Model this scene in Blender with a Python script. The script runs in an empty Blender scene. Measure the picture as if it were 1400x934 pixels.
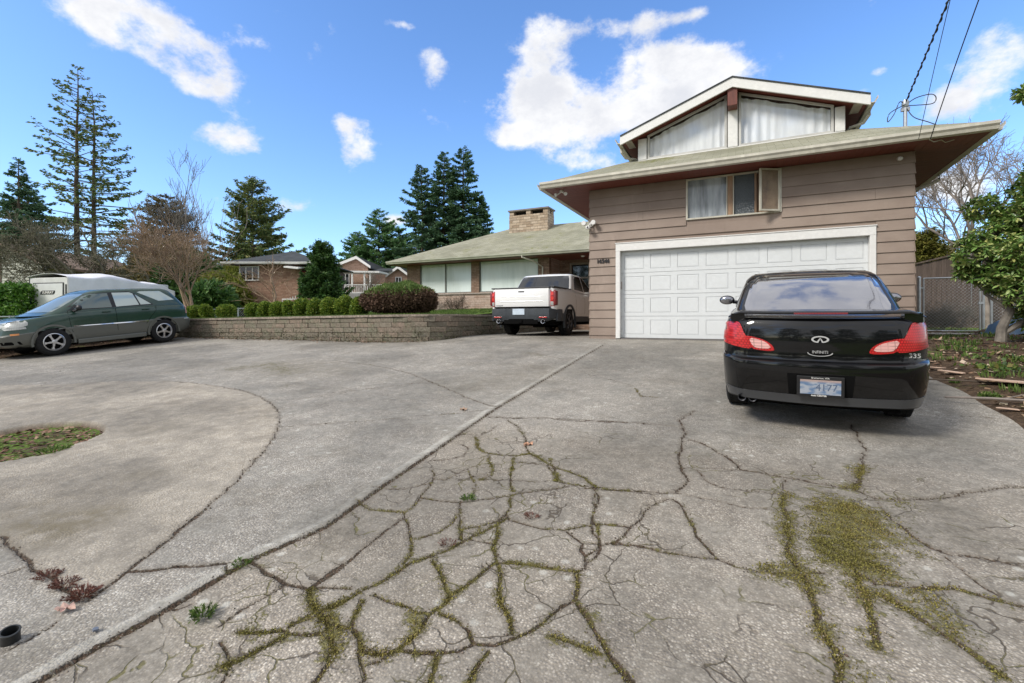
import bpy, bmesh, math, random
import numpy as np
from mathutils import Vector, Matrix
from mathutils.bvhtree import BVHTree
from mathutils.geometry import delaunay_2d_cdt
R = math.radians
sc = bpy.context.scene
COL = sc.collection
YAW = R(26.03)
UX, UY, VX, VY = .8986, -.4388, .4388, .8986
EYE = 1.493
FP = 648.0

# ---- survey helpers: bearings and heights measured from the photograph give real positions ----
def cam2w(cx, d): return (cx*d*UX + d*UY, cx*d*VX + d*VY)
def PW(px, d): return cam2w((px-700)/FP, d)
def ZW(py, d): return (437-py)/FP*d + EYE
def ont(px, py, t):
    cx = (px-700)/FP; d = t/(cx*VX+VY)
    return (d*(cx*UX+UY), t, (437-py)/FP*d + EYE)
def ground_pt(px, py):
    cx = (px-700)/FP; F = cx*VX+VY
    q = .0925 + (py-437)/(FP*F)
    t = EYE/q
    if t > 11.3:
        zr = EYE - 1.045; d = zr*FP/(py-437); t = d*F
    return (t*(cx*UX+UY)/F, t)
def G(t):
    t = np.asarray(t, float)
    k = .25
    m = 11.3 - k*np.log1p(np.exp(np.clip((11.3-t)/k, -60, 60)))   # soft max
    m = np.where(t < 11.3+6, 11.3 - (k*np.log1p(np.exp(np.clip((11.3-t)/k, -60, 60)))), 11.3)
    m = np.maximum(m, -20)
    return .0925*m

# ---- meshes ----
class MB:
    def __init__(s): s.v = []; s.f = []; s.m = []
    def add(s, vs, fs, mi=0):
        n = len(s.v); s.v += [tuple(v) for v in vs]
        for f in fs: s.f.append([i+n for i in f]); s.m.append(mi)
        return s
    def box(s, a, b, mi=0, M=None):
        x0,y0,z0 = a; x1,y1,z1 = b
        vs = [(x0,y0,z0),(x1,y0,z0),(x1,y1,z0),(x0,y1,z0),(x0,y0,z1),(x1,y0,z1),(x1,y1,z1),(x0,y1,z1)]
        if M is not None: vs = [M @ Vector(v) for v in vs]
        return s.add(vs, [(0,3,2,1),(4,5,6,7),(0,1,5,4),(1,2,6,5),(2,3,7,6),(3,0,4,7)], mi)
    def quad(s, a, b, c, d, mi=0): return s.add([a,b,c,d], [(0,1,2,3)], mi)
    def prism(s, poly, vec, mi=0):
        n = len(poly); v = [Vector(p) for p in poly]; w = [p+Vector(vec) for p in v]
        fs = [tuple(range(n)), tuple(range(2*n-1, n-1, -1))] + [(i, i+n, (i+1)%n+n, (i+1)%n) for i in range(n)]
        return s.add(v+w, fs, mi)
    def tube(s, pts, rad, n=8, mi=0, cap=True):
        pts = [Vector(p) for p in pts]; rings = []
        if not hasattr(rad, '__len__'): rad = [rad]*len(pts)
        for i, p in enumerate(pts):
            d = (pts[min(i+1, len(pts)-1)] - pts[max(i-1, 0)])
            d = d.normalized() if d.length > 1e-9 else Vector((0,0,1))
            a = d.cross(Vector((0,0,1)) if abs(d.z) < .9 else Vector((1,0,0))).normalized(); b = d.cross(a)
            rings.append([p + (a*math.cos(2*math.pi*k/n) + b*math.sin(2*math.pi*k/n))*rad[i] for k in range(n)])
        vs = [v for r in rings for v in r]; fs = []
        for i in range(len(pts)-1):
            for k in range(n):
                fs.append((i*n+k, i*n+(k+1)%n, (i+1)*n+(k+1)%n, (i+1)*n+k))
        if cap: fs.append(tuple(range(n-1, -1, -1))); fs.append(tuple((len(pts)-1)*n+k for k in range(n)))
        return s.add(vs, fs, mi)
    def lathe(s, prof, n=24, axis='x', c=(0,0,0), mi=0, closed=False):
        # prof: (along axis, radius)
        vs = []; fs = []
        for a, r in prof:
            for k in range(n):
                t = 2*math.pi*k/n; p = (a, r*math.cos(t), r*math.sin(t))
                if axis == 'z': p = (r*math.cos(t), r*math.sin(t), a)
                if axis == 'y': p = (r*math.cos(t), a, r*math.sin(t))
                vs.append((p[0]+c[0], p[1]+c[1], p[2]+c[2]))
        m = len(prof)
        for i in range(m if closed else m-1):
            j = (i+1) % m
            for k in range(n): fs.append((i*n+k, i*n+(k+1)%n, j*n+(k+1)%n, j*n+k))
        if not closed:
            fs.append(tuple(range(n-1, -1, -1))); fs.append(tuple((m-1)*n+k for k in range(n)))
        return s.add(vs, fs, mi)
    def sphere(s, c, r, n=10, sc_=(1,1,1), mi=0):
        vs = []; fs = []
        for i in range(n+1):
            th = math.pi*i/n
            for k in range(2*n):
                ph = math.pi*k/n
                vs.append((c[0]+r*sc_[0]*math.sin(th)*math.cos(ph), c[1]+r*sc_[1]*math.sin(th)*math.sin(ph), c[2]+r*sc_[2]*math.cos(th)))
        for i in range(n):
            for k in range(2*n): fs.append((i*2*n+k, (i+1)*2*n+k, (i+1)*2*n+(k+1)%(2*n), i*2*n+(k+1)%(2*n)))
        return s.add(vs, fs, mi)
    def build(s, name, mats, parent=None, smooth=False, bevel=0, world=False, normals=True, angle=35, seg=2):
        me = bpy.data.meshes.new(name); me.from_pydata(s.v, [], s.f)
        return finish(name, me, mats, parent, smooth, bevel, world, normals, angle, s.m, seg)

def finish(name, me, mats, parent=None, smooth=False, bevel=0, world=False, normals=True, angle=35, mi=None, seg=2):
    if not isinstance(mats, (list, tuple)): mats = [mats]
    for m in mats: me.materials.append(m)
    if mi is not None and len(mats) > 1: me.polygons.foreach_set('material_index', np.array(mi, dtype=np.int32))
    if normals:
        bm = bmesh.new(); bm.from_mesh(me)
        bmesh.ops.remove_doubles(bm, verts=bm.verts, dist=1e-5)
        bmesh.ops.recalc_face_normals(bm, faces=bm.faces)
        if bevel:
            es = [e for e in bm.edges if len(e.link_faces) == 2 and e.calc_face_angle(0) > R(30)]
            try: bmesh.ops.bevel(bm, geom=es, offset=bevel, segments=seg, profile=.5, affect='EDGES', clamp_overlap=True)
            except Exception: pass
        bm.to_mesh(me); bm.free()
    if smooth:
        me.polygons.foreach_set('use_smooth', np.ones(len(me.polygons), dtype=bool))
        try: me.set_sharp_from_angle(angle=R(angle))
        except Exception: pass
    me.update()
    o = bpy.data.objects.new(name, me); COL.objects.link(o)
    if parent is not None: par(o, parent, world)
    return o
def par(o, parent, world=False):
    o.parent = parent
    if world:
        L = Vector((0,0,0)); p = parent
        while p: L += p.location; p = p.parent
        o.location = -L
def thing(name, label, cat, loc=(0,0,0), rz=0, group=None, rot=None):
    o = bpy.data.objects.new(name, None); COL.objects.link(o); o.empty_display_size = .1
    o.location = loc; o.rotation_euler = rot or (0,0,rz); o['label'] = label; o['category'] = cat
    if group: o['group'] = group
    return o
def tag(o, label, cat, group=None, kind=None):
    if label: o['label'] = label
    if cat: o['category'] = cat
    if group: o['group'] = group
    if kind: o['kind'] = kind
    return o
def struct(o, label, cat='ground'): o['kind'] = 'structure'; o['label'] = label; o['category'] = cat; return o
def copy_tree(o, parent=None):
    c = o.copy(); COL.objects.link(c); c.parent = parent
    for ch in [x for x in COL.objects if x.parent == o]: copy_tree(ch, c)
    return c
def npmesh(name, V, F, mat, parent=None, smooth=False, midx=None, world=False, mats=None):
    V = np.asarray(V, np.float32).reshape(-1, 3); F = np.asarray(F, np.int32); k = F.shape[1]
    me = bpy.data.meshes.new(name)
    me.vertices.add(len(V)); me.vertices.foreach_set('co', V.ravel())
    me.loops.add(F.size); me.loops.foreach_set('vertex_index', F.ravel())
    me.polygons.add(len(F)); me.polygons.foreach_set('loop_start', np.arange(0, F.size, k, dtype=np.int32))
    try: me.polygons.foreach_set('loop_total', np.full(len(F), k, dtype=np.int32))
    except Exception: pass
    for m in (mats or [mat]): me.materials.append(m)
    if midx is not None: me.polygons.foreach_set('material_index', np.asarray(midx, np.int32))
    if smooth: me.polygons.foreach_set('use_smooth', np.ones(len(F), dtype=bool))
    me.update(calc_edges=True); me.validate()
    o = bpy.data.objects.new(name, me); COL.objects.link(o)
    if parent is not None: par(o, parent, world)
    return o
def tubes_np(P0, P1, R0, R1, n=4):
    P0 = np.asarray(P0, float); P1 = np.asarray(P1, float); R0 = np.asarray(R0)[:,None]; R1 = np.asarray(R1)[:,None]
    d = P1-P0; d /= np.linalg.norm(d, axis=1)[:,None]+1e-9
    ref = np.where(np.abs(d[:,2:3]) < .9, np.array([[0,0,1.]]), np.array([[1.,0,0]]))
    a = np.cross(d, ref); a /= np.linalg.norm(a, axis=1)[:,None]+1e-9; b = np.cross(d, a)
    V = np.zeros((len(P0), 2*n, 3))
    for k in range(n):
        c, s_ = math.cos(2*math.pi*k/n), math.sin(2*math.pi*k/n)
        V[:,k] = P0 + (a*c+b*s_)*R0; V[:,n+k] = P1 + (a*c+b*s_)*R1
    base = (np.arange(len(P0))*2*n)[:,None]
    F = np.concatenate([base + np.array([[k,(k+1)%n,n+(k+1)%n,n+k]]) for k in range(n)], 0)
    return V.reshape(-1,3), F
def text_mesh(txt, size, mat, name, parent, M, extrude=.004, font_scale=(1,1), shear=0, align='CENTER', bold=0):
    cu = bpy.data.curves.new(name, 'FONT'); cu.body = txt; cu.size = size; cu.extrude = extrude; cu.align_x = align; cu.align_y = 'CENTER'
    cu.shear = shear; cu.offset = bold; cu.resolution_u = 3
    o = bpy.data.objects.new(name+'_t', cu); COL.objects.link(o)
    dg = bpy.context.evaluated_depsgraph_get(); me = bpy.data.meshes.new_from_object(o.evaluated_get(dg))
    COL.objects.unlink(o); bpy.data.objects.remove(o)
    me.name = name
    S = Matrix.Diagonal((font_scale[0], font_scale[1], 1, 1)); me.transform(M @ S)
    me.materials.clear(); me.materials.append(mat)
    r = bpy.data.objects.new(name, me); COL.objects.link(r)
    if parent is not None: r.parent = parent
    return r
# text plane: local x -> right, y -> up, z -> towards viewer
def face_M(origin, right, up):
    r = Vector(right).normalized(); u = Vector(up).normalized(); n = r.cross(u)
    return Matrix(((r.x,u.x,n.x,origin[0]),(r.y,u.y,n.y,origin[1]),(r.z,u.z,n.z,origin[2]),(0,0,0,1)))

# ---- materials ----
class NT:
    def __init__(s, tree): s.t = tree; s.n = tree.nodes; s.l = tree.links
    def node(s, ty, **k):
        n = s.n.new(ty)
        for a, b in k.items(): setattr(n, a, b)
        return n
    def put(s, n, i, v):
        if v is None: return
        sock = n.inputs[i]
        if hasattr(v, 'links'): s.l.new(v, sock)
        else:
            try: sock.default_value = v
            except Exception:
                sock.default_value = tuple(v)+(1,) if len(v) == 3 else v
    def math(s, op, a, b=None, c=None, clamp=False):
        n = s.node('ShaderNodeMath', operation=op, use_clamp=clamp); s.put(n,0,a); s.put(n,1,b); s.put(n,2,c); return n.outputs[0]
    def mix(s, f, a, b, mode='MIX'):
        n = s.node('ShaderNodeMix', data_type='RGBA', blend_type=mode); s.put(n,0,f)
        for i, v in ((6,a),(7,b)):
            if hasattr(v,'links'): s.l.new(v, n.inputs[i])
            else: n.inputs[i].default_value = tuple(v)+(1,) if len(v)==3 else v
        return n.outputs[2]
    def noise(s, vec, scale, detail=3, rough=.55, dist=0, dim='3D'):
        n = s.node('ShaderNodeTexNoise'); n.noise_dimensions = dim; s.put(n,'Vector',vec); s.put(n,'Scale',scale); s.put(n,'Detail',detail); s.put(n,'Roughness',rough); s.put(n,'Distortion',dist); return n.outputs[0]
    def voro(s, vec, scale, feat='F1', out='Distance', rand=1):
        n = s.node('ShaderNodeTexVoronoi', feature=feat); s.put(n,'Vector',vec); s.put(n,'Scale',scale); s.put(n,'Randomness',rand); return n.outputs[out]
    def ramp(s, f, stops, interp='LINEAR'):
        n = s.node('ShaderNodeValToRGB'); s.put(n,0,f); cr = n.color_ramp; cr.interpolation = interp
        while len(cr.elements) < len(stops): cr.elements.new(.5)
        for e, (p, c) in zip(cr.elements, stops):
            e.position = p; e.color = (tuple(c)+(1,) if len(c)==3 else c) if hasattr(c,'__len__') else (c,c,c,1)
        return n.outputs[0]
    def smooth(s, x, a, b):
        n = s.node('ShaderNodeMapRange', interpolation_type='SMOOTHSTEP'); s.put(n,0,x); s.put(n,1,a); s.put(n,2,b); return n.outputs[0]
    def attr(s, name): return s.node('ShaderNodeAttribute', attribute_name=name).outputs['Fac']
    def pos(s): return s.node('ShaderNodeNewGeometry').outputs['Position']
    def obj(s): return s.node('ShaderNodeTexCoord').outputs['Object']
    def mapping(s, vec, scale=(1,1,1), loc=(0,0,0), rot=(0,0,0)):
        n = s.node('ShaderNodeMapping'); s.put(n,0,vec); n.inputs['Scale'].default_value = scale; n.inputs['Location'].default_value = loc; n.inputs['Rotation'].default_value = rot; return n.outputs[0]
    def sep(s, v): return s.node('ShaderNodeSeparateXYZ'), v
    def xyz(s, v):
        n = s.node('ShaderNodeSeparateXYZ'); s.put(n,0,v); return n.outputs
    def bump(s, h, strength=.5, dist=.01, normal=None):
        n = s.node('ShaderNodeBump'); s.put(n,'Height',h); s.put(n,'Strength',strength); s.put(n,'Distance',dist)
        if normal is not None: s.put(n,'Normal',normal)
        return n.outputs[0]
def mat0(name):
    m = bpy.data.materials.new(name); m.use_nodes = True; t = NT(m.node_tree); b = m.node_tree.nodes['Principled BSDF']; return m, t, b
def mat(name, col, rough=.6, metal=0, var=.12, scale=3, bump=0, bscale=40, spec=.5, coat=0, stretch=(1,1,1), fine=0, fscale=80):
    m, t, b = mat0(name); p = t.obj()
    if stretch != (1,1,1): p = t.mapping(p, stretch)
    c = tuple(col)
    if var > 0:
        f = t.noise(p, scale, 4)
        f = t.smooth(f, .3, .7)
        c = t.mix(f, tuple(x*(1-var) for x in col), tuple(min(1, x*(1+var)) for x in col))
    if fine > 0:
        f2 = t.noise(p, fscale, 2)
        c = t.mix(t.smooth(f2, .35, .65), c, tuple(x*(1-fine) for x in col))
    t.put(b, 'Base Color', c); b.inputs['Roughness'].default_value = rough; b.inputs['Metallic'].default_value = metal
    b.inputs['Specular IOR Level'].default_value = spec
    if coat: b.inputs['Coat Weight'].default_value = coat; b.inputs['Coat Roughness'].default_value = .03
    if bump: t.put(b, 'Normal', t.bump(t.noise(p, bscale, 4), bump, .01))
    return m
def leafmat(name, cols, rough=.55, trans=.25, spec=.3):
    # each leaf takes its own colour
    m, t, b = mat0(name)
    r = t.node('ShaderNodeNewGeometry').outputs['Random Per Island']
    n = len(cols); c = t.ramp(r, [(i/(n-1) if n > 1 else 0, cols[i]) for i in range(n)])
    big = t.noise(t.obj(), .9, 2)
    c = t.mix(t.smooth(big, .35, .65), c, t.mix(1.0, c, (.72,.78,.7), 'MULTIPLY'))
    t.put(b, 'Base Color', c); b.inputs['Roughness'].default_value = rough; b.inputs['Specular IOR Level'].default_value = spec
    tr = t.node('ShaderNodeBsdfTranslucent'); t.put(tr, 0, c)
    mx = t.node('ShaderNodeMixShader'); mx.inputs[0].default_value = trans
    t.l.new(b.outputs[0], mx.inputs[1]); t.l.new(tr.outputs[0], mx.inputs[2]); t.l.new(mx.outputs[0], t.n['Material Output'].inputs[0])
    return m
# ================= camera, light, sky =================
cam = bpy.data.cameras.new('camera'); camo = bpy.data.objects.new('camera', cam); COL.objects.link(camo)
camo.location = (0, 0, EYE); camo.rotation_euler = (R(90), 0, YAW)
cam.sensor_width = 36; cam.lens = FP/1400*36; cam.shift_y = (467-437)/1400*-1*-1 * 1.0
cam.shift_y = 30/1400*-1
cam.clip_end = 3000; cam.clip_start = .05
sc.camera = camo
SUN_EL, SUN_AZ = 40, 215       # azimuth from +Y clockwise
sun = bpy.data.lights.new('sun', 'SUN'); suno = bpy.data.objects.new('sun', sun); COL.objects.link(suno)
sun.energy = 2.3; sun.angle = R(14); sun.color = (1, .95, .88)
d_ = Vector((math.sin(R(SUN_AZ))*math.cos(R(SUN_EL)), math.cos(R(SUN_AZ))*math.cos(R(SUN_EL)), math.sin(R(SUN_EL))))
suno.rotation_euler = d_.to_track_quat('Z', 'Y').to_euler()
w = bpy.data.worlds.new('World'); sc.world = w; w.use_nodes = True
t = NT(w.node_tree); bg = t.n['Background']
sky = t.node('ShaderNodeTexSky', sky_type='NISHITA'); sky.sun_disc = False; sky.sun_elevation = R(SUN_EL); sky.sun_rotation = R(SUN_AZ)
sky.air_density = 1.0; sky.dust_density = .6; sky.ozone_density = 1.6
dirv = t.node('ShaderNodeTexCoord').outputs['Generated']
x, y, z = t.xyz(dirv)[0:3]
az = t.math('ARCTAN2', x, y)                       # clockwise from +Y
hz = t.math('SQRT', t.math('ADD', t.math('MULTIPLY', x, x), t.math('MULTIPLY', y, y)))
el = t.math('DIVIDE', z, t.math('MAXIMUM', hz, .02))
CL = [(165,28,105,36,1),(245,72,90,46,1),(285,115,42,25,1),(335,48,36,20,.8),(302,188,44,26,1),(490,195,30,30,1),(468,168,16,12,.8),(593,92,17,26,.8),
      (742,58,52,40,1),(740,118,58,40,1),(700,190,38,20,1),(780,170,60,30,.9),(885,88,62,36,1),(955,100,70,32,1),(880,150,105,34,.95),(800,222,50,17,1),(868,34,48,18,.9),(940,22,32,9,.7),
      (400,282,32,11,1),(297,271,11,8,.7),(1372,75,62,45,1),(1292,140,42,24,.8),(1320,215,60,45,.8),(1300,262,70,22,.9),(540,302,22,12,.9),(1205,97,16,7,.6),(1262,45,22,10,.6),(560,35,30,6,.5),(1180,125,18,6,.5)]
best = None
ns = t.noise(t.mapping(dirv, (1,1,1.5)), 7.5, 8, .64)
ns2 = t.noise(dirv, 19, 4, .6)
for px, py, rx, ry, wt in CL:
    cx = (px-700)/FP; a0 = -YAW + math.atan(cx); e0 = (437-py)/FP/math.sqrt(1+cx*cx)
    da = rx/FP/(1+cx*cx); de = ry/FP/math.sqrt(1+cx*cx)
    u = t.math('MULTIPLY', t.math('SUBTRACT', az, a0), 1/da); v = t.math('MULTIPLY', t.math('SUBTRACT', el, e0), 1/de)
    q = t.math('ADD', t.math('MULTIPLY', u, u), t.math('MULTIPLY', v, v))
    f = t.math('MULTIPLY', t.math('POWER', 2.71828, t.math('MULTIPLY', q, -.85)), wt)
    best = f if best is None else t.math('ADD', best, f)
inframe = t.math('SUBTRACT', t.math('MULTIPLY', t.math('MINIMUM', best, 1.05), 1.8), 1.04)
# away from the photographed part of the sky: broken cloud cover
daz = t.math('ABSOLUTE', t.math('ADD', az, float(YAW)))
daz = t.math('MINIMUM', daz, t.math('SUBTRACT', 2*math.pi, daz))
away = t.math('MAXIMUM', t.smooth(daz, .95, 1.5), t.smooth(el, .74, 1.0))
fo = t.math('ADD', t.math('MULTIPLY', t.math('SUBTRACT', t.noise(dirv, 2.2, 4), .45), 3.5), .75)
f = t.node('ShaderNodeMix', data_type='FLOAT'); t.put(f,0,away); t.put(f,2,inframe); t.put(f,3,fo); f = f.outputs[0]
f = t.math('ADD', f, t.math('MULTIPLY', t.math('SUBTRACT', ns, .5), 5.2))
f = t.math('ADD', f, t.math('MULTIPLY', t.math('SUBTRACT', ns2, .5), 1.3))
m_cl = t.smooth(f, -.28, .95)
m_cl = t.math('MULTIPLY', m_cl, t.smooth(el, -.01, .05))
shade = t.smooth(t.math('ADD', t.math('MULTIPLY', f, .30), t.math('MULTIPLY', t.math('SUBTRACT', t.noise(t.mapping(dirv,(1,1,1.6),(0,0,.05)), 8.5, 7, .62), .5), 3.4)), -.25, 1.0)
ccol = t.mix(shade, (4.9,4.92,5.0), (3.75,3.85,4.15))
skyc = t.mix(1.0, sky.outputs[0], (1.0,1.12,1.33), 'MULTIPLY')
hsv = t.node('ShaderNodeHueSaturation'); hsv.inputs['Saturation'].default_value = 1.08; t.put(hsv,'Color',skyc)
t.put(bg, 0, t.mix(m_cl, hsv.outputs[0], ccol)); bg.inputs[1].default_value = .15
w.cycles.sampling_method = 'MANUAL'; w.cycles.sample_map_resolution = 1024
vs = sc.view_settings; vs.view_transform = 'Standard'; vs.look = 'None'; vs.exposure = 0.50; vs.gamma = 1
sc.render.engine = 'CYCLES'
cy = sc.cycles; cy.use_denoising = True; cy.max_bounces = 6; cy.diffuse_bounces = 3; cy.glossy_bounces = 3; cy.transmission_bounces = 4; cy.transparent_max_bounces = 6
cy.caustics_reflective = False; cy.caustics_refractive = False; cy.sample_clamp_indirect = 6
# ================= driveway, soil, lawn =================
def TR(reg, pts):
    ox, oy, s = {'A':(0,0,1.), 'B':(0,440,2.594), 'C':(0,700,2.917), 'D':(400,560,2.498), 'E':(800,560,2.333), 'H':(420,440,2.917)}[reg]
    return [ground_pt(ox+x/s, oy+y/s) for x, y in pts]
# (region, width cm, moss, points) cracks surveyed on the slab
CR = [
('D',2,.3,[(665,28),(760,33),(870,30),(950,40),(1040,42),(1149,48)]),('D',2.5,.4,[(735,38),(775,65),(798,100),(800,135),(810,150)]),
('D',3,.7,[(625,95),(632,130),(665,150),(720,158),(770,158),(810,152),(860,178),(900,200),(950,215),(1000,235),(1040,265),(1090,272),(1149,275)]),
('D',1.2,.2,[(640,92),(590,85),(560,90)]),('D',1.2,.2,[(640,92),(680,72),(700,55)]),('D',1.5,.2,[(575,120),(600,130),(585,160),(530,170),(470,175)]),
('D',2.2,.4,[(475,205),(480,235),(470,260),(440,290),(430,310),(380,350),(385,375)]),('D',1.5,.2,[(480,235),(520,240),(560,220),(600,200),(640,190)]),
('D',1.8,.4,[(600,200),(610,230),(625,255),(620,285),(600,300)]),('D',2,.6,[(670,160),(680,190),(680,225),(640,240)]),('D',2,.7,[(755,165),(750,200),(745,240),(755,280)]),
('D',1.8,.5,[(770,180),(810,185),(870,190),(890,215),(900,245),(950,255),(1040,265)]),('D',2.5,.9,[(880,170),(897,210),(900,245)]),('D',1.5,.3,[(600,240),(680,240),(740,240),(800,245),(870,245)]),
('D',1.8,.2,[(270,265),(330,270),(380,270),(440,258),(470,250)]),('D',2,.7,[(220,310),(270,340),(330,345),(380,350)]),
('D',2.5,.4,[(440,300),(500,310),(560,315),(620,310),(700,300),(750,290),(780,285),(850,275),(940,262)]),('D',2.5,.5,[(750,290),(745,330),(730,355),(700,380),(640,395),(580,405),(570,440)]),
('D',2.5,.5,[(730,355),(740,375),(800,392),(850,405),(930,410),(1000,395),(1060,388),(1149,400)]),('D',2,.4,[(1040,280),(1030,330),(1025,380)]),
('D',2.5,.2,[(930,410),(960,435),(990,455),(985,480),(1000,500),(1000,540),(970,550)]),('D',2,.6,[(1040,395),(1048,430),(1045,470),(1000,500)]),('D',2.5,.5,[(1048,465),(1100,450),(1149,465)]),
('D',2.2,.5,[(575,310),(570,350),(545,385),(500,415),(410,440)]),('D',2.5,.6,[(385,370),(400,420),(405,490),(380,520)]),
('D',3.4,.6,[(730,370),(660,410),(580,450),(520,480),(450,505),(400,520),(350,555),(290,590),(240,610),(160,660),(100,690),(0,725)]),
('D',2.5,.1,[(380,365),(320,410),(270,450),(210,500),(150,550),(70,600),(50,610),(0,595)]),('D',3,.8,[(700,390),(700,430),(685,470),(700,520),(710,560),(705,620),(710,660),(740,700),(750,760)]),
('D',3,.8,[(480,515),(510,560),(525,610),(540,630),(590,600),(640,560),(690,520),(800,525),(880,540),(970,550)]),
('D',3.5,.85,[(540,630),(520,660),(470,690),(440,740),(400,780),(360,815),(300,830),(240,820),(225,770),(210,750)]),('D',2.6,.8,[(280,630),(340,655),(400,670),(430,690),(470,690)]),
('D',3,.5,[(360,815),(420,825),(500,825),(560,820),(620,795),(690,800),(760,775),(830,745),(880,700),(920,670),(970,645)]),('D',2.5,.8,[(500,690),(560,715),(600,750),(615,790)]),
('D',4,.6,[(970,550),(975,600),(965,645),(990,690),(1020,730),(1050,780),(1090,850),(1149,925)]),('D',3,.7,[(880,765),(950,790),(1010,815),(1050,830)]),
('D',3,.8,[(60,610),(70,660),(90,700),(120,730),(200,740)]),('D',4.5,1,[(120,730),(130,780),(150,820),(110,880),(70,930)]),('D',2.5,.8,[(0,760),(60,765),(120,745)]),
('D',2.5,.8,[(240,650),(210,700),(200,740)]),('D',3.3,.9,[(490,825),(490,870),(470,920),(465,934)]),('D',3,.8,[(670,820),(630,870),(600,934)]),('D',2,.5,[(240,870),(300,850),(360,820)]),
('D',2,.5,[(225,770),(230,850),(250,900),(240,934)]),('D',2,.4,[(580,450),(570,400),(575,350)]),('D',1.8,.3,[(640,400),(600,440),(680,455)]),
('D',1.5,.3,[(610,230),(660,225),(680,225)]),('D',1.6,.4,[(810,150),(755,165)]),('D',1.6,.4,[(1040,395),(1025,380)]),
('E',3.5,.3,[(350,5),(300,35),(320,80),(310,130),(300,170),(320,210),(320,240),(290,262)]),('E',1.5,.2,[(0,35),(100,40),(200,50),(300,55)]),
('E',3.2,.25,[(330,97),(380,112),(420,135),(470,165),(490,190),(540,198),(600,208),(680,222),(760,238),(850,250),(920,280),(1000,285),(1080,283),(1150,278),(1210,260),(1300,250),(1400,242)]),
('E',1.5,.1,[(300,188),(380,188),(480,192)]),('E',1.8,.2,[(355,192),(400,235),(440,250),(520,260),(600,268),(635,262),(640,222)]),('E',3,.5,[(0,250),(100,258),(200,262),(290,265)]),
('E',3,.2,[(850,45),(870,85),(900,125),(880,155),(885,185)]),('E',7,1,[(885,175),(880,200),(870,235),(860,250)]),
('E',2.6,.6,[(280,285),(320,330),(350,380),(380,430),(420,475),(480,500),(540,515),(600,520),(700,520),(760,520)]),('E',2.5,.5,[(265,285),(190,325),(150,370),(120,405),(90,425),(0,425)]),
('E',3,.6,[(90,428),(200,440),(300,460),(420,475)]),('E',1.4,.1,[(290,265),(360,280),(440,295),(520,315),(620,320)]),
('E',5.5,1,[(635,270),(640,330),(650,400),(655,470),(690,520),(720,600),(740,680),(770,730),(800,770),(810,873)]),
('E',3,.2,[(960,330),(1040,400),(1100,440),(1160,460),(1250,470),(1330,485),(1400,500)]),('E',4,.8,[(830,480),(870,520),(930,555),(1000,560),(1080,570),(1180,570),(1280,600),(1400,630)]),
('E',1.5,.2,[(1150,470),(1200,510),(1260,560),(1310,590)]),('E',6,1,[(870,520),(900,600),(920,680),(935,760)]),('E',6,1,[(940,590),(1030,640),(1100,690),(1180,740),(1250,790),(1330,850)]),
('E',5,.8,[(0,640),(30,700),(80,780),(150,870)]),('E',1.2,.1,[(1120,15),(1250,20),(1330,28)]),('E',2.5,.5,[(30,255),(40,300),(20,370),(50,440),(0,490)]),('E',2,.4,[(0,368),(60,365),(140,375)]),
('E',1.2,0,[(920,280),(960,330)]),
('C',4,.1,[(800,0),(740,50),(640,130),(560,190),(500,240),(450,280),(390,320),(350,350)]),('C',4,.3,[(500,235),(600,232),(700,215),(800,212),(900,200),(990,192),(1040,215),(1100,255),(1180,290),(1230,300),(1290,260),(1400,185)]),
('C',4,.05,[(0,100),(60,150),(120,205),(170,245),(230,290),(310,350)]),('C',2,.2,[(0,255),(60,235),(110,215)]),('C',1.6,.2,[(0,560),(120,500),(200,455),(230,430)]),
('C',2.4,.2,[(690,385),(760,365)]),('C',2.5,.2,[(870,450),(960,385),(1060,330),(1130,290)]),('C',3,.8,[(955,470),(1030,475),(1120,465),(1200,480),(1270,480)]),('C',3,.7,[(1150,450),(1240,400),(1320,370),(1400,335)]),
('C',4.5,1,[(1235,300),(1250,370),(1300,420),(1325,470),(1320,560),(1280,640),(1250,682)]),('C',5,1,[(900,600),(960,580),(1050,530),(1150,480)]),('C',2,.3,[(880,510),(910,560),(880,682)]),
('C',2,.3,[(1240,295),(1320,295),(1400,300)]),('C',2,.5,[(1270,430),(1400,455)]),('C',2.5,.5,[(1000,190),(955,215),(905,240),(900,205)]),
('B',3,.2,[(590,212),(680,218),(760,228),(850,240),(920,262),(970,290),(992,330),(990,370),(960,430),(900,500),(850,555),(800,605),(740,650),(650,725),(590,780),(520,830),(450,885),(390,930)]),
('B',1,.1,[(210,222),(400,212),(500,208),(590,212)]),('B',1.5,.1,[(970,283),(1100,265),(1245,240)]),('B',1.2,.2,[(1000,372),(1120,362),(1245,358)]),('B',1.3,.1,[(140,230),(190,195),(240,148)]),
('B',1.2,.1,[(590,205),(700,170),(900,120),(1100,95)]),('B',1.2,.1,[(1180,140),(1200,120),(1245,105)]),
('H',1.5,.1,[(0,300),(100,290),(200,270),(300,258),(470,240),(540,230)]),('H',2.6,.5,[(110,155),(250,170),(330,185),(410,205),(480,232),(560,265),(620,295),(680,320),(740,340),(760,345)]),
('H',1.3,.1,[(110,150),(150,130),(200,110),(300,90),(390,80)]),('H',1.2,.6,[(0,415),(100,400),(250,395),(450,375),(560,370),(700,355),(750,348)]),
('H',2,.3,[(720,380),(820,385),(960,388),(1100,395),(1400,412)]),('H',1.2,.1,[(1140,130),(1300,133),(1400,138)]),('H',1,.1,[(1080,185),(1200,190),(1300,200),(1400,205)]),
('H',1,.1,[(1100,205),(1200,230),(1290,255)]),('H',1.6,.2,[(880,120),(960,135),(1060,155)]),('H',1.2,.1,[(880,110),(940,85),(1010,70)]),('H',2,.8,[(1310,270),(1330,300),(1400,303)]),
]
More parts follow.
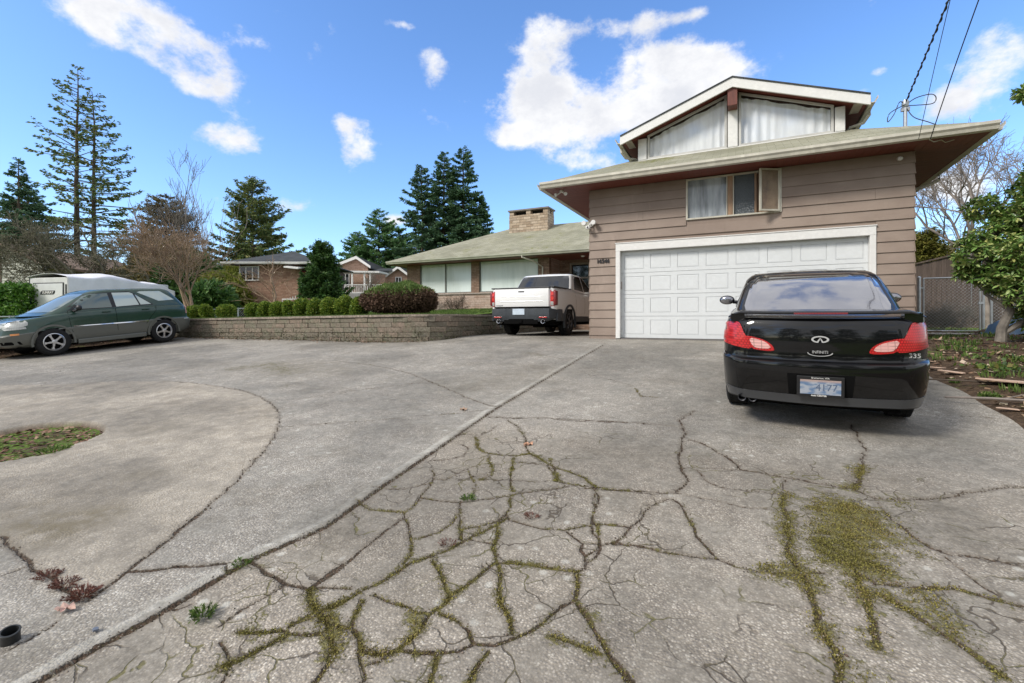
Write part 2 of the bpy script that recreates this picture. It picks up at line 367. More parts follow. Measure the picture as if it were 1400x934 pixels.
SEAM = TR('A', [(825,471.5),(800,486),(760,510.5),(720,535),(690,553),(670,565.5),(600,614),(520,668),(445,721),(343,765),(247,821.7),(192,854),(137,881.7),(68,922.8),(20,950)])
# the tan left slab, the planting hole, soft patches
SLAB = TR('B', [(590,212),(680,218),(760,228),(850,240),(920,262),(970,290),(992,330),(990,370),(960,430),(900,500),(850,555),(800,605),(740,650),(650,725),(590,780),(520,830),(450,885),(390,930),(330,985),(260,960),(150,895),(110,860),(50,810),(-200,690),(-1000,560),(-1100,225),(210,222),(400,212)])
HOLE = TR('B', [(0,385),(60,372),(100,365),(200,355),(300,352),(350,360),(375,375),(370,392),(330,410),(300,425),(270,430),(240,450),(170,470),(80,485),(0,500),(-160,500),(-300,470),(-260,400),(-100,390)])
MP = [('E',[(800,300),(770,330)],22,.8),('E',[(850,330),(830,430),(850,480)],26,1),('E',[(900,360),(930,400)],30,.75),('E',[(1060,460)],16,.6),('E',[(1010,300)],14,.7),('E',[(640,330),(660,470)],12,.7),
      ('E',[(720,560),(690,520),(600,520)],14,.8),('E',[(1080,600),(1150,700)],16,.7),('E',[(830,800),(900,860)],18,.6),('B',[(850,165),(960,150),(1020,180)],42,.6),('B',[(1010,228)],14,.5),('H',[(880,125),(960,140)],14,.5),
      ('D',[(140,820),(120,740)],8,.8),('C',[(1340,540),(1300,420)],9,.8),('C',[(1020,420)],8,.6),('D',[(410,690),(430,740)],7,.8),('D',[(1030,700)],9,.6),('H',[(1000,85),(1060,85)],30,.4),('B',[(20,150),(200,130)],60,.25),('A',[(150,478),(60,490)],70,.3)]
STN = [('B',[(130,720),(230,740),(330,690)],22,1.),('B',[(100,670)],16,.7),('B',[(500,545)],25,.35),('B',[(520,375),(560,380)],30,.35),('A',[(1130,575),(1190,580)],35,.6),('A',[(380,500),(440,505)],80,.5),('H',[(700,250),(900,200)],70,.4),('A',[(760,462)],60,.5),('B',[(700,160)],60,.35),('A',[(640,600),(655,640)],30,.3),('A',[(960,466),(1010,466)],30,.5)]
def inpoly(P, poly):
    x, y = P[:,0], P[:,1]; ins = np.zeros(len(P), bool); n = len(poly)
    for i in range(n):
        x0,y0 = poly[i]; x1,y1 = poly[(i+1)%n]
        if y0 == y1: continue
        c = ((y0 > y) != (y1 > y)) & (x < (x1-x0)*(y-y0)/(y1-y0)+x0); ins ^= c
    return ins
def segdist(P, a, b):
    a = np.array(a); b = np.array(b); d = b-a; L = d@d+1e-12
    u = np.clip(((P-a)@d)/L, 0, 1); return np.linalg.norm(P-(a+u[:,None]*d), axis=1)
def minpoly(P, pts, reach, closed=False):
    out = np.full(len(P), 9.); pts = list(pts)+([pts[0]] if closed else [])
    if len(pts) == 1: pts = pts*2
    for a, b in zip(pts[:-1], pts[1:]):
        m = (P[:,0] > min(a[0],b[0])-reach)&(P[:,0] < max(a[0],b[0])+reach)&(P[:,1] > min(a[1],b[1])-reach)&(P[:,1] < max(a[1],b[1])+reach)
        if m.any():
            i = np.nonzero(m)[0]; out[i] = np.minimum(out[i], segdist(P[i], a, b))
    return out
rngj = np.random.RandomState(3)
def jag(pts, amp, step=.12):
    out = [pts[0]]
    for a, b in zip(pts[:-1], pts[1:]):
        a = np.array(a); b = np.array(b); L = np.linalg.norm(b-a); n = max(1, int(L/step)); nr = np.array([-(b-a)[1], (b-a)[0]])/(L+1e-9)
        for k in range(1, n+1):
            p = a+(b-a)*k/n + (nr*rngj.uniform(-amp, amp) if k < n else 0); out.append(tuple(p))
    return out
XR = 2.24                                     # right edge of the slab
def edge_r(t): return XR + .03*np.sin(t*2.1)+.02*np.sin(t*5.3+1)
# rings about the viewpoint's foot: fine where the slab is seen from close by, coarse far away
rs = [1.15]
while rs[-1] < 26: rs.append(rs[-1]*1.0046)
rs = np.array([.05,.4,.8]+rs)
th = np.linspace(R(-92), R(62), 660)+0.0
th = np.concatenate([np.linspace(R(-180), R(-93), 14), th])
RR, TH = np.meshgrid(rs, th, indexing='ij')
TH = TH - YAW
X = RR*np.sin(TH); Y = RR*np.cos(TH)
P = np.stack([X.ravel(), Y.ravel()], 1)
crk = np.full(len(P), 9.); moss = np.zeros(len(P))
for reg, wd, ms, pts in CR:
    if reg == 'E' and wd > 5: ms = 1.0
    elif reg == 'D' or (reg == 'C' and pts[0][0] > 850): ms = min(1, ms*1.25+.12)
    W = jag(TR(reg, pts), .020 if wd > 1.3 else .010, .075)
    hw = wd*.0021+.0016
    d = minpoly(P, W, .3)
    crk = np.minimum(crk, d/hw); u_ = np.clip(.75+.45*np.sin(P[:,0]*7.3+P[:,1]*5.1)*np.sin(P[:,1]*9.7-P[:,0]*4.2+wd), 0, 1.2)
    wide = .030+.025*max(0, wd-2)*ms
    moss = np.maximum(moss, ms*np.maximum(.95*np.exp(-(d/(hw*1.3+.012))**2)*np.clip(.4+.6*u_,0,1), .60*u_*np.exp(-(d/wide)**2)))
ds = minpoly(P, SEAM, .4); crk = np.minimum(crk, ds/.012); moss = np.maximum(moss, .35*np.exp(-(ds/.03)**2))
# which side of the seam: the raised kerb strip lies on its left
sx = np.interp(P[:,1], [p[1] for p in SEAM][::-1], [p[0] for p in SEAM][::-1]); sd = P[:,0]-sx
strip = np.where((sd < 0)&(P[:,1] < 10.2)&(P[:,1] > .6), 1-np.clip((np.abs(ds-.05)-.045)/.012, 0, 1), 0)
for reg, pts, r, a in MP: moss = np.maximum(moss, .92*a*np.exp(-(minpoly(P, TR(reg, pts), r/100*2.6)/(r/100))**2))
stn = np.zeros(len(P))
for reg, pts, r, a in STN: stn = np.maximum(stn, a*np.exp(-(minpoly(P, TR(reg, pts), r/100*2.6)/(r/100))**2))
tan = inpoly(P, SLAB).astype(float)
hin = inpoly(P, HOLE); hd = minpoly(P, jag(HOLE, .02, .1), .5, True); hole = np.where(hin, np.clip(hd/.03, 0, 1), 0)
front = (sd > 0)&(P[:,1] < 10.8)
ally = np.where(front, 1-np.clip((P[:,1]-(4.0+.0*P[:,0]))/.8, 0, 1), 0)         # worn, broken up part of the slab
Z = G(P[:,1]) + .012*strip*(1-np.clip(ds/.2,0,1)) - .012*np.clip(1-crk, 0, 1) - .07*hole
Z = Z + .010*np.sin(P[:,0]*.9)*np.sin(P[:,1]*.7+1) - .0
nr, nt = RR.shape
idx = np.arange(nr*nt).reshape(nr, nt)
F = np.stack([idx[:-1,:-1], idx[1:,:-1], idx[1:,1:], idx[:-1,1:]], -1).reshape(-1,4)[:, ::-1]
C = P[F].mean(1)
def wall_line(s):      # foot of the retaining wall
    return np.interp(s, [-30,-16.5,-10.9,-9,-8,-7.3,-7.0], [9.75,9.6,9.66,9.7,9.82,10.15,10.6])
keep = (C[:,0] < edge_r(C[:,1])+.03) & (C[:,0] > -18.6) & ((C[:,0] > -6.97) | (C[:,1] < wall_line(C[:,0])+.12)) & (C[:,1] < 19.9)
keep &= ~((C[:,1] > 11.42)&(C[:,0] > -3.37))
F = F[keep]
used = np.unique(F); mp = np.full(len(P), -1); mp[used] = np.arange(len(used)); F = mp[F]
P[:,0] = np.where((P[:,0] > 1.5)&(P[:,1] < 12), np.minimum(P[:,0], edge_r(P[:,1])), P[:,0])
V = np.stack([P[:,0], P[:,1], Z], 1)[used]
# concrete material
m, t, b = mat0('driveway_concrete'); pos = t.pos()
a_crk, a_moss, a_tan, a_strip, a_hole, a_ally, a_st = [t.attr(n) for n in ('crk','moss','tan','strip','hole','ally','stn')]
n_big = t.noise(pos, .55, 4, .6); n_mid = t.noise(pos, 3.1, 5, .65); n_fin = t.noise(pos, 28, 4, .7); n_vf = t.noise(pos, 120, 2, .6)
pv = t.node('ShaderNodeTexVoronoi', feature='F1'); t.put(pv,'Vector',pos); t.put(pv,'Scale',85); peb = pv.outputs['Color']; pebd = pv.outputs['Distance']
pr = t.xyz(peb)[0]
pebc = t.ramp(pr, [(0,(.13,.12,.11)),(.25,(.22,.20,.18)),(.5,(.30,.275,.24)),(.8,(.38,.35,.31)),(.93,(.46,.43,.39)),(1,(.54,.52,.47))])
pebc = t.mix(t.smooth(pebd, .35, .62), pebc, (.20,.18,.155))
cement = t.mix(t.smooth(n_fin,.3,.7), (.25,.235,.205), (.40,.38,.34))
agg = t.smooth(t.math('ADD', n_mid, t.math('MULTIPLY', t.math('SUBTRACT', n_big, .5), .6)), .34, .62)
base = t.mix(t.math('MULTIPLY', t.math('ADD', .30, t.math('MULTIPLY', agg, .5)), 1.0), cement, pebc)
# worn slab: grey-brown with pale lichen
warm = t.mix(t.math('MULTIPLY', a_ally, .6), base, t.mix(1.0, base, (1.0,.94,.87), 'MULTIPLY'))
tanc = t.mix(t.math('MULTIPLY', t.math('ADD', t.math('MULTIPLY', n_mid, .35), t.math('MULTIPLY', n_fin, .5)), 1.1), (.28,.245,.20), (.46,.42,.36))
tanc = t.mix(.40, tanc, pebc); tanc = t.mix(1.0, tanc, (1.08,1.05,1.0), 'MULTIPLY')
col = t.mix(t.math('MULTIPLY', a_tan, .62), warm, tanc)
stc = t.mix(t.smooth(n_fin, .35, .7), (.30,.285,.25), (.42,.40,.36)); col = t.mix(t.math('MULTIPLY', a_strip, .9), col, stc)
shadeb = t.math('ADD', .70, t.math('MULTIPLY', t.smooth(n_big, .36, .64), .48)); shadem = t.math('ADD', .78, t.math('MULTIPLY', t.smooth(n_mid, .3, .7), .36))
sh = t.math('MULTIPLY', t.math('MULTIPLY', shadeb, shadem), t.math('ADD', .86, t.math('MULTIPLY', t.smooth(t.noise(pos, 9.5, 5, .75), .32, .68), .26))); shc = t.node('ShaderNodeCombineColor'); [t.put(shc, i, sh) for i in range(3)]
col = t.mix(1.0, col, shc.outputs[0], 'MULTIPLY')
# pale lichen spots
lv = t.voro(t.mapping(pos,(1,1,1)), 7.5, 'F1'); ln = t.noise(pos, 5, 3)
lich = t.math('MULTIPLY', t.smooth(t.math('ADD', lv, t.math('MULTIPLY', t.math('SUBTRACT', n_fin, .5), .35)), .22, .10), t.smooth(t.noise(pos, 1.1, 3), .48, .62))
lich = t.math('MULTIPLY', lich, t.math('SUBTRACT', 1, t.math('MULTIPLY', a_tan, .7)))
lich2 = t.math('MULTIPLY', t.smooth(t.noise(pos, 14, 5, .75), .60, .72), t.smooth(ln, .42, .7))
lich2 = t.math('MULTIPLY', lich2, t.math('ADD', .25, t.math('MULTIPLY', a_ally, .6)))
col = t.mix(t.math('MAXIMUM', t.math('MULTIPLY', lich, .5), t.math('MULTIPLY', lich2, .6)), col, (.56,.55,.50))
# stains
sm = t.math('MULTIPLY', a_st, t.smooth(t.noise(pos, 7, 5, .7), .3, .6))
col = t.mix(t.math('MULTIPLY', sm, .75), col, (.135,.112,.070))
# fine dirt crazing around the broken part
def crazing(scale, wobble, seedoff):
    nv = t.node('ShaderNodeTexNoise'); t.put(nv,'Vector',pos); t.put(nv,'Scale',3.5); t.put(nv,'Detail',4)
    vm = t.node('ShaderNodeVectorMath', operation='MULTIPLY_ADD'); t.put(vm,0,nv.outputs['Color']); vm.inputs[1].default_value = (wobble,)*3; t.put(vm,2,t.mapping(pos,(1,1,.02),seedoff))
    v = t.node('ShaderNodeTexVoronoi', feature='DISTANCE_TO_EDGE'); t.put(v,'Vector',vm.outputs[0]); t.put(v,'Scale',scale); return v.outputs['Distance']
c1 = t.smooth(t.math('ADD', crazing(2.1,.35,(0,0,0)), t.math('MULTIPLY', t.math('SUBTRACT', n_fin, .5), .012)), .014, .004)
c2 = t.smooth(t.math('ADD', crazing(5.2,.20,(3,1,0)), t.math('MULTIPLY', t.math('SUBTRACT', n_fin, .5), .02)), .024, .006)
m1 = t.smooth(t.noise(pos, 1.3, 3), .47, .56); m2 = t.smooth(t.math('ADD', t.noise(t.mapping(pos,(1,1,1),(5,2,0)), 1.9, 3), t.math('MULTIPLY', t.smooth(a_crk, 9, 2), .10)), .55, .63)
fine = t.math('MULTIPLY', t.math('MAXIMUM', t.math('MULTIPLY', c1, m1), t.math('MULTIPLY', c2, m2)), t.math('ADD', .10, t.math('MULTIPLY', a_ally, .75)))
fine = t.math('MULTIPLY', fine, t.math('SUBTRACT', 1, t.math('MULTIPLY', a_tan, .8)))
col = t.mix(fine, col, t.mix(t.smooth(t.noise(pos, 4, 3), .45, .6), (.075,.06,.045), (.12,.11,.04)))
gr_ = t.math('MULTIPLY', t.smooth(t.noise(t.mapping(pos,(1,1,1),(9,4,0)), 1.7, 6, .72), .50, .66), .38)
col = t.mix(gr_, col, t.mix(1.0, col, (.66,.63,.58), 'MULTIPLY'))
col = t.mix(1.0, col, (1.06,1.06,1.04), 'MULTIPLY')
# moss
mn = t.noise(pos, 16, 5, .75)
mn2 = t.noise(pos, 48, 3, .7)
mo = t.smooth(t.math('ADD', t.math('ADD', t.math('MULTIPLY', a_moss, t.math('ADD', .45, t.math('MULTIPLY', t.noise(pos, 2.7, 4, .7), 1.0))), t.math('MULTIPLY', t.math('SUBTRACT', mn, .5), 2.0)), t.math('MULTIPLY', t.math('SUBTRACT', mn2, .5), 1.6)), .42, .85)
mo = t.math('MULTIPLY', mo, t.smooth(a_moss, .04, .3))
mossc = t.ramp(t.noise(pos, 45, 4, .7), [(.2,(.04,.034,.015)),(.42,(.10,.09,.03)),(.6,(.17,.155,.04)),(.85,(.25,.225,.07))])
# crack: dark, with dirt and leaf crumbs
cw = t.math('ADD', t.math('ADD', a_crk, t.math('MULTIPLY', t.math('SUBTRACT', t.noise(pos, 42, 3, .7), .5), 2.4)), t.math('MULTIPLY', t.math('SUBTRACT', t.noise(pos, 11, 3, .7), .5), 2.4))
cm = t.smooth(cw, 1.25, .55)
dirtc = t.ramp(t.noise(pos, 60, 4, .8), [(.3,(.022,.016,.011)),(.48,(.055,.040,.026)),(.64,(.13,.085,.058)),(.85,(.27,.20,.145))])
halo = t.smooth(cw, 5.5, .9)
col = t.mix(t.math('MULTIPLY', halo, .34), col, (.13,.105,.08))
col = t.mix(cm, col, dirtc)
col = t.mix(t.math('MULTIPLY', mo, .85), col, mossc)
# soil in the planting hole
soil = t.ramp(t.noise(pos, 22, 5, .8), [(.25,(.03,.02,.014)),(.5,(.11,.075,.045)),(.65,(.20,.13,.09)),(.8,(.34,.27,.19))])
soil = t.mix(t.math('MULTIPLY', t.smooth(t.noise(pos, 4, 4), .54, .70), .7), soil, t.mix(mn, (.08,.09,.02), (.22,.24,.06)))
col = t.mix(a_hole, col, soil)
t.put(b, 'Base Color', col); b.inputs['Roughness'].default_value = .85; b.inputs['Specular IOR Level'].default_value = .25
h = t.math('ADD', t.math('MULTIPLY', t.math('SUBTRACT', .5, pebd), agg), t.math('MULTIPLY', n_fin, .7))
h = t.math('SUBTRACT', h, t.math('ADD', t.math('MULTIPLY', cm, 2.5), fine)); h = t.math('ADD', h, t.math('MULTIPLY', t.math('MULTIPLY', mo, mn), 1.6))
h = t.math('ADD', h, t.math('MULTIPLY', t.math('MULTIPLY', a_hole, t.noise(pos, 30, 5, .8)), 3))
t.put(b, 'Normal', t.bump(h, .75, .008))
drive = npmesh('driveway', V, F, m, smooth=True); drive['kind'] = 'structure'; drive['label'] = 'cracked exposed aggregate concrete driveway with moss in its cracks'; drive['category'] = 'driveway'
for n_, a_ in (('crk',np.minimum(crk,9)),('moss',moss),('tan',tan),('strip',strip),('hole',hole),('ally',ally),('stn',stn)):
    at = drive.data.attributes.new(n_, 'FLOAT', 'POINT'); at.data.foreach_set('value', a_[used].astype(np.float32))
# raised moss cushions and grit lying in the cracks near the camera
rg = np.random.RandomState(77); Pu = P; rad = np.hypot(P[:,0], P[:,1]); near = (rad < 8.5)&(rad > 1.4)&np.isin(np.arange(len(P)), used)
def pick(w_, n):
    w_ = np.where(near, w_*rad**2, 0); return rg.choice(len(P), n, p=w_/w_.sum())
nz = .5+.5*np.sin(P[:,0]*23+3*np.sin(P[:,1]*17))*np.sin(P[:,1]*29+2*np.sin(P[:,0]*13))
i_m = pick(np.clip(np.minimum(moss,.8+.4*(crk<2))-.42,0,1)**1.7*(.10+nz**2), 33000)
i_g = pick(np.clip(1.9-crk,0,1)*(.2+nz), 9000)
LOOSE = (P[i_m], Z[i_m], P[i_g], Z[i_g])
DRIVE_BV = None

# ---- base soil, out to the horizon ----
def soilmat(name, grass=.5):
    m, t, b = mat0(name); p = t.pos()
    s_ = t.ramp(t.noise(p, 14, 6, .8), [(.25,(.025,.017,.011)),(.5,(.085,.058,.038)),(.65,(.17,.115,.075)),(.82,(.33,.25,.17))])
    g_ = t.ramp(t.noise(p, 35, 4, .7), [(.2,(.045,.06,.012)),(.5,(.11,.17,.03)),(.8,(.22,.30,.07))])
    f = t.smooth(t.math('ADD', t.noise(p, 1.3, 5, .7), t.math('MULTIPLY', t.math('SUBTRACT', t.noise(p, 11, 3), .5), .35)), .62-grass*.35, .75-grass*.35)
    t.put(b, 'Base Color', t.mix(f, s_, g_)); b.inputs['Roughness'].default_value = .9; b.inputs['Specular IOR Level'].default_value = .15
    t.put(b, 'Normal', t.bump(t.noise(p, 30, 6, .8), .9, .03)); return m
M_soil = soilmat('bare_soil', .15); M_lawn = soilmat('lawn_turf', 1.1); M_far = soilmat('far_ground', .7)
def lawn_z(s, t_):
    s = np.asarray(s, float); t_ = np.asarray(t_, float)
    zz = EYE + .06 + .012*(s+12) + np.clip((t_-11.5)/7.3, 0, 1)*.40
    far = np.clip((-s-18)/3, 0, 1); g = np.clip(G(t_)+.03, -5, 1.5); w_ = np.clip((t_-4)/14, 0, 1)
    alt = g*(1-w_)+(EYE+.15)*w_
    return zz*(1-far)+alt*far
def gridmesh(name, xs, ys, zf, mat_, mask=None):
    XX, YY = np.meshgrid(xs, ys, indexing='ij'); ZZ = zf(XX, YY); n0, n1 = XX.shape
    V = np.stack([XX, YY, ZZ], -1).reshape(-1,3); ii = np.arange(n0*n1).reshape(n0,n1)
    F = np.stack([ii[:-1,:-1], ii[1:,:-1], ii[1:,1:], ii[:-1,1:]], -1).reshape(-1,4)
    if mask is not None: F = F[mask(V[F].mean(1))]
    return npmesh(name, V, F, mat_, smooth=True)
def geo(a, b, n, c=0): # denser near c
    u = np.linspace(-1, 1, n); v = np.sign(u)*(np.abs(u)**2.6); return np.where(v < 0, c+v*(c-a), c+v*(b-c))
def base_z(s, t_):
    z_ = G(t_)-.06
    z_ = np.where((t_ > 12)&(s < -7), EYE-.9, z_)
    return z_
gr = gridmesh('ground', geo(-900, 900, 90, -2), geo(-900, 900, 90, 5), base_z, M_far); struct(gr, 'earth under and around the driveway')
# right hand bed of bare soil, lumpy
def bed_z(s, t_):
    w_ = np.clip((s-2.2)/.5, 0, 1)
    return G(t_) - .02*(1-w_) + w_*(.05+.035*np.sin(s*5.1+t_*2.3)*np.sin(t_*4.1)+.02*np.sin(s*13)*np.sin(t_*11+s)) + np.clip((s-3.6)/3,0,1)*.12
bed = gridmesh('soil_bed', np.linspace(2.1, 12, 100), np.linspace(-2, 17.3, 190), bed_z, M_soil, lambda c: ~((c[:,0] < 2.95)&(c[:,1] > 11.3))); struct(bed, 'bare soil bed with dead leaves right of the driveway')
# side yard behind the gate
sy = gridmesh('side_lawn', np.linspace(2.9, 16, 30), np.linspace(13.2, 26, 30), lambda s, t_: np.full(s.shape, 1.10)+.06*np.clip((t_-13.2)/.6,0,1)*0+.02*np.sin(s*2)*np.sin(t_*1.7)+np.clip((s-3.6)/3,0,1)*.08, M_lawn); struct(sy, 'mossy grass in the side yard')
# kerbed walk across the side yard
mb = MB(); mb.box((2.9,14.6,1.0),(7.2,15.5,1.16)); o = mb.build('side_path', mat('path_concrete', (.40,.37,.33), .9, var=.15, bump=.4), bevel=.01); struct(o, 'narrow concrete path in front of the side gate', 'path')
lawn = gridmesh('lawn', np.linspace(-18.6, -7.05, 120), np.linspace(9.8, 27, 130), lawn_z, M_lawn, lambda c: c[:,1] > wall_line(c[:,0])+.14); struct(lawn, 'green lawn above the retaining wall', 'lawn')
yard = gridmesh('neighbour_yard', np.linspace(-160, -18.5, 70), np.concatenate([np.linspace(-8,30,50), np.linspace(34,160,30)]), lawn_z, M_far); struct(yard, 'rough ground of the neighbouring yards')
yard2 = gridmesh('back_yard', np.linspace(-18.6, 60, 40), np.linspace(27, 160, 40), lambda s, t_: np.full(s.shape, EYE+.2), M_far); struct(yard2, 'rough ground behind the house')
# strip of dirt under the green car
dv = gridmesh('dirt_strip', np.linspace(-20.2, -16.9, 40), np.linspace(-3, 9.75, 90), lambda s, t_: G(t_)+.006+.02*np.clip((-s-17.1)/1,0,1)*(1+.5*np.sin(t_*6+s*4)), M_soil, lambda c: c[:,0] < -17.2+.18*np.sin(c[:,1]*1.7)+.1*np.sin(c[:,1]*4.3)); struct(dv, 'leaf covered dirt at the driveway edge')
# ================= materials of the house =================
def siding_mat(name, c0, c1):
    m, t, b = mat0(name); p = t.pos()
    st = t.noise(t.mapping(p, (.5,.5,9)), 6, 5, .7); big = t.noise(p, 1.2, 4)
    c = t.mix(t.smooth(big, .3, .7), c0, c1); c = t.mix(t.math('MULTIPLY', t.smooth(st, .5, .75), .35), c, tuple(x*.7 for x in c0))
    c = t.mix(t.math('MULTIPLY', t.smooth(t.noise(t.mapping(p,(1,1,.25)), 3.3, 5, .7), .58, .72), .3), c, tuple(min(1,x*1.35) for x in c1))
    t.put(b, 'Base Color', c); b.inputs['Roughness'].default_value = .6; t.put(b, 'Normal', t.bump(st, .35, .004)); return m
M_sid = siding_mat('lap_siding', (.240,.180,.142), (.305,.237,.190))
M_white = mat('white_paint', (.74,.73,.70), .45, var=.05, scale=4, fine=.05, fscale=14)
M_door = mat('garage_door_paint', (.66,.68,.68), .4, var=.03, scale=2, fine=.03, fscale=12)
M_cream = mat('gutter_paint', (.58,.55,.46), .45, var=.12, scale=5, stretch=(1,1,.3), fine=.12, fscale=9)
M_red = mat('soffit_redwood', (.17,.045,.03), .5, var=.22, scale=7, stretch=(.25,6,1))
def shingle_mat(name, c0, c1, mossy=.35):
    m, t, b = mat0(name); p = t.pos(); uvv = t.obj()
    br = t.node('ShaderNodeTexBrick'); br.offset = .5; t.put(br, 'Vector', t.node('ShaderNodeTexCoord').outputs['UV'])
    br.inputs['Scale'].default_value = 1; br.inputs['Brick Width'].default_value = .30; br.inputs['Row Height'].default_value = .14; br.inputs['Mortar Size'].default_value = .006; br.inputs['Mortar Smooth'].default_value = .3; br.inputs['Bias'].default_value = 0
    br.inputs['Color1'].default_value = c0+(1,); br.inputs['Color2'].default_value = c1+(1,); br.inputs['Mortar'].default_value = tuple(x*.45 for x in c0)+(1,)
    g = t.noise(p, 60, 3, .7); c = t.mix(t.smooth(g, .3, .7), br.outputs[0], tuple(x*1.25 for x in c1))
    c = t.mix(.35, br.outputs[0], c)
    big = t.noise(p, 1.1, 5, .65); c = t.mix(t.math('MULTIPLY', t.smooth(big, .4, .65), .5), c, tuple(x*.72 for x in c0))
    mo = t.smooth(t.math('ADD', t.noise(p, 8, 6, .8), t.math('MULTIPLY', t.math('SUBTRACT', t.noise(p, .9, 3), .5), .8)), .66-mossy*.2, .80-mossy*.2)
    c = t.mix(t.math('MULTIPLY', mo, .8), c, t.ramp(t.noise(p, 30, 4), [(.3,(.09,.09,.025)),(.7,(.24,.25,.07))]))
    t.put(b, 'Base Color', c); b.inputs['Roughness'].default_value = .9; b.inputs['Specular IOR Level'].default_value = .2
    h = t.math('ADD', br.outputs['Fac'], t.math('MULTIPLY', g, -.4)); t.put(b, 'Normal', t.bump(h, -.6, .01)); return m
M_shin = shingle_mat('mossy_shingles', (.24,.235,.165), (.33,.32,.245), .3)
M_shin_dark = shingle_mat('dark_shingles', (.045,.05,.055), (.075,.08,.085), .0)
def stone_mat(name, cs, bw=.5, rh=.11, bump=.5, space='pos', mortar=.6, msz=.006):
    m, t, b = mat0(name); p = t.pos()
    X_, Y_, Z_ = t.xyz(p)[0:3]; cv = t.node('ShaderNodeCombineXYZ'); t.put(cv, 0, t.math('ADD', X_, Y_)); t.put(cv, 1, Z_)
    br = t.node('ShaderNodeTexBrick'); br.offset = .37; t.put(br, 'Vector', t.mapping(cv.outputs[0],(1,1,1),(.0,.013,0)))
    for k_, v_ in (('Scale',1),('Brick Width',bw),('Row Height',rh),('Mortar Size',msz),('Mortar Smooth',.2),('Bias',0)): br.inputs[k_].default_value = v_
    br.inputs['Color1'].default_value = (0,0,0,1); br.inputs['Color2'].default_value = (1,1,1,1); br.inputs['Mortar'].default_value = (.5,.5,.5,1)
    c = t.ramp(t.math('ADD', t.math('MULTIPLY', t.xyz(br.outputs[0])[0], .75), t.math('MULTIPLY', t.noise(p, 5, 4), .3)), [(i/(len(cs)-1), x) for i, x in enumerate(cs)])
    c = t.mix(t.math('MULTIPLY', t.smooth(t.noise(p, 9, 5, .75), .4, .65), .45), c, tuple(x*.62 for x in cs[0]))
    c = t.mix(t.math('MULTIPLY', br.outputs['Fac'], mortar), c, tuple(x*.4 for x in cs[0]))
    t.put(b, 'Base Color', c); b.inputs['Roughness'].default_value = .85; b.inputs['Specular IOR Level'].default_value = .2
    h = t.math('SUBTRACT', t.noise(p, 12, 5, .7), t.math('MULTIPLY', br.outputs['Fac'], 1.2)); t.put(b, 'Normal', t.bump(h, bump, .03)); return m, t, b
M_stone, _, _ = stone_mat('sandstone_veneer', [(.36,.25,.19),(.46,.34,.27),(.53,.42,.35),(.42,.33,.27)], .55, .10)
M_pier, _, _ = stone_mat('brown_brick_pier', [(.20,.13,.09),(.30,.20,.145),(.36,.26,.20)], .3, .075)
M_chim, _, _ = stone_mat('chimney_stone', [(.26,.19,.13),(.46,.36,.26),(.56,.46,.35),(.33,.26,.20)], .38, .13, .9)
def glass_mat(name, col, rough=.06, spec=.9, tex=0, mottled=None):
    m, t, b = mat0(name); p = t.pos()
    c = col
    if mottled: c = t.mix(t.smooth(t.noise(p, mottled[1], 4, .6), .35, .65), col, mottled[0])
    t.put(b, 'Base Color', c); b.inputs['Roughness'].default_value = rough; b.inputs['Specular IOR Level'].default_value = spec; b.inputs['IOR'].default_value = 1.5
    if tex: t.put(b, 'Normal', t.bump(t.voro(p, 70), tex, .01))
    return m
M_gdark = glass_mat('dark_window_glass', (.012,.014,.016), .04, .8)
M_gobs = glass_mat('obscure_glass', (.05,.065,.075), .25, .9, .8)
M_gobs2 = glass_mat('amber_obscure_glass', (.30,.22,.15), .3, .8, .7, ((.16,.11,.08),3))
M_metal = mat('galvanised_steel', (.45,.47,.49), .35, metal=.75, var=.1, scale=9)
M_black = mat('black_plastic', (.012,.012,.013), .45, var=0)
M_wood = mat('bare_wood', (.33,.21,.13), .65, var=.25, scale=8, stretch=(1,1,.2))
M_brickr = mat('dark_brown_beam', (.13,.035,.022), .55, var=.2, scale=12, stretch=(1,1,.2))

def slope_uv(o):
    # shingle courses run along each slope
    me = o.data; uv = me.uv_layers.new(name='UVMap')
    for p in me.polygons:
        n = p.normal; h = Vector((-n.y, n.x, 0))
        h = h.normalized() if h.length > 1e-4 else Vector((1,0,0)); u = n.cross(h)
        for li in p.loop_indices:
            c = me.vertices[me.loops[li].vertex_index].co; uv.data[li].uv = (c.dot(h), c.dot(u))
def fabric(name, cols, scale=14, rough=.85):
    m, t, b = mat0(name); p = t.pos(); f = t.noise(t.mapping(p, (1,1,.12)), scale, 5, .65)
    t.put(b, 'Base Color', t.ramp(f, [(.28+i*.44/(len(cols)-1), c) for i, c in enumerate(cols)])); b.inputs['Roughness'].default_value = rough
    b.inputs['Coat Weight'].default_value = .9; b.inputs['Coat Roughness'].default_value = .03
    return m
M_curt = mat('net_curtain', (.80,.81,.82), .8, var=.10, scale=7, stretch=(1,1,.15))
M_clearg = bpy.data.materials.new('clear_pane'); M_clearg.use_nodes = True; t = NT(M_clearg.node_tree); tr_ = t.node('ShaderNodeBsdfTransparent'); tr_.inputs[0].default_value = (.95,.96,.96,1); gl_ = t.node('ShaderNodeBsdfGlossy'); gl_.inputs['Roughness'].default_value = .02
fr_ = t.node('ShaderNodeFresnel'); fr_.inputs[0].default_value = 1.5; mx_ = t.node('ShaderNodeMixShader'); mx_.inputs[0].default_value = .10; t.l.new(tr_.outputs[0], mx_.inputs[1]); t.l.new(gl_.outputs[0], mx_.inputs[2]); t.l.new(mx_.outputs[0], t.n['Material Output'].inputs[0])
M_curt2 = fabric('spotted_curtain_behind_glass', [(.05,.055,.06),(.25,.28,.30),(.48,.52,.55)], 5)
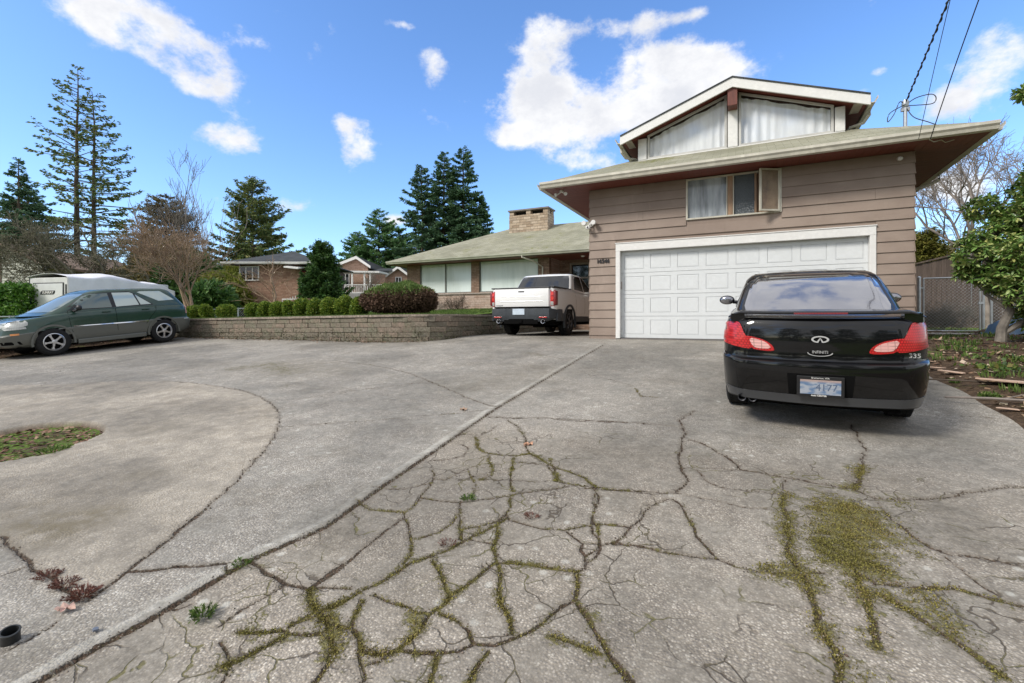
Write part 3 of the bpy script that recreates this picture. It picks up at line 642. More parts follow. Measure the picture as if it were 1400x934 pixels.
M_blind = fabric('closed_blind_behind_glass', [(.52,.60,.56),(.64,.71,.67),(.69,.76,.72)], 3)

# ================= garage wing and house =================
YF = 11.33; SL = -3.39; SR = 2.88; ZG = 1.045; ZS = EYE+3.17; ZE = EYE+3.30
house = thing('house', 'split level house with tan lap siding, white double garage door and mossy shingle roofs', 'house', (-.25, YF+3, ZG))
def lap_boards(rects_excluded, x0, x1, z0, z1, y, rowh, mb, dirx=True, out=-1, seed=1, depth=.030):
    rnd = random.Random(seed); nrow = int(math.ceil((z1-z0)/rowh))
    for r in range(nrow):
        a = z0+r*rowh; b_ = min(z1, a+rowh+.012)
        cuts = [(x0, x1)]
        for ex in rects_excluded:
            if ex[2] < b_-.02 and ex[3] > a+.02:
                nc = []
                for c in cuts:
                    if ex[1] <= c[0] or ex[0] >= c[1]: nc.append(c)
                    else:
                        if ex[0] > c[0]: nc.append((c[0], ex[0]))
                        if ex[1] < c[1]: nc.append((ex[1], c[1]))
                cuts = nc
        for c in cuts:
            # break long runs at butt joints
            xs = [c[0]]; x_ = c[0]+rnd.uniform(1.2, 3.4)
            while x_ < c[1]-.5: xs += [x_]; x_ += rnd.uniform(2.2, 4.2)
            xs.append(c[1])
            for u0, u1 in zip(xs[:-1], xs[1:]):
                j = rnd.uniform(-.0025,.0025); d = depth+j
                lo = y+out*d; hi = y+out*.006
                q = [(u0+.0015, y, a), (u0+.0015, lo, a), (u0+.0015, hi, b_), (u0+.0015, y, b_)]
                if dirx: mb.prism(q, (u1-u0-.003, 0, 0))
                else: mb.prism([(p[1], p[0], p[2]) for p in q], (0, u1-u0-.003, 0))
GX0, GX1, GZ = -2.75, 2.30, EYE+1.81        # garage trim outer
WX0, WX1, WZ0, WZ1 = -1.16, .71, EYE+2.235, EYE+3.15
mb = MB()
# backing walls, butted round the openings
mb.box((SL, YF, ZG-.3), (GX0+.05, YF+.15, ZS)); mb.box((GX1-.05, YF, ZG-.3), (SR, YF+.15, ZS))
mb.box((GX0+.05, YF, GZ-.05), (WX0+.03, YF+.15, ZS)); mb.box((WX1-.03, YF, GZ-.05), (GX1-.05, YF+.15, ZS)); mb.box((WX0+.03, YF, GZ-.05), (WX1-.03, YF+.15, WZ0+.03))
mb.box((SL, YF+.15, ZG-.3), (SL+.15, 27, ZS)); mb.box((SR-.15, YF+.15, ZG-.3), (SR, 27, ZS))
lap_boards([(GX0, GX1, 0, GZ), (WX0, WX1, WZ0, WZ1)], SL, SR, ZG-.1435, ZS, YF, .2085, mb)
lap_boards([], YF-.02, 27, ZG-.1435, ZS, SR, .2085, mb, dirx=False, out=1, seed=2)
lap_boards([], YF-.02, 20, ZG-.1435, ZS, SL, .2085, mb, dirx=False, out=-1, seed=3)
wall = mb.build('siding_wall', M_sid, house, world=True)
mb = MB(); mb.box((SL-.01, YF-.012, ZG-.35), (SR+.01, YF+.001, ZG+.012)); mb.build('foundation', mat('foundation_concrete', (.16,.15,.14), .9), house, world=True)
# garage door and its trim
mb = MB(); th = .115
mb.box((GX0, YF-.045, ZG), (GX0+.10, YF+.10, GZ-.175)); mb.box((GX1-.10, YF-.045, ZG), (GX1, YF+.10, GZ-.175))
mb.box((GX0-.0, YF-.05, GZ-.175), (GX1+.0, YF+.10, GZ)); mb.box((GX0-.015, YF-.065, GZ), (GX1+.015, YF-.002, GZ+.02))
mb.build('door_frame', M_white, house, bevel=.004, world=True)
gd = MB(); dx0, dx1 = GX0+.10, GX1-.10; dy = YF+.105; nrows = 4; dz0, dz1 = ZG+.015, GZ-.175; rh = (dz1-dz0)/nrows; nc = 8; cw = (dx1-dx0)/nc
for r in range(nrows):
    z0 = dz0+r*rh; z1 = z0+rh-.007
    gd.box((dx0, dy+.012, z0+.004), (dx1, dy+.05, z1-.004))
    # rails and stiles standing proud, panels recessed with a raised field
    ry = .085; sx_ = .075
    gd.box((dx0, dy, z0), (dx1, dy+.0065, z0+ry)); gd.box((dx0, dy, z1-ry), (dx1, dy+.0065, z1))
    for c in range(nc+1):
        cx_ = dx0+c*cw; a = max(dx0, cx_-sx_); b_ = min(dx1, cx_+sx_)
        gd.box((a, dy, z0+ry), (b_, dy+.0065, z1-ry))
    for c in range(nc):
        a = dx0+c*cw+sx_+.03; b_ = dx0+(c+1)*cw-sx_-.03; za, zb = z0+ry+.03, z1-ry-.03
        v = [(a-.022, dy+.0063, za-.022),(b_+.022, dy+.0063, za-.022),(b_+.022, dy+.0063, zb+.022),(a-.022, dy+.0063, zb+.022),(a,dy+.004,za),(b_,dy+.004,za),(b_,dy+.004,zb),(a,dy+.004,zb)]
        gd.add(v, [(4,5,6,7),(0,1,5,4),(1,2,6,5),(2,3,7,6),(3,0,4,7)])
gd.box((dx0+.001, dy+.051, dz0), (dx1-.001, dy+.07, dz1))
gdo = gd.build('garage_door', M_door, house, world=True)
gdo['label'] = 'white raised panel double garage door'
mb = MB(); mb.box((dx0+.01, dy-.006, ZG+.001), (dx1-.01, dy+.04, ZG+.016)); mb.build('door_seal', M_black, gdo, world=False)
COL.objects['door_seal'].location = (0,0,0)
mb = MB(); mb.box((dx0+.0, dy-.03, ZG+1.18), (dx0+.012, dy-.001, ZG+1.36)); mb.build('door_bracket', mat('rusty_steel', (.30,.24,.20), .6), gdo).location = (0,0,0)
# dark garage/house interior shell behind openings
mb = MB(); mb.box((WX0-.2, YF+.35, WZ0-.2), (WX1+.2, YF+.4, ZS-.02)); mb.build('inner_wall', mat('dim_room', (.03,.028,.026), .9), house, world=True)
# awning window over the garage
win = MB(); fr = .035
win.box((WX0, YF-.04, WZ0), (WX1, YF+.06, WZ0+fr)); win.box((WX0, YF-.04, WZ1-fr), (WX1, YF+.06, WZ1)); win.box((WX0, YF-.04, WZ0+fr), (WX0+fr, YF+.06, WZ1-fr)); win.box((WX1-fr, YF-.04, WZ0+fr), (WX1, YF+.06, WZ1-fr))
for a in (-.335, -.205): win.box((a, YF-.035, WZ0+fr), (a+.02, YF+.05, WZ1-fr))
wn = win.build('window', M_cream, house, bevel=.003, world=True)
def sub(mbx, name, m, p, **k):
    o = mbx.build(name, m, p, **k); o.location = (0,0,0); return o
mb = MB(); mb.box((-.313, YF-.012, WZ0+fr), (-.207, YF+.03, WZ1-fr)); mb.box((.21, YF-.014, WZ0+fr), (.25, YF+.05, WZ1-fr)); sub(mb, 'mullion', M_wood, wn)
mb = MB(); mb.box((WX0+fr, YF+.012, WZ0+fr), (-.337, YF+.02, WZ1-fr)); sub(mb, 'curtain_pane', M_curt2, wn)
mb = MB(); mb.box((-.183, YF+.005, WZ0+fr), (.208, YF+.015, WZ1-fr)); sub(mb, 'obscure_pane', M_gobs, wn)
mb = MB(); mb.box((.252, YF+.06, WZ0+fr), (WX1-fr, YF+.07, WZ1-fr)); sub(mb, 'open_pane', M_wood, wn)
Ms = Matrix.Translation((.672, YF-.042, 0)) @ Matrix.Rotation(R(30), 4, 'Z')
mb = MB(); a0, a1 = -.43, 0; zz0, zz1 = WZ0+.02, WZ1-.015
for q in (((a0,-.02,zz0),(a1,.02,zz0+.035)),((a0,-.02,zz1-.035),(a1,.02,zz1)),((a0,-.02,zz0+.035),(a0+.035,.02,zz1-.035)),((a1-.035,-.02,zz0+.035),(a1,.02,zz1-.035))): mb.box(q[0], q[1], 0, Ms)
sub(mb, 'open_sash', M_cream, wn, bevel=.002)
mb = MB(); mb.box((a0+.034, -.006, zz0+.034), (a1-.034, .006, zz1-.034), 0, Ms); sub(mb, 'sash_glass', M_gobs2, wn)
# soffit of the garage wing, gutters, roof
EX0, EX1, EY0, EY1 = -4.39, 3.78, 10.65, 28.0
mb = MB()
for i in range(24):      # tongue and groove boards running across the eave
    pass
nb = 62
for i in range(nb):
    x0 = EX0+.03+(EX1-EX0-.06)*i/nb; x1 = EX0+.03+(EX1-EX0-.06)*(i+1)/nb
    mb.box((x0+.003, EY0+.03, ZS), (x1-.001, YF+.02, ZS+.015))
nb = 90
for i in range(nb):
    y0 = YF+.02+(EY1-YF-.02)*i/nb; y1 = YF+.02+(EY1-YF-.02)*(i+1)/nb
    mb.box((EX0+.03, y0+.003, ZS), (SL+.02, y1-.001, ZS+.015)); mb.box((SR-.02, y0+.003, ZS), (EX1-.03, y1-.001, ZS+.015))
mb.box((EX0+.03, EY0+.03, ZS+.0155), (EX1-.03, EY1, ZS+.03))
mb.build('soffit', M_red, house, world=True)
mb = MB()
def gutter(mb, a, b_, outv):
    # K-profile gutter swept from a to b
    a = Vector(a); b_ = Vector(b_); o = Vector(outv)
    prof = [(0,-.005),(.0,.125),(.012,.125),(.012,.01),(.075,.01),(.09,.05),(.118,.085),(.118,.128),(.13,.128),(.13,.078),(.102,.044),(.085,-.005)]
    mb.prism([a+o*p+Vector((0,0,z)) for p, z in prof], b_-a)
gz = ZE-.135
gutter(mb, (EX0-.02, EY0, gz), (EX1+.02, EY0, gz), (0,-1,0))
go = mb.build('gutter', M_cream, house, world=True); go['label'] = 'cream gutter along the garage eave'
mb = MB(); gutter(mb, (EX0, EY0, gz), (EX0, EY1, gz), (-1,0,0)); mb.build('gutter', M_cream, house, world=True)
mb = MB(); gutter(mb, (EX1, EY0, gz), (EX1, EY1, gz), (1,0,0)); mb.build('gutter', M_cream, house, world=True)
mb = MB(); mb.box((EX0, EY0, ZS-.01), (EX1, EY0+.03, ZE-.01)); mb.box((EX0, EY0+.03, ZS-.01), (EX0+.03, EY1, ZE-.01)); mb.box((EX1-.03, EY0+.03, ZS-.01), (EX1, EY1, ZE-.01))
mb.build('fascia', M_cream, house, world=True)
def hip(mb, x0, x1, y0, y1, ze, p, th=.035, ov=.03, sag=0):
    x0 -= ov; x1 += ov; y0 -= ov; y1 += ov; ze -= 0
    if (x1-x0) < (y1-y0): hw = (x1-x0)/2; r0 = ((x0+x1)/2, y0+hw, ze+p*hw); r1 = ((x0+x1)/2, y1-hw, ze+p*hw); lay = 0
    else: hw = (y1-y0)/2; r0 = (x0+hw, (y0+y1)/2, ze+p*hw); r1 = (x1-hw, (y0+y1)/2, ze+p*hw); lay = 1
    c = [(x0,y0,ze),(x1,y0,ze),(x1,y1,ze),(x0,y1,ze)]
    dn = lambda v: (v[0], v[1], v[2]-th)
    vs = c+[r0, r1]+[dn(v) for v in c]+[dn(r0), dn(r1)]
    if lay == 0: fs = [(0,1,4),(1,2,5,4),(2,3,5),(3,0,4,5)]
    else: fs = [(0,1,5,4),(1,2,5),(2,3,4,5),(3,0,4)]
    fs2 = [tuple(i+6 for i in reversed(f)) for f in fs]
    mb.add(vs, fs+fs2+[(0,6,7,1),(1,7,8,2),(2,8,9,3),(3,9,6,0)])
RP = .455
mb = MB(); hip(mb, EX0, EX1, EY0, EY1, ZE, RP)
ro = mb.build('roof', M_shin, house, world=True, normals=True); slope_uv(ro); ro['label'] = 'moss streaked shingle hip roof over the garage'
# ---- pop-up gable storey ----
TW = 12.2; TG = 11.78; sc0 = -.225
DX0, DX1 = -2.39, 1.94; zsill = 5.49
def gz_(x, z_ap=6.85, sl=.36): return z_ap - sl*abs(x-sc0)
attic = MB()
# side walls and back
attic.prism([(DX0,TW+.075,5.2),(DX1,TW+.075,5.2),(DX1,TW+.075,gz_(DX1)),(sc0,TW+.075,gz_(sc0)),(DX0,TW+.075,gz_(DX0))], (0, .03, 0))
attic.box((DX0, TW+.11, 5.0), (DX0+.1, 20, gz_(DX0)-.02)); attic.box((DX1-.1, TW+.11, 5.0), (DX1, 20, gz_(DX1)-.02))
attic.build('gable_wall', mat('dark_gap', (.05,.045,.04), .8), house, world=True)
mb = MB()
mb.box((DX0, TW-.05, zsill-.07), (DX1, TW-.001, zsill+.02))
for a, b_ in ((DX0, DX0+.21), (sc0-.105, sc0+.105), (DX1-.18, DX1)):
    top = min(gz_(a), gz_(b_))-.04
    mb.box((a, TW-.06, zsill+.02), (b_, TW-.001, top))
mb.box((DX0-.05, TW-.10, zsill-.10), (DX1+.05, TW-.05, zsill-.075))
mb.build('gable_trim', M_white, house, world=True, bevel=.004)
def gwin(x0, x1, name):
    f = .05
    def ring(x0, x1, zb, drop): return [(x0,zb),(x1,zb),(x1,gz_(x1)-drop),(x0,gz_(x0)-drop)]
    o_ = ring(x0, x1, zsill+.021, .05); i_ = ring(x0+f, x1-f, zsill+.021+f*.8, .05+f)
    mb = MB(); vs = []
    for y_ in (TW-.045, TW-.002):
        vs += [(x, y_, z) for x, z in o_]+[(x, y_, z) for x, z in i_]
    fs = []
    for k in range(4):
        j = (k+1)%4; fs += [(k,j,4+j,4+k),(8+j,8+k,12+k,12+j),(4+k,4+j,12+j,12+k),(k,8+k,8+j,j)]
    mb.add(vs, fs); wo = mb.build('window', mat('grey_window_frame', (.50,.49,.46), .5), house, world=True)
    # pleated curtain close behind the glass
    mb = MB(); n = int((x1-x0)/.014); vs = []; fs = []; rr = random.Random(int(x0*10)); ph = 0
    for k in range(n+1):
        x = x0+f+(x1-x0-2*f)*k/n; ph += rr.uniform(.25, .65); yy = TW+.035+.024*math.sin(ph)*(.5+.5*math.sin(k*.05+1))
        vs += [(x, yy, zsill+.04), (x, yy, gz_(x)-.05-f-.035-.015*math.sin(ph*.31))]
    for k in range(n): fs.append((2*k, 2*k+2, 2*k+3, 2*k+1))
    mb.add(vs, fs); sub(mb, 'curtain', M_curt, wo, smooth=True, normals=False)
    mb = MB(); mb.quad((x0+f,TW-.024,zsill+.06),(x1-f,TW-.024,zsill+.06),(x1-f,TW-.024,gz_(x1-f)-.05-f),(x0+f,TW-.024,gz_(x0+f)-.05-f)); sub(mb, 'pane', M_clearg, wo, normals=False)
gwin(DX0+.23, sc0-.125, 'a'); gwin(sc0+.125, DX1-.20, 'b')
# gable roof slabs with a white barge board
GE0, GE1 = sc0-2.535, sc0+2.535; ga = 6.985; sl = .36
mb = MB()
for sgn, xe in ((-1, GE0), (1, GE1)):
    ze_ = ga-sl*2.535; mb.prism([(sc0,TG-.02,ga),(xe,TG-.02,ze_),(xe,TG-.02,ze_-.03),(sc0,TG-.02,ga-.03)], (0, 9.5, 0))
o = mb.build('gable_roof', M_shin_dark, house, world=True); slope_uv(o)
mb = MB()
for sgn, xe in ((-1, GE0), (1, GE1)):
    ze_ = ga-sl*2.535; mb.prism([(sc0,TG,ga-.031),(xe,TG,ze_-.031),(xe,TG,ze_-.235),(sc0,TG,ga-.24)], (0, .045, 0))
mb.build('barge_board', M_white, house, world=True)
mb = MB()
for sgn, xe in ((-1, GE0), (1, GE1)):
    ze_ = ga-sl*2.535; mb.prism([(sc0,TG+.046,ga-.12),(xe-sgn*.02,TG+.046,ze_-.12),(xe-sgn*.02,TG+.046,ze_-.15),(sc0,TG+.046,ga-.15)], (0, 9.3, 0))
mb.build('gable_soffit', M_red, house, world=True)
mb = MB(); mb.box((sc0-.10, TG+.05, gz_(sc0)-.50), (sc0+.10, TW-.065, gz_(sc0)+.0)); mb.build('ridge_beam', M_brickr, house, world=True, bevel=.006)
for sgn, xe, dx in ((-1, GE0, DX0), (1, GE1, DX1)):
    mb = MB(); ze_ = ga-sl*2.535; gutter(mb, (xe, TG+.02, ze_-.19), (xe, 20, ze_-.19), (sgn,0,0)); mb.build('gutter', M_cream, house, world=True)
    mb = MB(); mb.tube([(xe+sgn*.06, TG+.35, ze_-.19), (xe+sgn*.05, TG+.37, ze_-.30), (xe-sgn*.03, TG+.5, ze_-.42), (dx+sgn*.12, TG+.62, ze_-.44), (dx+sgn*.05, TG+.65, ze_-.50), (dx+sgn*.05, TG+.66, ze_-.68)], .033, 8)
    mb.build('downspout', M_cream, house, smooth=True, world=True)
    mb = MB()
    for k in range(10): mb.box((min(xe, dx)+.10+.0, TG+.08+k*.055, ze_-.152), (max(xe, dx)-.10, TG+.105+k*.055, ze_-.15+.001))
    mb.build('soffit_vent', M_cream, house, world=True)
# right hand downspout elbow under the main eave
mb = MB(); mb.tube([(EX1+.05, 13.35, gz), (EX1+.05, 13.35, ZS-.12), (EX1-.1, 13.4, ZS-.2), (SR+.08, 13.5, ZS-.42), (SR+.055, 13.5, ZS-.6), (SR+.055, 13.5, ZG+.1)], .036, 8)
mb.build('downspout', M_cream, house, smooth=True, world=True)
# ---- long low wing at the back left ----
LY = 18.8; LE = 18.0; LX0 = -15.5; lz = EYE+2.80
mb = MB(); hip(mb, LX0, 2.0, LE, 27.0, lz, .445)
ro2 = mb.build('roof', M_shin, house, world=True); slope_uv(ro2); ro2['label'] = 'long low shingle roof of the back wing'
mb = MB(); gutter(mb, (LX0-.02, LE, lz-.135), (EX0+1.0, LE, lz-.135), (0,-1,0)); mb.build('gutter', mat('grey_green_gutter', (.36,.36,.28), .5), house, world=True)
mb = MB(); mb.box((LX0, LE, lz-.17), (EX0+.95, LE+.03, lz-.01)); mb.box((LX0, LE+.03, lz-.17), (LX0+.03, 27, lz-.01)); mb.build('fascia', mat('brown_fascia', (.10,.07,.05), .6), house, world=True)
mb = MB(); mb.box((LX0+.03, LE+.03, lz-.15), (SL-.01, 27, lz-.12)); mb.build('soffit', M_red, house, world=True)
wx = [(-14.18, -11.26), (-10.85, -7.92)]; wz0, wz1 = 2.74, 4.16
mb = MB()
xl = -14.95
mb.box((xl, LY, 1.6), (-7.42, LY+.25, wz0)); 
mb.box((xl, LY+.0, wz1+.001), (-7.42, LY+.25, lz-.15))
mb.box((-7.42-.15, LY+.25, 1.0), (-7.42, 20.05, lz-.15)); mb.box((xl, LY+.25, 1.6), (xl+.2, 27, lz-.15))
mb.build('stone_wall', M_stone, house, world=True)
for a, b_ in ((xl, -14.18), (-11.26, -10.85), (-7.92, -7.42)):
    mb = MB(); mb.box((a, LY-.015, wz0-.02), (b_, LY+.24, wz1)); mb.build('pier', M_pier, house, world=True)
mb = MB(); mb.box((xl-.03, LY-.06, wz0-.07), (-7.40, LY-.001, wz0-.022)); mb.build('sill', mat('stone_sill', (.36,.31,.27), .8), house, world=True)
for (a, b_), sp in zip(wx, (-12.72, -9.4)):
    mb = MB(); f = .04
    mb.box((a, LY+.03, wz0), (b_, LY+.1, wz0+f)); mb.box((a, LY+.03, wz1-f), (b_, LY+.1, wz1)); mb.box((a, LY+.03, wz0+f), (a+f, LY+.1, wz1-f)); mb.box((b_-f, LY+.03, wz0+f), (b_, LY+.1, wz1-f))
    if sp < -12: mb.box((sp-.02, LY+.03, wz0+f), (sp+.02, LY+.1, wz1-f))
    wo = mb.build('window', mat('bronze_frame', (.15,.15,.13), .5), house, world=True)
    mb = MB(); mb.box((a+f, LY+.085, wz0+f), (b_-f, LY+.095, wz1-f)); sub(mb, 'blind', M_blind, wo)
# entry recess
EYW = 20.05
mb = MB(); mb.box((-7.42, EYW, 1.0), (SL, EYW+.2, 2.05)); mb.box((-7.42, EYW, 4.0), (SL, EYW+.2, lz-.15)); mb.box((-7.42, EYW, 2.05), (-6.95, EYW+.2, 4.0)); mb.box((-3.7, EYW, 2.05), (SL, EYW+.2, 4.0))
mb.build('entry_wall', M_pier, house, world=True)
mb = MB(); mb.box((-6.95, EYW+.15, 2.05), (-3.7, EYW+.18, 4.0)); mb.build('entry_glass', M_gdark, house, world=True)
mb = MB()
for x in (-6.95, -6.1, -4.9, -3.78): mb.box((x, EYW+.02, 2.05), (x+.08, EYW+.149, 4.0))
for z in (2.05, 3.3, 3.92):
    for a, b_ in ((-6.87,-6.1),(-6.02,-4.9),(-4.82,-3.78)): mb.box((a, EYW+.03, z), (b_, EYW+.148, z+.07))
mb.build('entry_frame', mat('entry_trim', (.30,.25,.20), .6), house, world=True)
mb = MB(); mb.tube([(-8.3, LE-.08, lz-.12), (-8.3, LE-.08, lz-.2), (-7.95, LE+.25, lz-.33), (-7.7, LY-.06, lz-.55), (-7.7, LY-.06, 1.9)], .035, 8); mb.build('downspout', M_cream, house, smooth=True, world=True)
mb = MB(); mb.lathe([(lz-.20, .05), (lz-.152, .10)], 14, 'z', (-6.0, 19.0, 0)); mb.build('ceiling_lamp', M_white, house, smooth=True, world=True)
# chimney
mb = MB(); cx0, cx1, cy0, cy1 = -10.66, -8.56, 21.5, 22.35
mb.box((cx0, cy0, 5.5), (cx1, cy1, 6.72)); ch = mb.build('chimney', M_chim, house, world=True)
for a in (cx0+.0, (cx0+cx1)/2-.12, cx1-.26):
    for q0, q1 in ((cy0+.01, cy0+.3), (cy1-.3, cy1-.01)):
        mb = MB(); mb.box((a+.01, q0, 6.72), (a+.25, q1, 6.93)); sub(mb, 'chimney_pier', M_chim, ch)
mb = MB(); mb.box((cx0-.05, cy0-.05, 6.93), (cx1+.05, cy1+.05, 7.0)); sub(mb, 'chimney_cap', mat('cap_slab', (.20,.18,.16), .9), ch)
mb = MB(); mb.box((cx0+.26, cy0+.31, 6.72), (cx1-.27, cy1-.31, 6.92)); sub(mb, 'flue', mat('soot', (.015,.014,.013), .9), ch)
# house number, lamps, camera
n0 = ont(824, 357.5, YF-.02)
text_mesh('16546', .135, mat('numeral_black', (.02,.018,.018), .4), 'house_number', house, Matrix.Translation(-house.location) @ face_M((n0[0]+.01, YF-.031, n0[2]), (1,0,0), (0,0,1)), .012, (.95,1), bold=.003)
cam_ = thing('security_camera', 'white flood light with camera on the left corner of the garage wall', 'security camera', (SL-.02, YF-.03, EYE+2.33))
mb = MB(); mb.lathe([(-.03,.055),(.0,.055),(.02,.04)], 14, 'y', (.06,.0,.0)); mb.tube([(.06,-.02,0),(.06,-.09,-.02),(.02,-.14,-.05)], .018, 8); mb.build('mount', M_white, cam_, smooth=True)
for dx_ in (-.09, .15):
    mb = MB(); mb.lathe([(-.17,.055),(-.15,.06),(-.05,.045),(-.02,.025)], 14, 'y', (dx_,0,.02)); l_ = mb.build('lamp_head', M_white, cam_, smooth=True)
mb = MB(); mb.box((-.03,-.2,-.13), (.07,-.1,-.06)); mb.build('camera_body', M_white, cam_, bevel=.012, smooth=True)
mb = MB(); mb.lathe([(-.208,.02),(-.2,.022)], 12, 'y', (.02,0,-.095)); mb.build('lens', M_black, cam_)
fl = thing('flood_light', 'pair of small white spot lamps under the left eave', 'light', (-4.02, 11.0, ZS))
mb = MB(); mb.lathe([(-.03,.05),(0,.05)], 14, 'z'); mb.build('mount', M_white, fl, smooth=True)
for s_ in (-1, 1):
    mb = MB(); mb.tube([(0,0,-.03),(s_*.06,-.01,-.07),(s_*.1,-.03,-.09),(s_*.13,-.07,-.11)], [.014,.016,.03,.045], 10); mb.build('lamp_head', M_white, fl, smooth=True)
p_ = ont(1230, 217, YF-.03)
fl2 = thing('wall_lamp', 'small bare bulb lamp high on the right end of the garage wall', 'light', (p_[0], YF-.03, p_[2]))
mb = MB(); mb.lathe([(-.04,.035),(0,.045),(.012,.045)], 12, 'y'); mb.build('mount', M_cream, fl2, smooth=True)
mb = MB(); mb.sphere((-.01,-.09,-.02), .04, 8); mb.build('bulb', M_white, fl2, smooth=True)
wb = thing('meter_box', 'small round white electric meter on the right wall of the garage', 'meter', (SR+.02, 12.2, 1.045+1.55))
mb = MB(); mb.box((.0,-.1,-.16),(.08,.1,.12)); mb.build('case', M_metal, wb, bevel=.01); mb = MB(); mb.lathe([(.08,.075),(.14,.07),(.155,.05)], 16, 'x'); mb.build('dial', M_white, wb, smooth=True)
# service mast and overhead cables
MX, MY = 2.88, 11.85
mast = thing('service_mast', 'grey electrical mast standing on the garage roof with looping cables', 'mast', (MX, MY, 4.9))
mb = MB(); mb.tube([(0,0,0),(0,0,.80)], .034, 12); mb.build('pole', M_metal, mast, smooth=True)
mb = MB(); mb.lathe([(.80,.05),(.86,.065),(.93,.05),(.95,.02)], 14, 'z'); mb.box((-.07,-.03,.72),(.07,.03,.79)); mb.build('weather_head', M_metal, mast, smooth=True)
M_cab = mat('cable_black', (.03,.03,.032), .6, var=0)
for pts in ([(0,0,.84),(-.10,-.05,.90),(-.2,-.1,.66),(-.30,-.1,.52),(-.26,-.08,.7),(0,-.05,.84)], [(0,0,.84),(.15,-.08,.92),(.34,-.2,.90),(.40,-.25,.80),(.35,-.25,.70),(.15,-.12,.76),(.05,0,.82)], [(0,0,.82),(.1,-.1,.55),(.3,-.15,.40),(.42,-.2,.30)]):
    P_ = []
    for i in range(len(pts)-1):
        a = Vector(pts[max(i-1,0)]); b_ = Vector(pts[i]); c = Vector(pts[i+1]); d = Vector(pts[min(i+2,len(pts)-1)])
        for k in range(6):
            u = k/6; P_.append(.5*((2*b_)+(c-a)*u+(2*a-5*b_+4*c-d)*u*u+(3*b_-a-3*c+d)*u**3))
    P_.append(Vector(pts[-1])); mb = MB(); mb.tube(P_, .009, 6); mb.build('cable', M_cab, mast, smooth=True)
def cable(name, label, A, px_top, depth, far, r, twist=0):
    A = Vector(A); bx, by = PW(px_top, depth); B = Vector((bx, by, ZW(0, depth)))
    d = (B-A); C_ = B + Vector((d.x, d.y, 0)).normalized()*far; C_.z = B.z + far*.22
    mb = MB(); P_ = []
    for k in range(60):
        u = k/59; p = A*(1-u)**2 + 2*u*(1-u)*B + C_*u*u
        P_.append(p)
    # make the curve pass through B: quadratic through three points
    P_ = []
    tb = d.length/(d.length+far)
    for k in range(90):
        u = k/89
        l0 = (u-tb)*(u-1)/(tb); l1 = u*(u-1)/(tb*(tb-1)); l2 = u*(u-tb)/(1-tb); P_.append(A*l0+B*l1+C_*l2)
    mb.tube(P_, r, 6)
    if twist:
        L = 0; Q = []
        for i, p in enumerate(P_):
            if i: L += (p-P_[i-1]).length
        N = 900; Q = []
        for k in range(N):
            f = k/(N-1)*(len(P_)-1); i = min(int(f), len(P_)-2); p = P_[i].lerp(P_[i+1], f-i); s_ = L*k/(N-1)
            Q.append(p+Vector((math.cos(s_*26), math.sin(s_*26)*.5, math.sin(s_*26)))*r*1.5)
        mb.tube(Q, r*.75, 5)
    o = mb.build(name, M_cab, smooth=True); tag(o, label, 'cable')
cable('overhead_cable', 'thick twisted overhead cable leading to the roof mast', (MX, MY, 4.9+.88), 1297, 7.0, 14, .011, 1)
f1 = ont(1256, 190, EY0-.14); f2 = ont(1272, 190, EY0-.14)
cable('overhead_cable', 'thin overhead wire left of the two tied to the eave', (f1[0], EY0-.14, f1[2]), 1299, 6.3, 14, .0045)
cable('overhead_cable', 'black overhead wire right of the two tied to the eave', (f2[0], EY0-.14, f2[2]), 1338, 6.3, 14, .0075)
q = [(f2[0], EY0-.14, f2[2]), (f2[0]+.02, EY0-.02, ZS-.03), (f2[0]+.1, EY0+.05, ZS-.06), (f2[0]+.22, EY0+.12, ZS-.02), (f2[0]+.3, EY0+.2, ZS-.05), (f2[0]+.42, EY0+.2, ZS-.02)]
mb = MB(); mb.tube(q, .007, 6); tag(mb.build('loose_wire', M_cream, smooth=True), 'short loose pale wire curling under the right eave', 'wire')
# ================= vehicles =================
def carpaint(name, col, coat=1.0, flake=.0, rough=.35, dirt=.12):
    m, t, b = mat0(name); p = t.obj()
    c = t.mix(t.math('MULTIPLY', t.smooth(t.noise(p, 2.3, 5, .7), .45, .75), dirt), col, tuple(x*.55+.09 for x in col))
    t.put(b, 'Base Color', c); b.inputs['Roughness'].default_value = rough; b.inputs['Metallic'].default_value = flake
    b.inputs['Coat Weight'].default_value = coat; t.put(b, 'Coat Roughness', t.math('ADD', .03, t.math('MULTIPLY', t.noise(p, 3, 5), .05))); return m
M_pblack = carpaint('black_car_paint', (.003,.003,.0035), .9, .0, .4, .0)
M_pblack.node_tree.nodes['Principled BSDF'].inputs['Specular IOR Level'].default_value = .1
M_pwhite = carpaint('pearl_white_paint', (.80,.80,.78), 1, 0, .4, .05)
M_pgreen = carpaint('dark_green_paint', (.008,.042,.025), .7, .1, .35, .16)
M_clad = carpaint('grey_bronze_cladding', (.115,.12,.105), .5, .2, .45, .15)
M_plast = mat('dark_bumper_plastic', (.045,.052,.06), .55, var=.15, scale=6, bump=.1, bscale=300)
M_under = mat('underbody_black', (.004,.004,.004), .9, var=0, spec=.1)
M_tyre = mat('tyre_rubber', (.014,.014,.014), .8, var=.25, scale=20, bump=.2, bscale=90, spec=.3)
M_rim = mat('alloy_silver', (.60,.60,.61), .3, metal=.85, var=.08)
M_rimd = mat('dark_alloy', (.06,.06,.065), .35, metal=.6, var=.08)
M_chrome = mat('chrome', (.75,.76,.78), .12, metal=1, var=0)
M_badge = mat('satin_chrome_badge', (.62,.62,.62), .3, metal=.35, var=0)
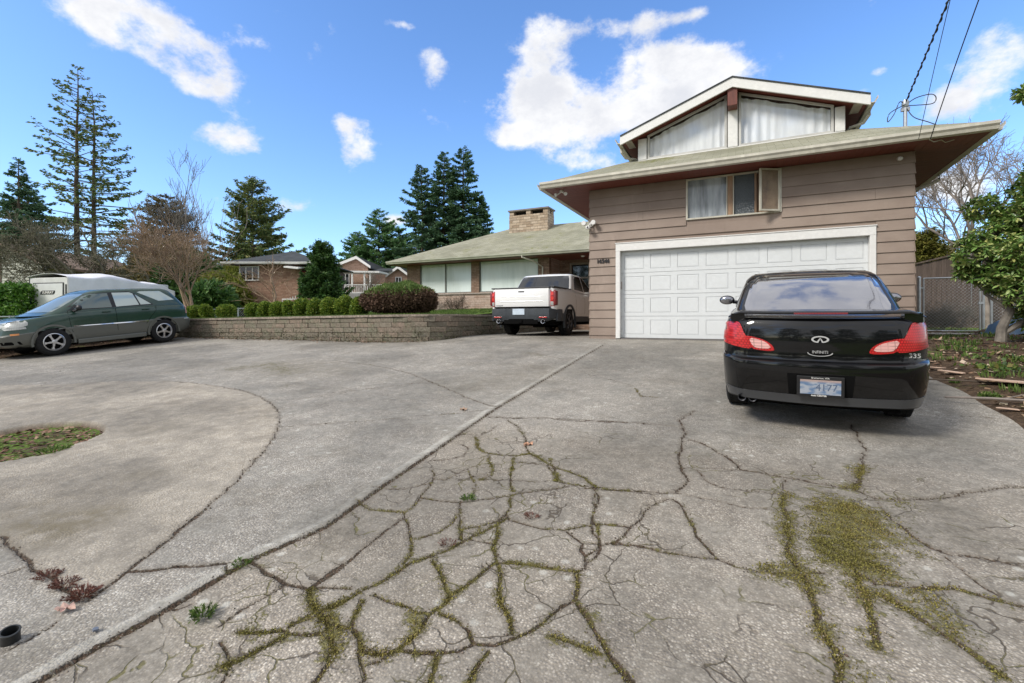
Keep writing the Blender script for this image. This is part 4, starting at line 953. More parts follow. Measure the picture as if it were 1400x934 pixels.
def lampmat(name, col, emis=0, grid=0):
    m, t, b = mat0(name); p = t.obj()
    X_, Y_, Z_ = t.xyz(p)[0:3]; cv = t.node('ShaderNodeCombineXYZ'); t.put(cv, 0, t.math('ADD', X_, t.math('MULTIPLY', Y_, .8))); t.put(cv, 1, Z_)
    br = t.node('ShaderNodeTexBrick'); br.offset = 0 if grid else .5; t.put(br, 'Vector', cv.outputs[0])
    for k_, v_ in (('Scale',1),('Brick Width',.055 if grid else .022),('Row Height',.028 if grid else .022),('Mortar Size',.0035 if grid else .004),('Mortar Smooth',.4)): br.inputs[k_].default_value = v_
    v = br.outputs['Fac']; fade = t.smooth(t.noise(p, 6, 2), .40, .60)
    c = t.mix(t.math('MULTIPLY', v, t.math('ADD', .35, t.math('MULTIPLY', fade, .5))), tuple(min(1,x*1.15+.01) for x in col), tuple(x*.42 for x in col))
    t.put(b, 'Base Color', c); b.inputs['Roughness'].default_value = .3; b.inputs['Coat Weight'].default_value = .45; b.inputs['Coat Roughness'].default_value = .02
    b.inputs['Subsurface Weight'].default_value = 0
    t.put(b, 'Normal', t.bump(v, .06, .003)); return m
M_lred = lampmat('red_lamp_lens', (.46,.008,.010)); M_lpink = lampmat('clear_red_lamp_lens', (.62,.34,.31), grid=40); M_lclear = lampmat('clear_lamp_lens', (.38,.39,.37), grid=1); M_lamber = lampmat('amber_lens', (.55,.20,.04)); M_ldark = lampmat('dark_red_lens', (.20,.012,.015))
def cglass(name, col, rough=.02, spec=.9, coat=1, metal=0):
    m, t, b = mat0(name); t.put(b, 'Base Color', col); b.inputs['Roughness'].default_value = rough; b.inputs['Specular IOR Level'].default_value = spec; b.inputs['Metallic'].default_value = metal
    b.inputs['IOR'].default_value = 1.6; b.inputs['Coat Weight'].default_value = coat; b.inputs['Coat Roughness'].default_value = .02; b.inputs['Coat IOR'].default_value = 1.8; return m
M_gback = cglass('tinted_rear_glass', (.27,.27,.30), .10, .9, 1, .85)
M_gtruck = cglass('dark_truck_glass', (.010,.012,.015), .03, .45, .35)
M_gsuv = cglass('green_glass_bright_sky', (.40,.49,.46), .08)  # opaque panes; bright sky seen through them is put into the pale colour
M_gsuvd = cglass('dim_green_glass', (.10,.14,.135), .06, .5, .35)

def half_outline(yr, yf, W, rr, rf, br, bf, tr, tf, nr=9, nc=7, ns=26):
    pts = []
    def bow(x, b_): return b_*(x/W)**2
    x1 = W-rr; ya = yr+bow(x1, br)
    for i in range(nr): pts.append((x1*i/nr, yr+bow(x1*i/nr, br)))
    for i in range(nc+1):
        a = math.pi/2*i/nc; pts.append((x1+rr*math.sin(a), ya+rr*1.25*(1-math.cos(a))))
    x2 = W-rf; yb = yf-bow(x2, bf); ys = ya+rr*1.25; ye = yb-rf*1.6
    for i in range(1, ns): pts.append((W, ys+(ye-ys)*i/ns))
    for i in range(nc+1):
        a = math.pi/2*i/nc; pts.append((x2+rf*math.cos(a), ye+rf*1.6*math.sin(a)))
    for i in range(nr-1, -1, -1): pts.append((x2*i/nr, yf-bow(x2*i/nr, bf)))
    out = []
    for x, y in pts:
        u = (y-yr)/(yf-yr); k = 1-tr*max(0,(.30-u)/.30)**2-tf*max(0,(u-.72)/.28)**2; out.append((x*k, y))
    return out
def loft(levels, zb, ztop, crown=.02, caprings=16, capbot=True):
    """levels: list of (v, half outline). z = zb + (ztop(y)-zb)*v. Returns MB"""
    rings = []; mb = MB(); n = None
    def full(h): return h + [(-x, y) for x, y in reversed(h[1:-1])]
    W = max(x for x, y in levels[-1][1])
    for v, h in levels:
        r = full(h); rings.append([(x, y, zb+(ztop(y)-zb)*v) for x, y in r])
    top = full(levels[-1][1]); ym = (min(y for x, y in top)+max(y for x, y in top))/2
    for k in range(1, caprings):
        f = 1-k/caprings
        r = [(x*f, ym+(y-ym)*(1-(1-f)*1.0)) for x, y in top]
        rings.append([(x, y, ztop(y)+crown*(1-(x/W)**2)*(1-f**4)**.5) for x, y in r])
    n = len(rings[0])
    vs = [p for r in rings for p in r]; fs = []
    for i in range(len(rings)-1):
        for k in range(n): fs.append((i*n+k, i*n+(k+1)%n, (i+1)*n+(k+1)%n, (i+1)*n+k))
    vs.append((0, ym, ztop(ym)+crown)); c = len(vs)-1; l = (len(rings)-1)*n
    for k in range(n): fs.append((l+k, l+(k+1)%n, c))
    b0 = rings[0]; vs.append((0, ym, zb)); c2 = len(vs)-1
    for k in range(n): fs.append(((k+1)%n, k, c2))
    return mb.add(vs, fs)
def bool_cut(o, cutters):
    for c in cutters:
        md = o.modifiers.new('b', 'BOOLEAN'); md.object = c; md.operation = 'DIFFERENCE'; md.solver = 'EXACT'
    dg = bpy.context.evaluated_depsgraph_get(); me = bpy.data.meshes.new_from_object(o.evaluated_get(dg)); o.modifiers.clear()
    old = o.data; o.data = me; bpy.data.meshes.remove(old)
    for c in cutters: COL.objects.unlink(c); bpy.data.objects.remove(c)
def mkcyl(x0, x1, y, z, r):
    mb = MB(); mb.lathe([(x0, r), (x1, r)], 40, 'x', (0, y, z)); return mb.build('cutter', M_under)
def body_bvh(*obs):
    vs = []; fs = []
    for o in obs:
        n = len(vs); vs += [v.co.copy() for v in o.data.vertices]; fs += [[i+n for i in p.vertices] for p in o.data.polygons]
    return BVHTree.FromPolygons(vs, fs)
def smoothpoly(poly, it=2):
    for _ in range(it):
        q = []
        for i in range(len(poly)):
            a = poly[i]; b_ = poly[(i+1)%len(poly)]
            q += [(a[0]*.75+b_[0]*.25, a[1]*.75+b_[1]*.25), (a[0]*.25+b_[0]*.75, a[1]*.25+b_[1]*.75)]
        poly = q
    return poly
def patch(bvh, poly, axis, name, m, parent, off=.004, res=.05, rim=.012, smooth_it=0, start=6, hole=None):
    """a panel shaped by poly, laid on the body. axis '-y': seen from the rear (x,z); '+y' from the front; '+x','-x': sides (y,z); '-z' from above (x,y)"""
    if smooth_it: poly = smoothpoly(poly, smooth_it)
    # densify the boundary
    B = []
    for i in range(len(poly)):
        a = poly[i]; b_ = poly[(i+1)%len(poly)]; L = math.hypot(b_[0]-a[0], b_[1]-a[1]); k = max(1, int(L/res))
        B += [(a[0]+(b_[0]-a[0])*j/k, a[1]+(b_[1]-a[1])*j/k) for j in range(k)]
    nb = len(B); P_ = np.array(B); x0, y0 = P_.min(0); x1, y1 = P_.max(0)
    gx = np.arange(x0+res/2, x1, res); gy = np.arange(y0+res/2, y1, res); GX_, GY_ = np.meshgrid(gx, gy); I = np.stack([GX_.ravel(), GY_.ravel()], 1)
    if len(I):
        ins = inpoly(I, [tuple(p) for p in B]); I = I[ins]
        if len(I): I = I[minpoly(I, B, res, True) > res*.35]
    pts = [Vector(p) for p in B]+[Vector((float(p[0]), float(p[1]))) for p in I]
    r = delaunay_2d_cdt(pts, [], [list(range(nb))], 1, 1e-5)
    vco, fcs = r[0], r[2]
    D = {'-y':Vector((0,1,0)),'+y':Vector((0,-1,0)),'+x':Vector((-1,0,0)),'-x':Vector((1,0,0)),'-z':Vector((0,0,-1))}[axis]
    vs = []; ns = []
    for v in vco:
        if axis in ('-y','+y'): o_ = Vector((v.x, 0, v.y)) - D*start
        elif axis in ('+x','-x'): o_ = Vector((0, v.x, v.y)) - D*start
        else: o_ = Vector((v.x, v.y, 0)) - D*start
        h = bvh.ray_cast(o_, D)
        if h[0] is None: vs.append(None); ns.append(None); continue
        nn = h[1] if h[1].dot(D) < 0 else -h[1]
        vs.append(h[0]); ns.append(nn)
    good = [i for i, v in enumerate(vs) if v is not None]
    if not good: return None
    for i, v in enumerate(vs):
        if v is None:
            j = min(good, key=lambda g: (vco[g]-vco[i]).length)
            d2 = vco[i]-vco[j]; b0 = vs[j]
            vs[i] = Vector((b0.x+(d2.x if axis in('-y','+y','-z') else 0), b0.y+(d2.x if axis in('+x','-x') else (d2.y if axis=='-z' else 0)), b0.z+(d2.y if axis!='-z' else 0)))*1.0; ns[i] = ns[j]
    out = [v+n*off for v, n in zip(vs, ns)]
    bm = bmesh.new(); bv = [bm.verts.new(v) for v in out]
    for f in fcs:
        try: bm.faces.new([bv[i] for i in f])
        except Exception: pass
    bm.normal_update()
    for f in bm.faces:
        c = ns[bv.index(f.verts[0])] if False else None
    avg = sum((n for n in ns), Vector())
    fl = [f for f in bm.faces if f.normal.dot(-D) < 0]
    if len(fl) > len(bm.faces)/2: bmesh.ops.reverse_faces(bm, faces=bm.faces)
    if rim:
        be = [e for e in bm.edges if len(e.link_faces) == 1]
        ex = bmesh.ops.extrude_edge_only(bm, edges=be); nv = [g for g in ex['geom'] if isinstance(g, bmesh.types.BMVert)]
        for v in nv: v.co += D*rim
    me = bpy.data.meshes.new(name); bm.to_mesh(me); bm.free(); me.materials.append(m)
    me.polygons.foreach_set('use_smooth', np.ones(len(me.polygons), dtype=bool))
    try: me.set_sharp_from_angle(angle=R(50))
    except Exception: pass
    o = bpy.data.objects.new(name, me); COL.objects.link(o); o.parent = parent; return o
def mirror(poly): return [(-x, y) for x, y in reversed(poly)]
def strip_poly(pts, w):
    L = []; Rr = []
    for i, p in enumerate(pts):
        a = Vector(pts[max(i-1,0)]); b_ = Vector(pts[min(i+1,len(pts)-1)]); d = (b_-a).normalized(); n = Vector((-d.y, d.x))*w/2
        L.append((p[0]+n.x, p[1]+n.y)); Rr.append((p[0]-n.x, p[1]-n.y))
    return L+Rr[::-1]
def make_wheel(root, x, y, r, wid, rimr, mrim, side, spokes=5, letters=False, name='wheel', steer=0):
    wd = bpy.data.objects.new('w', None)
    mb = MB(); h = wid/2; c = (0,0,0)
    prof = [(-h*.8, rimr), (-h*.97, rimr+.015), (-h, (r+rimr)/2), (-h*.93, r-.03), (-h*.75, r-.006), (-h*.3, r), (h*.3, r), (h*.75, r-.006), (h*.93, r-.03), (h, (r+rimr)/2), (h*.97, rimr+.015), (h*.8, rimr)]
    mb.lathe(prof, 48, 'x', c, closed=True)
    # shallow tread blocks
    for k in range(56):
        a = 2*math.pi*k/56
        M = Matrix.Rotation(a, 4, 'X')
        for xx in (-.62, 0.0, .62): mb.box((xx*h-.018*wid/.2, -.011, r-.004), (xx*h+.018*wid/.2, .011, r+.004), 0, M)
    w_ = mb.build(name, M_tyre, root, smooth=True); w_.location = (x, y, r); w_.rotation_euler = (random.uniform(0,6), 0, steer)
    mb = MB(); s = side
    mb.lathe([(s*h*.93, rimr+.012), (s*h*.98, rimr-.004), (s*h*.72, rimr-.022), (-s*h*.8, rimr-.02), (-s*h*.8, rimr)], 40, 'x', closed=True)
    for k in range(spokes):
        M = Matrix.Rotation(2*math.pi*k/spokes+.3, 4, 'X'); x0, x1 = s*h*.62, s*h*.90
        v = [(x0,-.034,.03),(x0,.034,.03),(x0,.022,rimr*.62),(x0,.045,rimr-.02),(x0,-.045,rimr-.02),(x0,-.022,rimr*.62)]
        v2 = [(x1 if p[2] < .1 else x1-.0*s, p[1]*.75, p[2]) for p in v]
        mb.add([M@Vector(p) for p in v+v2], [(0,1,2,3,4,5),(11,10,9,8,7,6)]+[(i,(i+1)%6,6+(i+1)%6,6+i) for i in range(6)])
    mb.lathe([(s*h*.55,.055),(s*h*.93,.052),(s*h*.96,.04)], 20, 'x')
    mb.build('rim', mrim, w_, smooth=True, angle=30)
    mb = MB(); mb.lathe([(s*h*.30, rimr-.025), (s*h*.36, rimr-.025)], 28, 'x'); mb.build('brake_disc', M_under, w_)
    if letters:
        M = None; txt = 'RADIAL A/T'
        for base in (.0, math.pi):
            for k, chh in enumerate('RADIAL TRAIL'):
                if chh == ' ': continue
                a = base + (k-5.5)*.135; rad = (r+rimr)/2+.012
                # letters around the side wall
                up = Vector((0, math.sin(a), math.cos(a))); ctr = Vector((s*(h+.002), 0, 0))+up*rad; rt = Vector((0, s*math.cos(a), -s*math.sin(a)))
                text_mesh(chh, .05, M_white, 'raised_letter', w_, face_M(ctr, rt, up), .001)
    return w_

# ---------------- black saloon ----------------
sy_, sx_ = 4.93, .60
gpitch = math.atan(.0925)
def vehicle(name, label, cat, s, t_, heading, pitch=True, dz=0, sc_=1):
    o = thing(name, label, cat); gz0 = float(G(np.array([t_]))[0])+dz
    M = Matrix.Translation((s, t_, gz0))
    if pitch: M = M @ Matrix.Rotation(gpitch, 4, 'X')
    M = M @ Matrix.Rotation(heading, 4, 'Z')
    o.matrix_world = M; o.location = M.to_translation(); o.rotation_euler = M.to_euler(); o.scale = (sc_,)*3
    return o
sed = vehicle('parked_car', 'glossy black four door saloon parked in front of the garage door, seen from behind', 'car', sx_, sy_, R(-3.0))
def interp(xs, ys): return lambda y: float(np.interp(y, xs, ys))
zt = interp([0,.12,.35,.8,1.1,3.0,3.4,4.2,4.6,4.74], [1.005,1.03,1.045,1.06,1.06,1.0,.96,.84,.74,.66])
L_ = 4.74
def sl(v, dr, df, W, rr=.24, br=.10, tr=.05): return (v, half_outline(dr, L_-df, W*.935, rr, .34, br, .22, tr, .12))
lev = [sl(0,.15,.12,.78),sl(.006,.09,.06,.82),sl(.02,.055,.03,.845),sl(0.1224,.035,.01,.86),sl(0.1289,.028,.01,.868),sl(0.2416,.008,.0,.874),sl(0.3716,.0,.0,.880),sl(0.4854,.0,.0,.884),sl(0.5157,.006,.01,.884),sl(0.5287,.022,.015,.882),sl(0.5395,.055,.02,.880),
       sl(0.5666,.062,.03,.879),sl(0.6750,.062,.05,.878),sl(0.7833,.068,.10,.872),sl(0.8917,.078,.17,.858),sl(0.9512,.09,.24,.842),sl(0.9837,.105,.28,.825),sl(1.0000,.135,.32,.80)]
sb = loft(lev, .262, zt, .015, 22).build('body', [M_pblack, M_under], sed, smooth=True, angle=32)
WR = .325
bool_cut(sb, [mkcyl(sg*.48, sg*1.2, yy, WR, WR+.045) for sg in (-1,1) for yy in (1.02, 3.87)])
def mark_wells(o, wells, r, zcap=9):
    me = o.data
    for p in me.polygons:
        for yy, zz in wells:
            if all(math.hypot(me.vertices[i].co.y-yy, me.vertices[i].co.z-zz) < r+.008 for i in p.vertices): p.material_index = 1
mark_wells(sb, [(1.02,WR),(3.87,WR)], WR+.045)
# lower bumper panel in satin grey
lowz = [(-.79,.295),(-.6,.288),(0,.283),(.6,.288),(.79,.295),(.80,.385),(.6,.368),(0,.362),(-.6,.368),(-.80,.385)]
# cabin
def gh(yr, yf, W, rr=.16, br=.14, tr=.10): return half_outline(yr, yf, W, rr, .22, br, .25, tr, .06)
LV = [(0,.66,3.55,.765),(.10,.74,3.42,.762),(.35,.94,3.15,.735),(.60,1.17,2.90,.70),(.80,1.38,2.70,.668),(.90,1.52,2.60,.640),(.96,1.66,2.52,.61),(1.0,1.80,2.42,.565)]
zr = interp([.6,1.2,1.8,2.3,2.8,3.5],[1.395,1.405,1.43,1.445,1.43,1.39])
cab = loft([(v, gh(a,b_,W)) for v,a,b_,W in LV], 1.0, zr, .02, 14).build('cabin', M_pblack, sed, smooth=True, angle=40)
bv = body_bvh(sb); bc = body_bvh(cab)
wn_ = [(-.625,1.06),(.625,1.06),(.64,1.10),(.60,1.30),(.55,1.392),(.46,1.412),(0,1.422),(-.46,1.412),(-.55,1.392),(-.60,1.30),(-.64,1.10)]
patch(bc, wn_, '-y', 'rear_window', M_gback, sed, .004, .045, .01)
patch(bc, [(-.655,1.03),(.655,1.03),(.672,1.09),(.625,1.31),(.572,1.405),(.48,1.428),(0,1.436),(-.48,1.428),(-.572,1.405),(-.625,1.31),(-.672,1.09)], '-y', 'window_seal', M_black, sed, .0015, .05, .006)
for sg, ax in ((1,'+x'),(-1,'-x')):
    patch(bc, [(1.25,1.09),(1.55,1.33),(1.95,1.385),(2.08,1.385),(2.08,1.07),(1.4,1.06)], ax, 'side_window', M_gtruck, sed, .004, .08, .008)
    patch(bc, [(2.13,1.07),(2.13,1.385),(2.55,1.35),(3.1,1.08),(3.05,1.05)], ax, 'side_window', M_gtruck, sed, .004, .08, .008)
# boot lid shut line, lamps
def line(bvx, pts, w_, name, m, ax='-y', off=.002, res=.06, rim=.003): return patch(bvx, strip_poly(pts, w_), ax, name, m, sed, off, res, rim)
lo = [(-.795,.79),(-.81,.86),(-.797,.93),(-.765,.985),(-.71,.995),(-.645,.998),(-.63,.975),(-.60,.90),(-.545,.80),(-.535,.755),(-.62,.762),(-.75,.785)]
lor = mirror(lo)
patch(bv, lor, '-y', 'tail_lamp', M_lred, sed, .010, .035, .02, 1); patch(bv, lo, '-y', 'tail_lamp', M_lred, sed, .010, .035, .02, 1)
li = [(-.60,.875),(-.53,.868),(-.44,.845),(-.375,.805),(-.35,.765),(-.355,.742),(-.45,.742),(-.535,.757),(-.56,.80)]
for P__ in (li, mirror(li)):
    o1 = patch(bv, P__, '-y', 'reversing_lamp', M_lred, sed, .007, .03, .015, 1)
    c_ = (sum(p[0] for p in P__)/len(P__), sum(p[1] for p in P__)/len(P__)); sg = -1 if c_[0] < 0 else 1
    q = [(sg*.565,.862),(sg*.45,.838),(sg*.395,.805),(sg*.375,.765),(sg*.47,.762),(sg*.525,.775)]
    o2 = patch(bv, q if sg < 0 else q, '-y', 'lens', M_lpink, sed, .011, .03, .006, 1); par(o2, o1) if o2 else None
line(bv, [(-.60,.97),(-.60,.90),(-.545,.80),(-.53,.74),(-.40,.722),(0,.716),(.40,.722),(.53,.74),(.545,.80),(.60,.90)], .006, 'boot_shut_line', M_under)
line(bv, [(-.80,.70),(-.6,.698),(0,.692),(.6,.698),(.80,.70)], .007, 'bumper_shut_line', M_under)
o = patch(bv, lowz, '-y', 'bumper_lip', carpaint('satin_black_lip', (.05,.052,.056), .4, 0, .4, .25), sed, .006, .05, .01)
# plate
def xz(bvx, x, z): 
    h = bvx.ray_cast(Vector((x, -5, z)), Vector((0,1,0))); return h[0].y if h[0] else 0
y_ = xz(bv, 0, .45)
rec = [(-.235,.355),(.235,.355),(.25,.56),(-.25,.56)]
patch(bv, rec, '-y', 'plate_recess', M_under, sed, .004, .04, .006)
mb = MB(); mb.box((-.175,y_-.022,.365),(.175,y_-.010,.545)); pf = mb.build('plate_frame', M_black, sed, bevel=.004)
mp_, t, b = mat0('number_plate_face'); q = t.obj(); qx, qy, qz = t.xyz(q)[0:3]
f = t.smooth(t.noise(t.mapping(q,(1,1,2.2)), 11, 2), .42, .6); c = t.mix(f, (.34,.37,.42), (.12,.19,.31)); t.put(b,'Base Color', t.mix(t.smooth(qz,.485,.51), c, (.40,.30,.27))); b.inputs['Roughness'].default_value = .35
mb = MB(); mb.box((-.150,y_-.026,.388),(.150,y_-.0225,.515)); mb.build('number_plate', mp_, sed)
text_mesh('4177', .085, mat('plate_figures', (.10,.14,.22), .5), 'plate_number', sed, face_M((.045,y_-.0268,.448),(1,0,0),(0,0,1)), .0006, (.95,1))
text_mesh('Bremerton, WA', .020, M_white, 'plate_lettering', sed, face_M((0,y_-.0228,.531),(1,0,0),(0,0,1)), .0006)
text_mesh('Auto CENTER', .019, M_white, 'plate_lettering', sed, face_M((-.01,y_-.0228,.376),(1,0,0),(0,0,1)), .0006, bold=.0006)
# emblem, word mark and model badge
y_ = min(xz(bv, 0, .86), xz(bv,.06,.86))
mb = MB(); n = 40
def ell(a, b2, k): th = 2*math.pi*k/n; return (a*math.cos(th), b2*math.sin(th))
for k in range(n):
    th = 2*math.pi*(k+.5)/n
    if -1.95 < (th-2*math.pi if th > math.pi else th) < -1.19: continue
    o0, o1, i0, i1 = ell(.066,.031,k), ell(.066,.031,k+1), ell(.050,.0205,k), ell(.050,.0205,k+1)
    mb.prism([(o0[0],y_-.010,.86+o0[1]),(o1[0],y_-.010,.86+o1[1]),(i1[0],y_-.010,.86+i1[1]),(i0[0],y_-.010,.86+i0[1])], (0,.007,0))
for sg in (-1,1): mb.prism([(0,y_-.011,.877),(sg*.030,y_-.011,.833),(sg*.014,y_-.011,.832),(sg*.003,y_-.011,.858)], (0,.008,0))
mb.build('emblem', M_badge, sed)
y2 = xz(bv, 0, .745)
mb = MB()
for k in range(24):
    a0 = math.pi+math.pi*k/24; a1 = math.pi+math.pi*(k+1)/24; cxx = .094
    p0 = (cxx*math.cos(a0), .742+.030*math.sin(a0)); p1 = (cxx*math.cos(a1), .742+.030*math.sin(a1))
    mb.prism([(p0[0],y2-.012,p0[1]),(p1[0],y2-.012,p1[1]),(p1[0]*.94,y2-.012,p1[1]+.004),(p0[0]*.94,y2-.012,p0[1]+.004)], (0,.009,0))
mb.build('handle_trim', M_badge, sed)
patch(bv, [(.085*math.cos(a/10*math.pi), .742+.024*math.sin(a/10*math.pi)) for a in range(20)], '-y', 'handle_recess', M_under, sed, .0015, .05, .001)
text_mesh('INFINITI', .036, M_badge, 'word_badge', sed, face_M((0,y2-.008,.748),(1,0,0),(0,0,1)), .002, (.92,1))
text_mesh('G35', .052, M_badge, 'model_badge', sed, face_M((.655,xz(bv,.655,.728)-.008,.730),(1,.12,0),(0,0,1)), .002, (1.1,1))
# boot spoiler on two feet, with the high stop lamp
mb = MB(); n = 28; secs = []
for k in range(n+1):
    u = k/n*2-1; x = .745*u; a = abs(u)
    yb = .085+.13*a**2.2; zc = 1.088-.045*max(0,(a-.86)/.14)**1.5; ch = .17-.04*a; th_ = .026*(1-.5*max(0,(a-.85)/.15))
    secs.append([(x,yb,zc),(x,yb+.01,zc+th_*.5),(x,yb+.06,zc+th_*.62),(x,yb+ch,zc+.004-.010),(x,yb+.08,zc-th_*.35),(x,yb+.005,zc-th_*.42)])
vs = [p for s_ in secs for p in s_]; fs = []
for i in range(n):
    for k in range(6): fs.append((i*6+k, i*6+(k+1)%6, (i+1)*6+(k+1)%6, (i+1)*6+k))
fs += [tuple(range(5,-1,-1)), tuple(n*6+k for k in range(6))]
mb.add(vs, fs)
for sg in (-1,1): mb.box((min(sg*.60,sg*.72),.20,1.0),(max(sg*.60,sg*.72),.32,1.08))
sp = mb.build('spoiler', M_pblack, sed, smooth=True, angle=50)
mb = MB(); mb.box((-.2,.081,1.079),(.2,.12,1.0935)); mb.build('stop_lamp', M_ldark, sed, bevel=.003)

# mirrors, exhaust, undertray, aerial
for sg in (-1,1):
    mb = MB(); mb.sphere((sg*.975, 2.93, 1.06), .1, 10, (1.05,.55,.68)); mb.tube([(sg*.80,2.98,1.02),(sg*.90,2.95,1.03)], [.03,.025], 8); mi = mb.build('mirror', M_pblack, sed, smooth=True)
    mb = MB(); mb.sphere((sg*.975, 2.885, 1.06), .086, 10, (1,.25,.66)); mb.build('mirror_glass', M_gback, mi, smooth=True)
mb = MB()
for x in (-.62,-.53): mb.lathe([(.11,.030),(.105,.036),(.30,.034),(.30,.028),(.12,.028)], 20, 'y', (x,0,.285), closed=True)
mb.tube([(-.55,.3,.29),(-.5,.9,.29)], .05, 8); mb.build('exhaust', M_rimd, sed, smooth=True)
mb = MB(); mb.box((-.62,.35,.19),(.62,4.3,.21)); mb.box((-.45,.16,.24),(.35,.42,.32)); mb.tube([(-.7,1.02,WR),(.7,1.02,WR)], .05, 8); mb.box((-.35,.5,.15),(.5,1.0,.26)); mb.build('undertray', M_under, sed)
for sg in (-1,1):
    for yy in (1.02, 3.87): make_wheel(sed, sg*.705, yy, WR, .215, .215, M_rim, sg, 7)

# ---------------- white pickup ----------------
trk = vehicle('pickup_truck', 'white pickup truck with dark grey bumper parked beside the garage corner', 'pickup truck', -5.42, 11.62, 0, False)
L_ = 5.3
zt = interp([0,.1,1.55,1.9,4.1,4.6,5.1,5.3],[1.30,1.31,1.345,1.31,1.25,1.17,1.05,.9])
def sl(v, dr, df, W, rr=.10, br=.03, tr=.015): return (v, half_outline(dr, L_-df, W, rr, .28, br, .15, tr, .06))
lev = [sl(0,.26,.2,.86),sl(.05,.2,.1,.92),sl(.10,.16,.05,.945),sl(.24,.14,.0,.965),sl(.40,.10,.0,.975),sl(.55,.07,.0,.98),sl(.75,.06,.03,.975),sl(.90,.07,.10,.955),sl(.97,.08,.16,.935),sl(1,.11,.22,.905)]
tb = loft(lev, .36, zt, .0, 12).build('body', [M_pwhite, M_under], trk, smooth=True, angle=32)
TWR = .38
mb = MB(); mb.box((-.80,.155,.86),(.80,1.52,1.6)); bedc = mb.build('cutter', M_under)
bool_cut(tb, [bedc]+[mkcyl(sg*.60, sg*1.3, yy, TWR, TWR+.075) for sg in (-1,1) for yy in (1.22, 4.40)])
mark_wells(tb, [(1.22,TWR),(4.40,TWR)], TWR+.075)
for p in tb.data.polygons:
    if p.center.z < .50: p.material_index = 1
    if p.center.y < 1.56 and abs(p.center.x) < .81 and .84 < p.center.z < 1.27 and p.center.y > .1: p.material_index = 1
TV = [(0,1.42,4.35,.935),(.12,1.46,4.15,.93),(.45,1.60,3.75,.88),(.75,1.73,3.40,.83),(.90,1.80,3.2,.80),(.96,1.87,3.08,.765),(1,2.0,2.95,.69)]
tc = loft([(v, half_outline(a,b_,W,.09,.2,.04,.2,.03,.05)) for v,a,b_,W in TV], 1.26, interp([1.5,2.0,3,4],[1.81,1.835,1.84,1.77]), .03, 12).build('cabin', M_pwhite, trk, smooth=True, angle=40)
bt = body_bvh(tb); btc = body_bvh(tc)
patch(btc, [(-.85,1.30),(.85,1.30),(.83,1.42),(.765,1.68),(.73,1.765),(-.73,1.765),(-.765,1.68),(-.83,1.42)], '-y', 'rear_window', M_gtruck, trk, .005, .1, .01)
patch(btc, [(-.30,1.33),(-.285,1.33),(-.27,1.75),(-.28,1.75)], '-y', 'window_divider', M_black, trk, .008, .1, .003)
for sg, ax in ((1,'+x'),(-1,'-x')):
    patch(btc, [(1.80,1.34),(1.98,1.66),(2.12,1.75),(2.58,1.76),(2.60,1.31)], ax, 'side_window', M_gtruck, trk, .005, .1, .008, 0)
    patch(btc, [(2.68,1.31),(2.66,1.76),(2.95,1.75),(3.30,1.60),(3.70,1.31)], ax, 'side_window', M_gtruck, trk, .005, .1, .008, 0)
    for yy in (1.80, 2.66, 3.75): patch(bt, strip_poly([(yy,.62),(yy,1.25)], .008), ax, 'door_shut_line', M_under, trk, .002, .1, .002)
    mb = MB(); x_ = sg*.985; mb.box((min(x_,x_+sg*.02),2.36,1.12),(max(x_,x_+sg*.02),2.55,1.16)); mb.build('door_handle', M_pwhite, trk, bevel=.006)
    # arch lips and sill
    for yy in (1.22, 4.40):
        mb = MB(); r0, r1 = TWR+.07, TWR+.125
        for k in range(18):
            a0 = R(-18+216*k/18); a1 = R(-18+216*(k+1)/18)
            xx = .955
            q = [(sg*xx, yy+r*math.cos(a), TWR+r*math.sin(a)) for r, a in ((r0,a0),(r1,a0),(r1,a1),(r0,a1))]
            mb.prism(q, (sg*.05,0,0))
        mb.build('wheel_arch_trim', M_plast, trk, smooth=True, angle=30)
    mb = MB(); mb.box((min(sg*.90,sg*.985),1.66,.38),(max(sg*.90,sg*.985),3.95,.55)); mb.build('sill_trim', M_plast, trk, bevel=.02)
    lp = [(sg*.83,.81),(sg*.925,.81),(sg*.925,1.235),(sg*.83,1.235)]
    l_ = patch(bt, lp if sg>0 else lp, '-y', 'tail_lamp', M_lred, trk, .012, .05, .05)
    mb = MB(); xs_ = sorted((sg*.90, sg*.992)); mb.box((xs_[0],.085,.83),(xs_[1],.27,1.225)); mb.build('lamp_side', M_ldark, l_, bevel=.035, smooth=True, angle=60)
    mb = MB(); xs_ = sorted((sg*.93, sg*.99)); mb.box((xs_[0],.22,.41),(xs_[1],.80,.63)); mb.build('bumper_side', M_plast, trk, bevel=.02, smooth=True)
    q = [(sg*.84,.83),(sg*.918,.83),(sg*.918,.935),(sg*.84,.935)]
    o2 = patch(bt, q, '-y', 'lens', M_lclear, trk, .017, .05, .006); 
    for cz_ in (1.02, 1.14):
        q = [(sg*(.88+.030*math.cos(a)), cz_+.05*math.sin(a)) for a in [k*math.pi/7 for k in range(14)]]
        patch(bt, q, '-y', 'lens', lampmat('bright_red_lens', (.8,.05,.04)), trk, .017, .05, .004)
mb = MB(); 
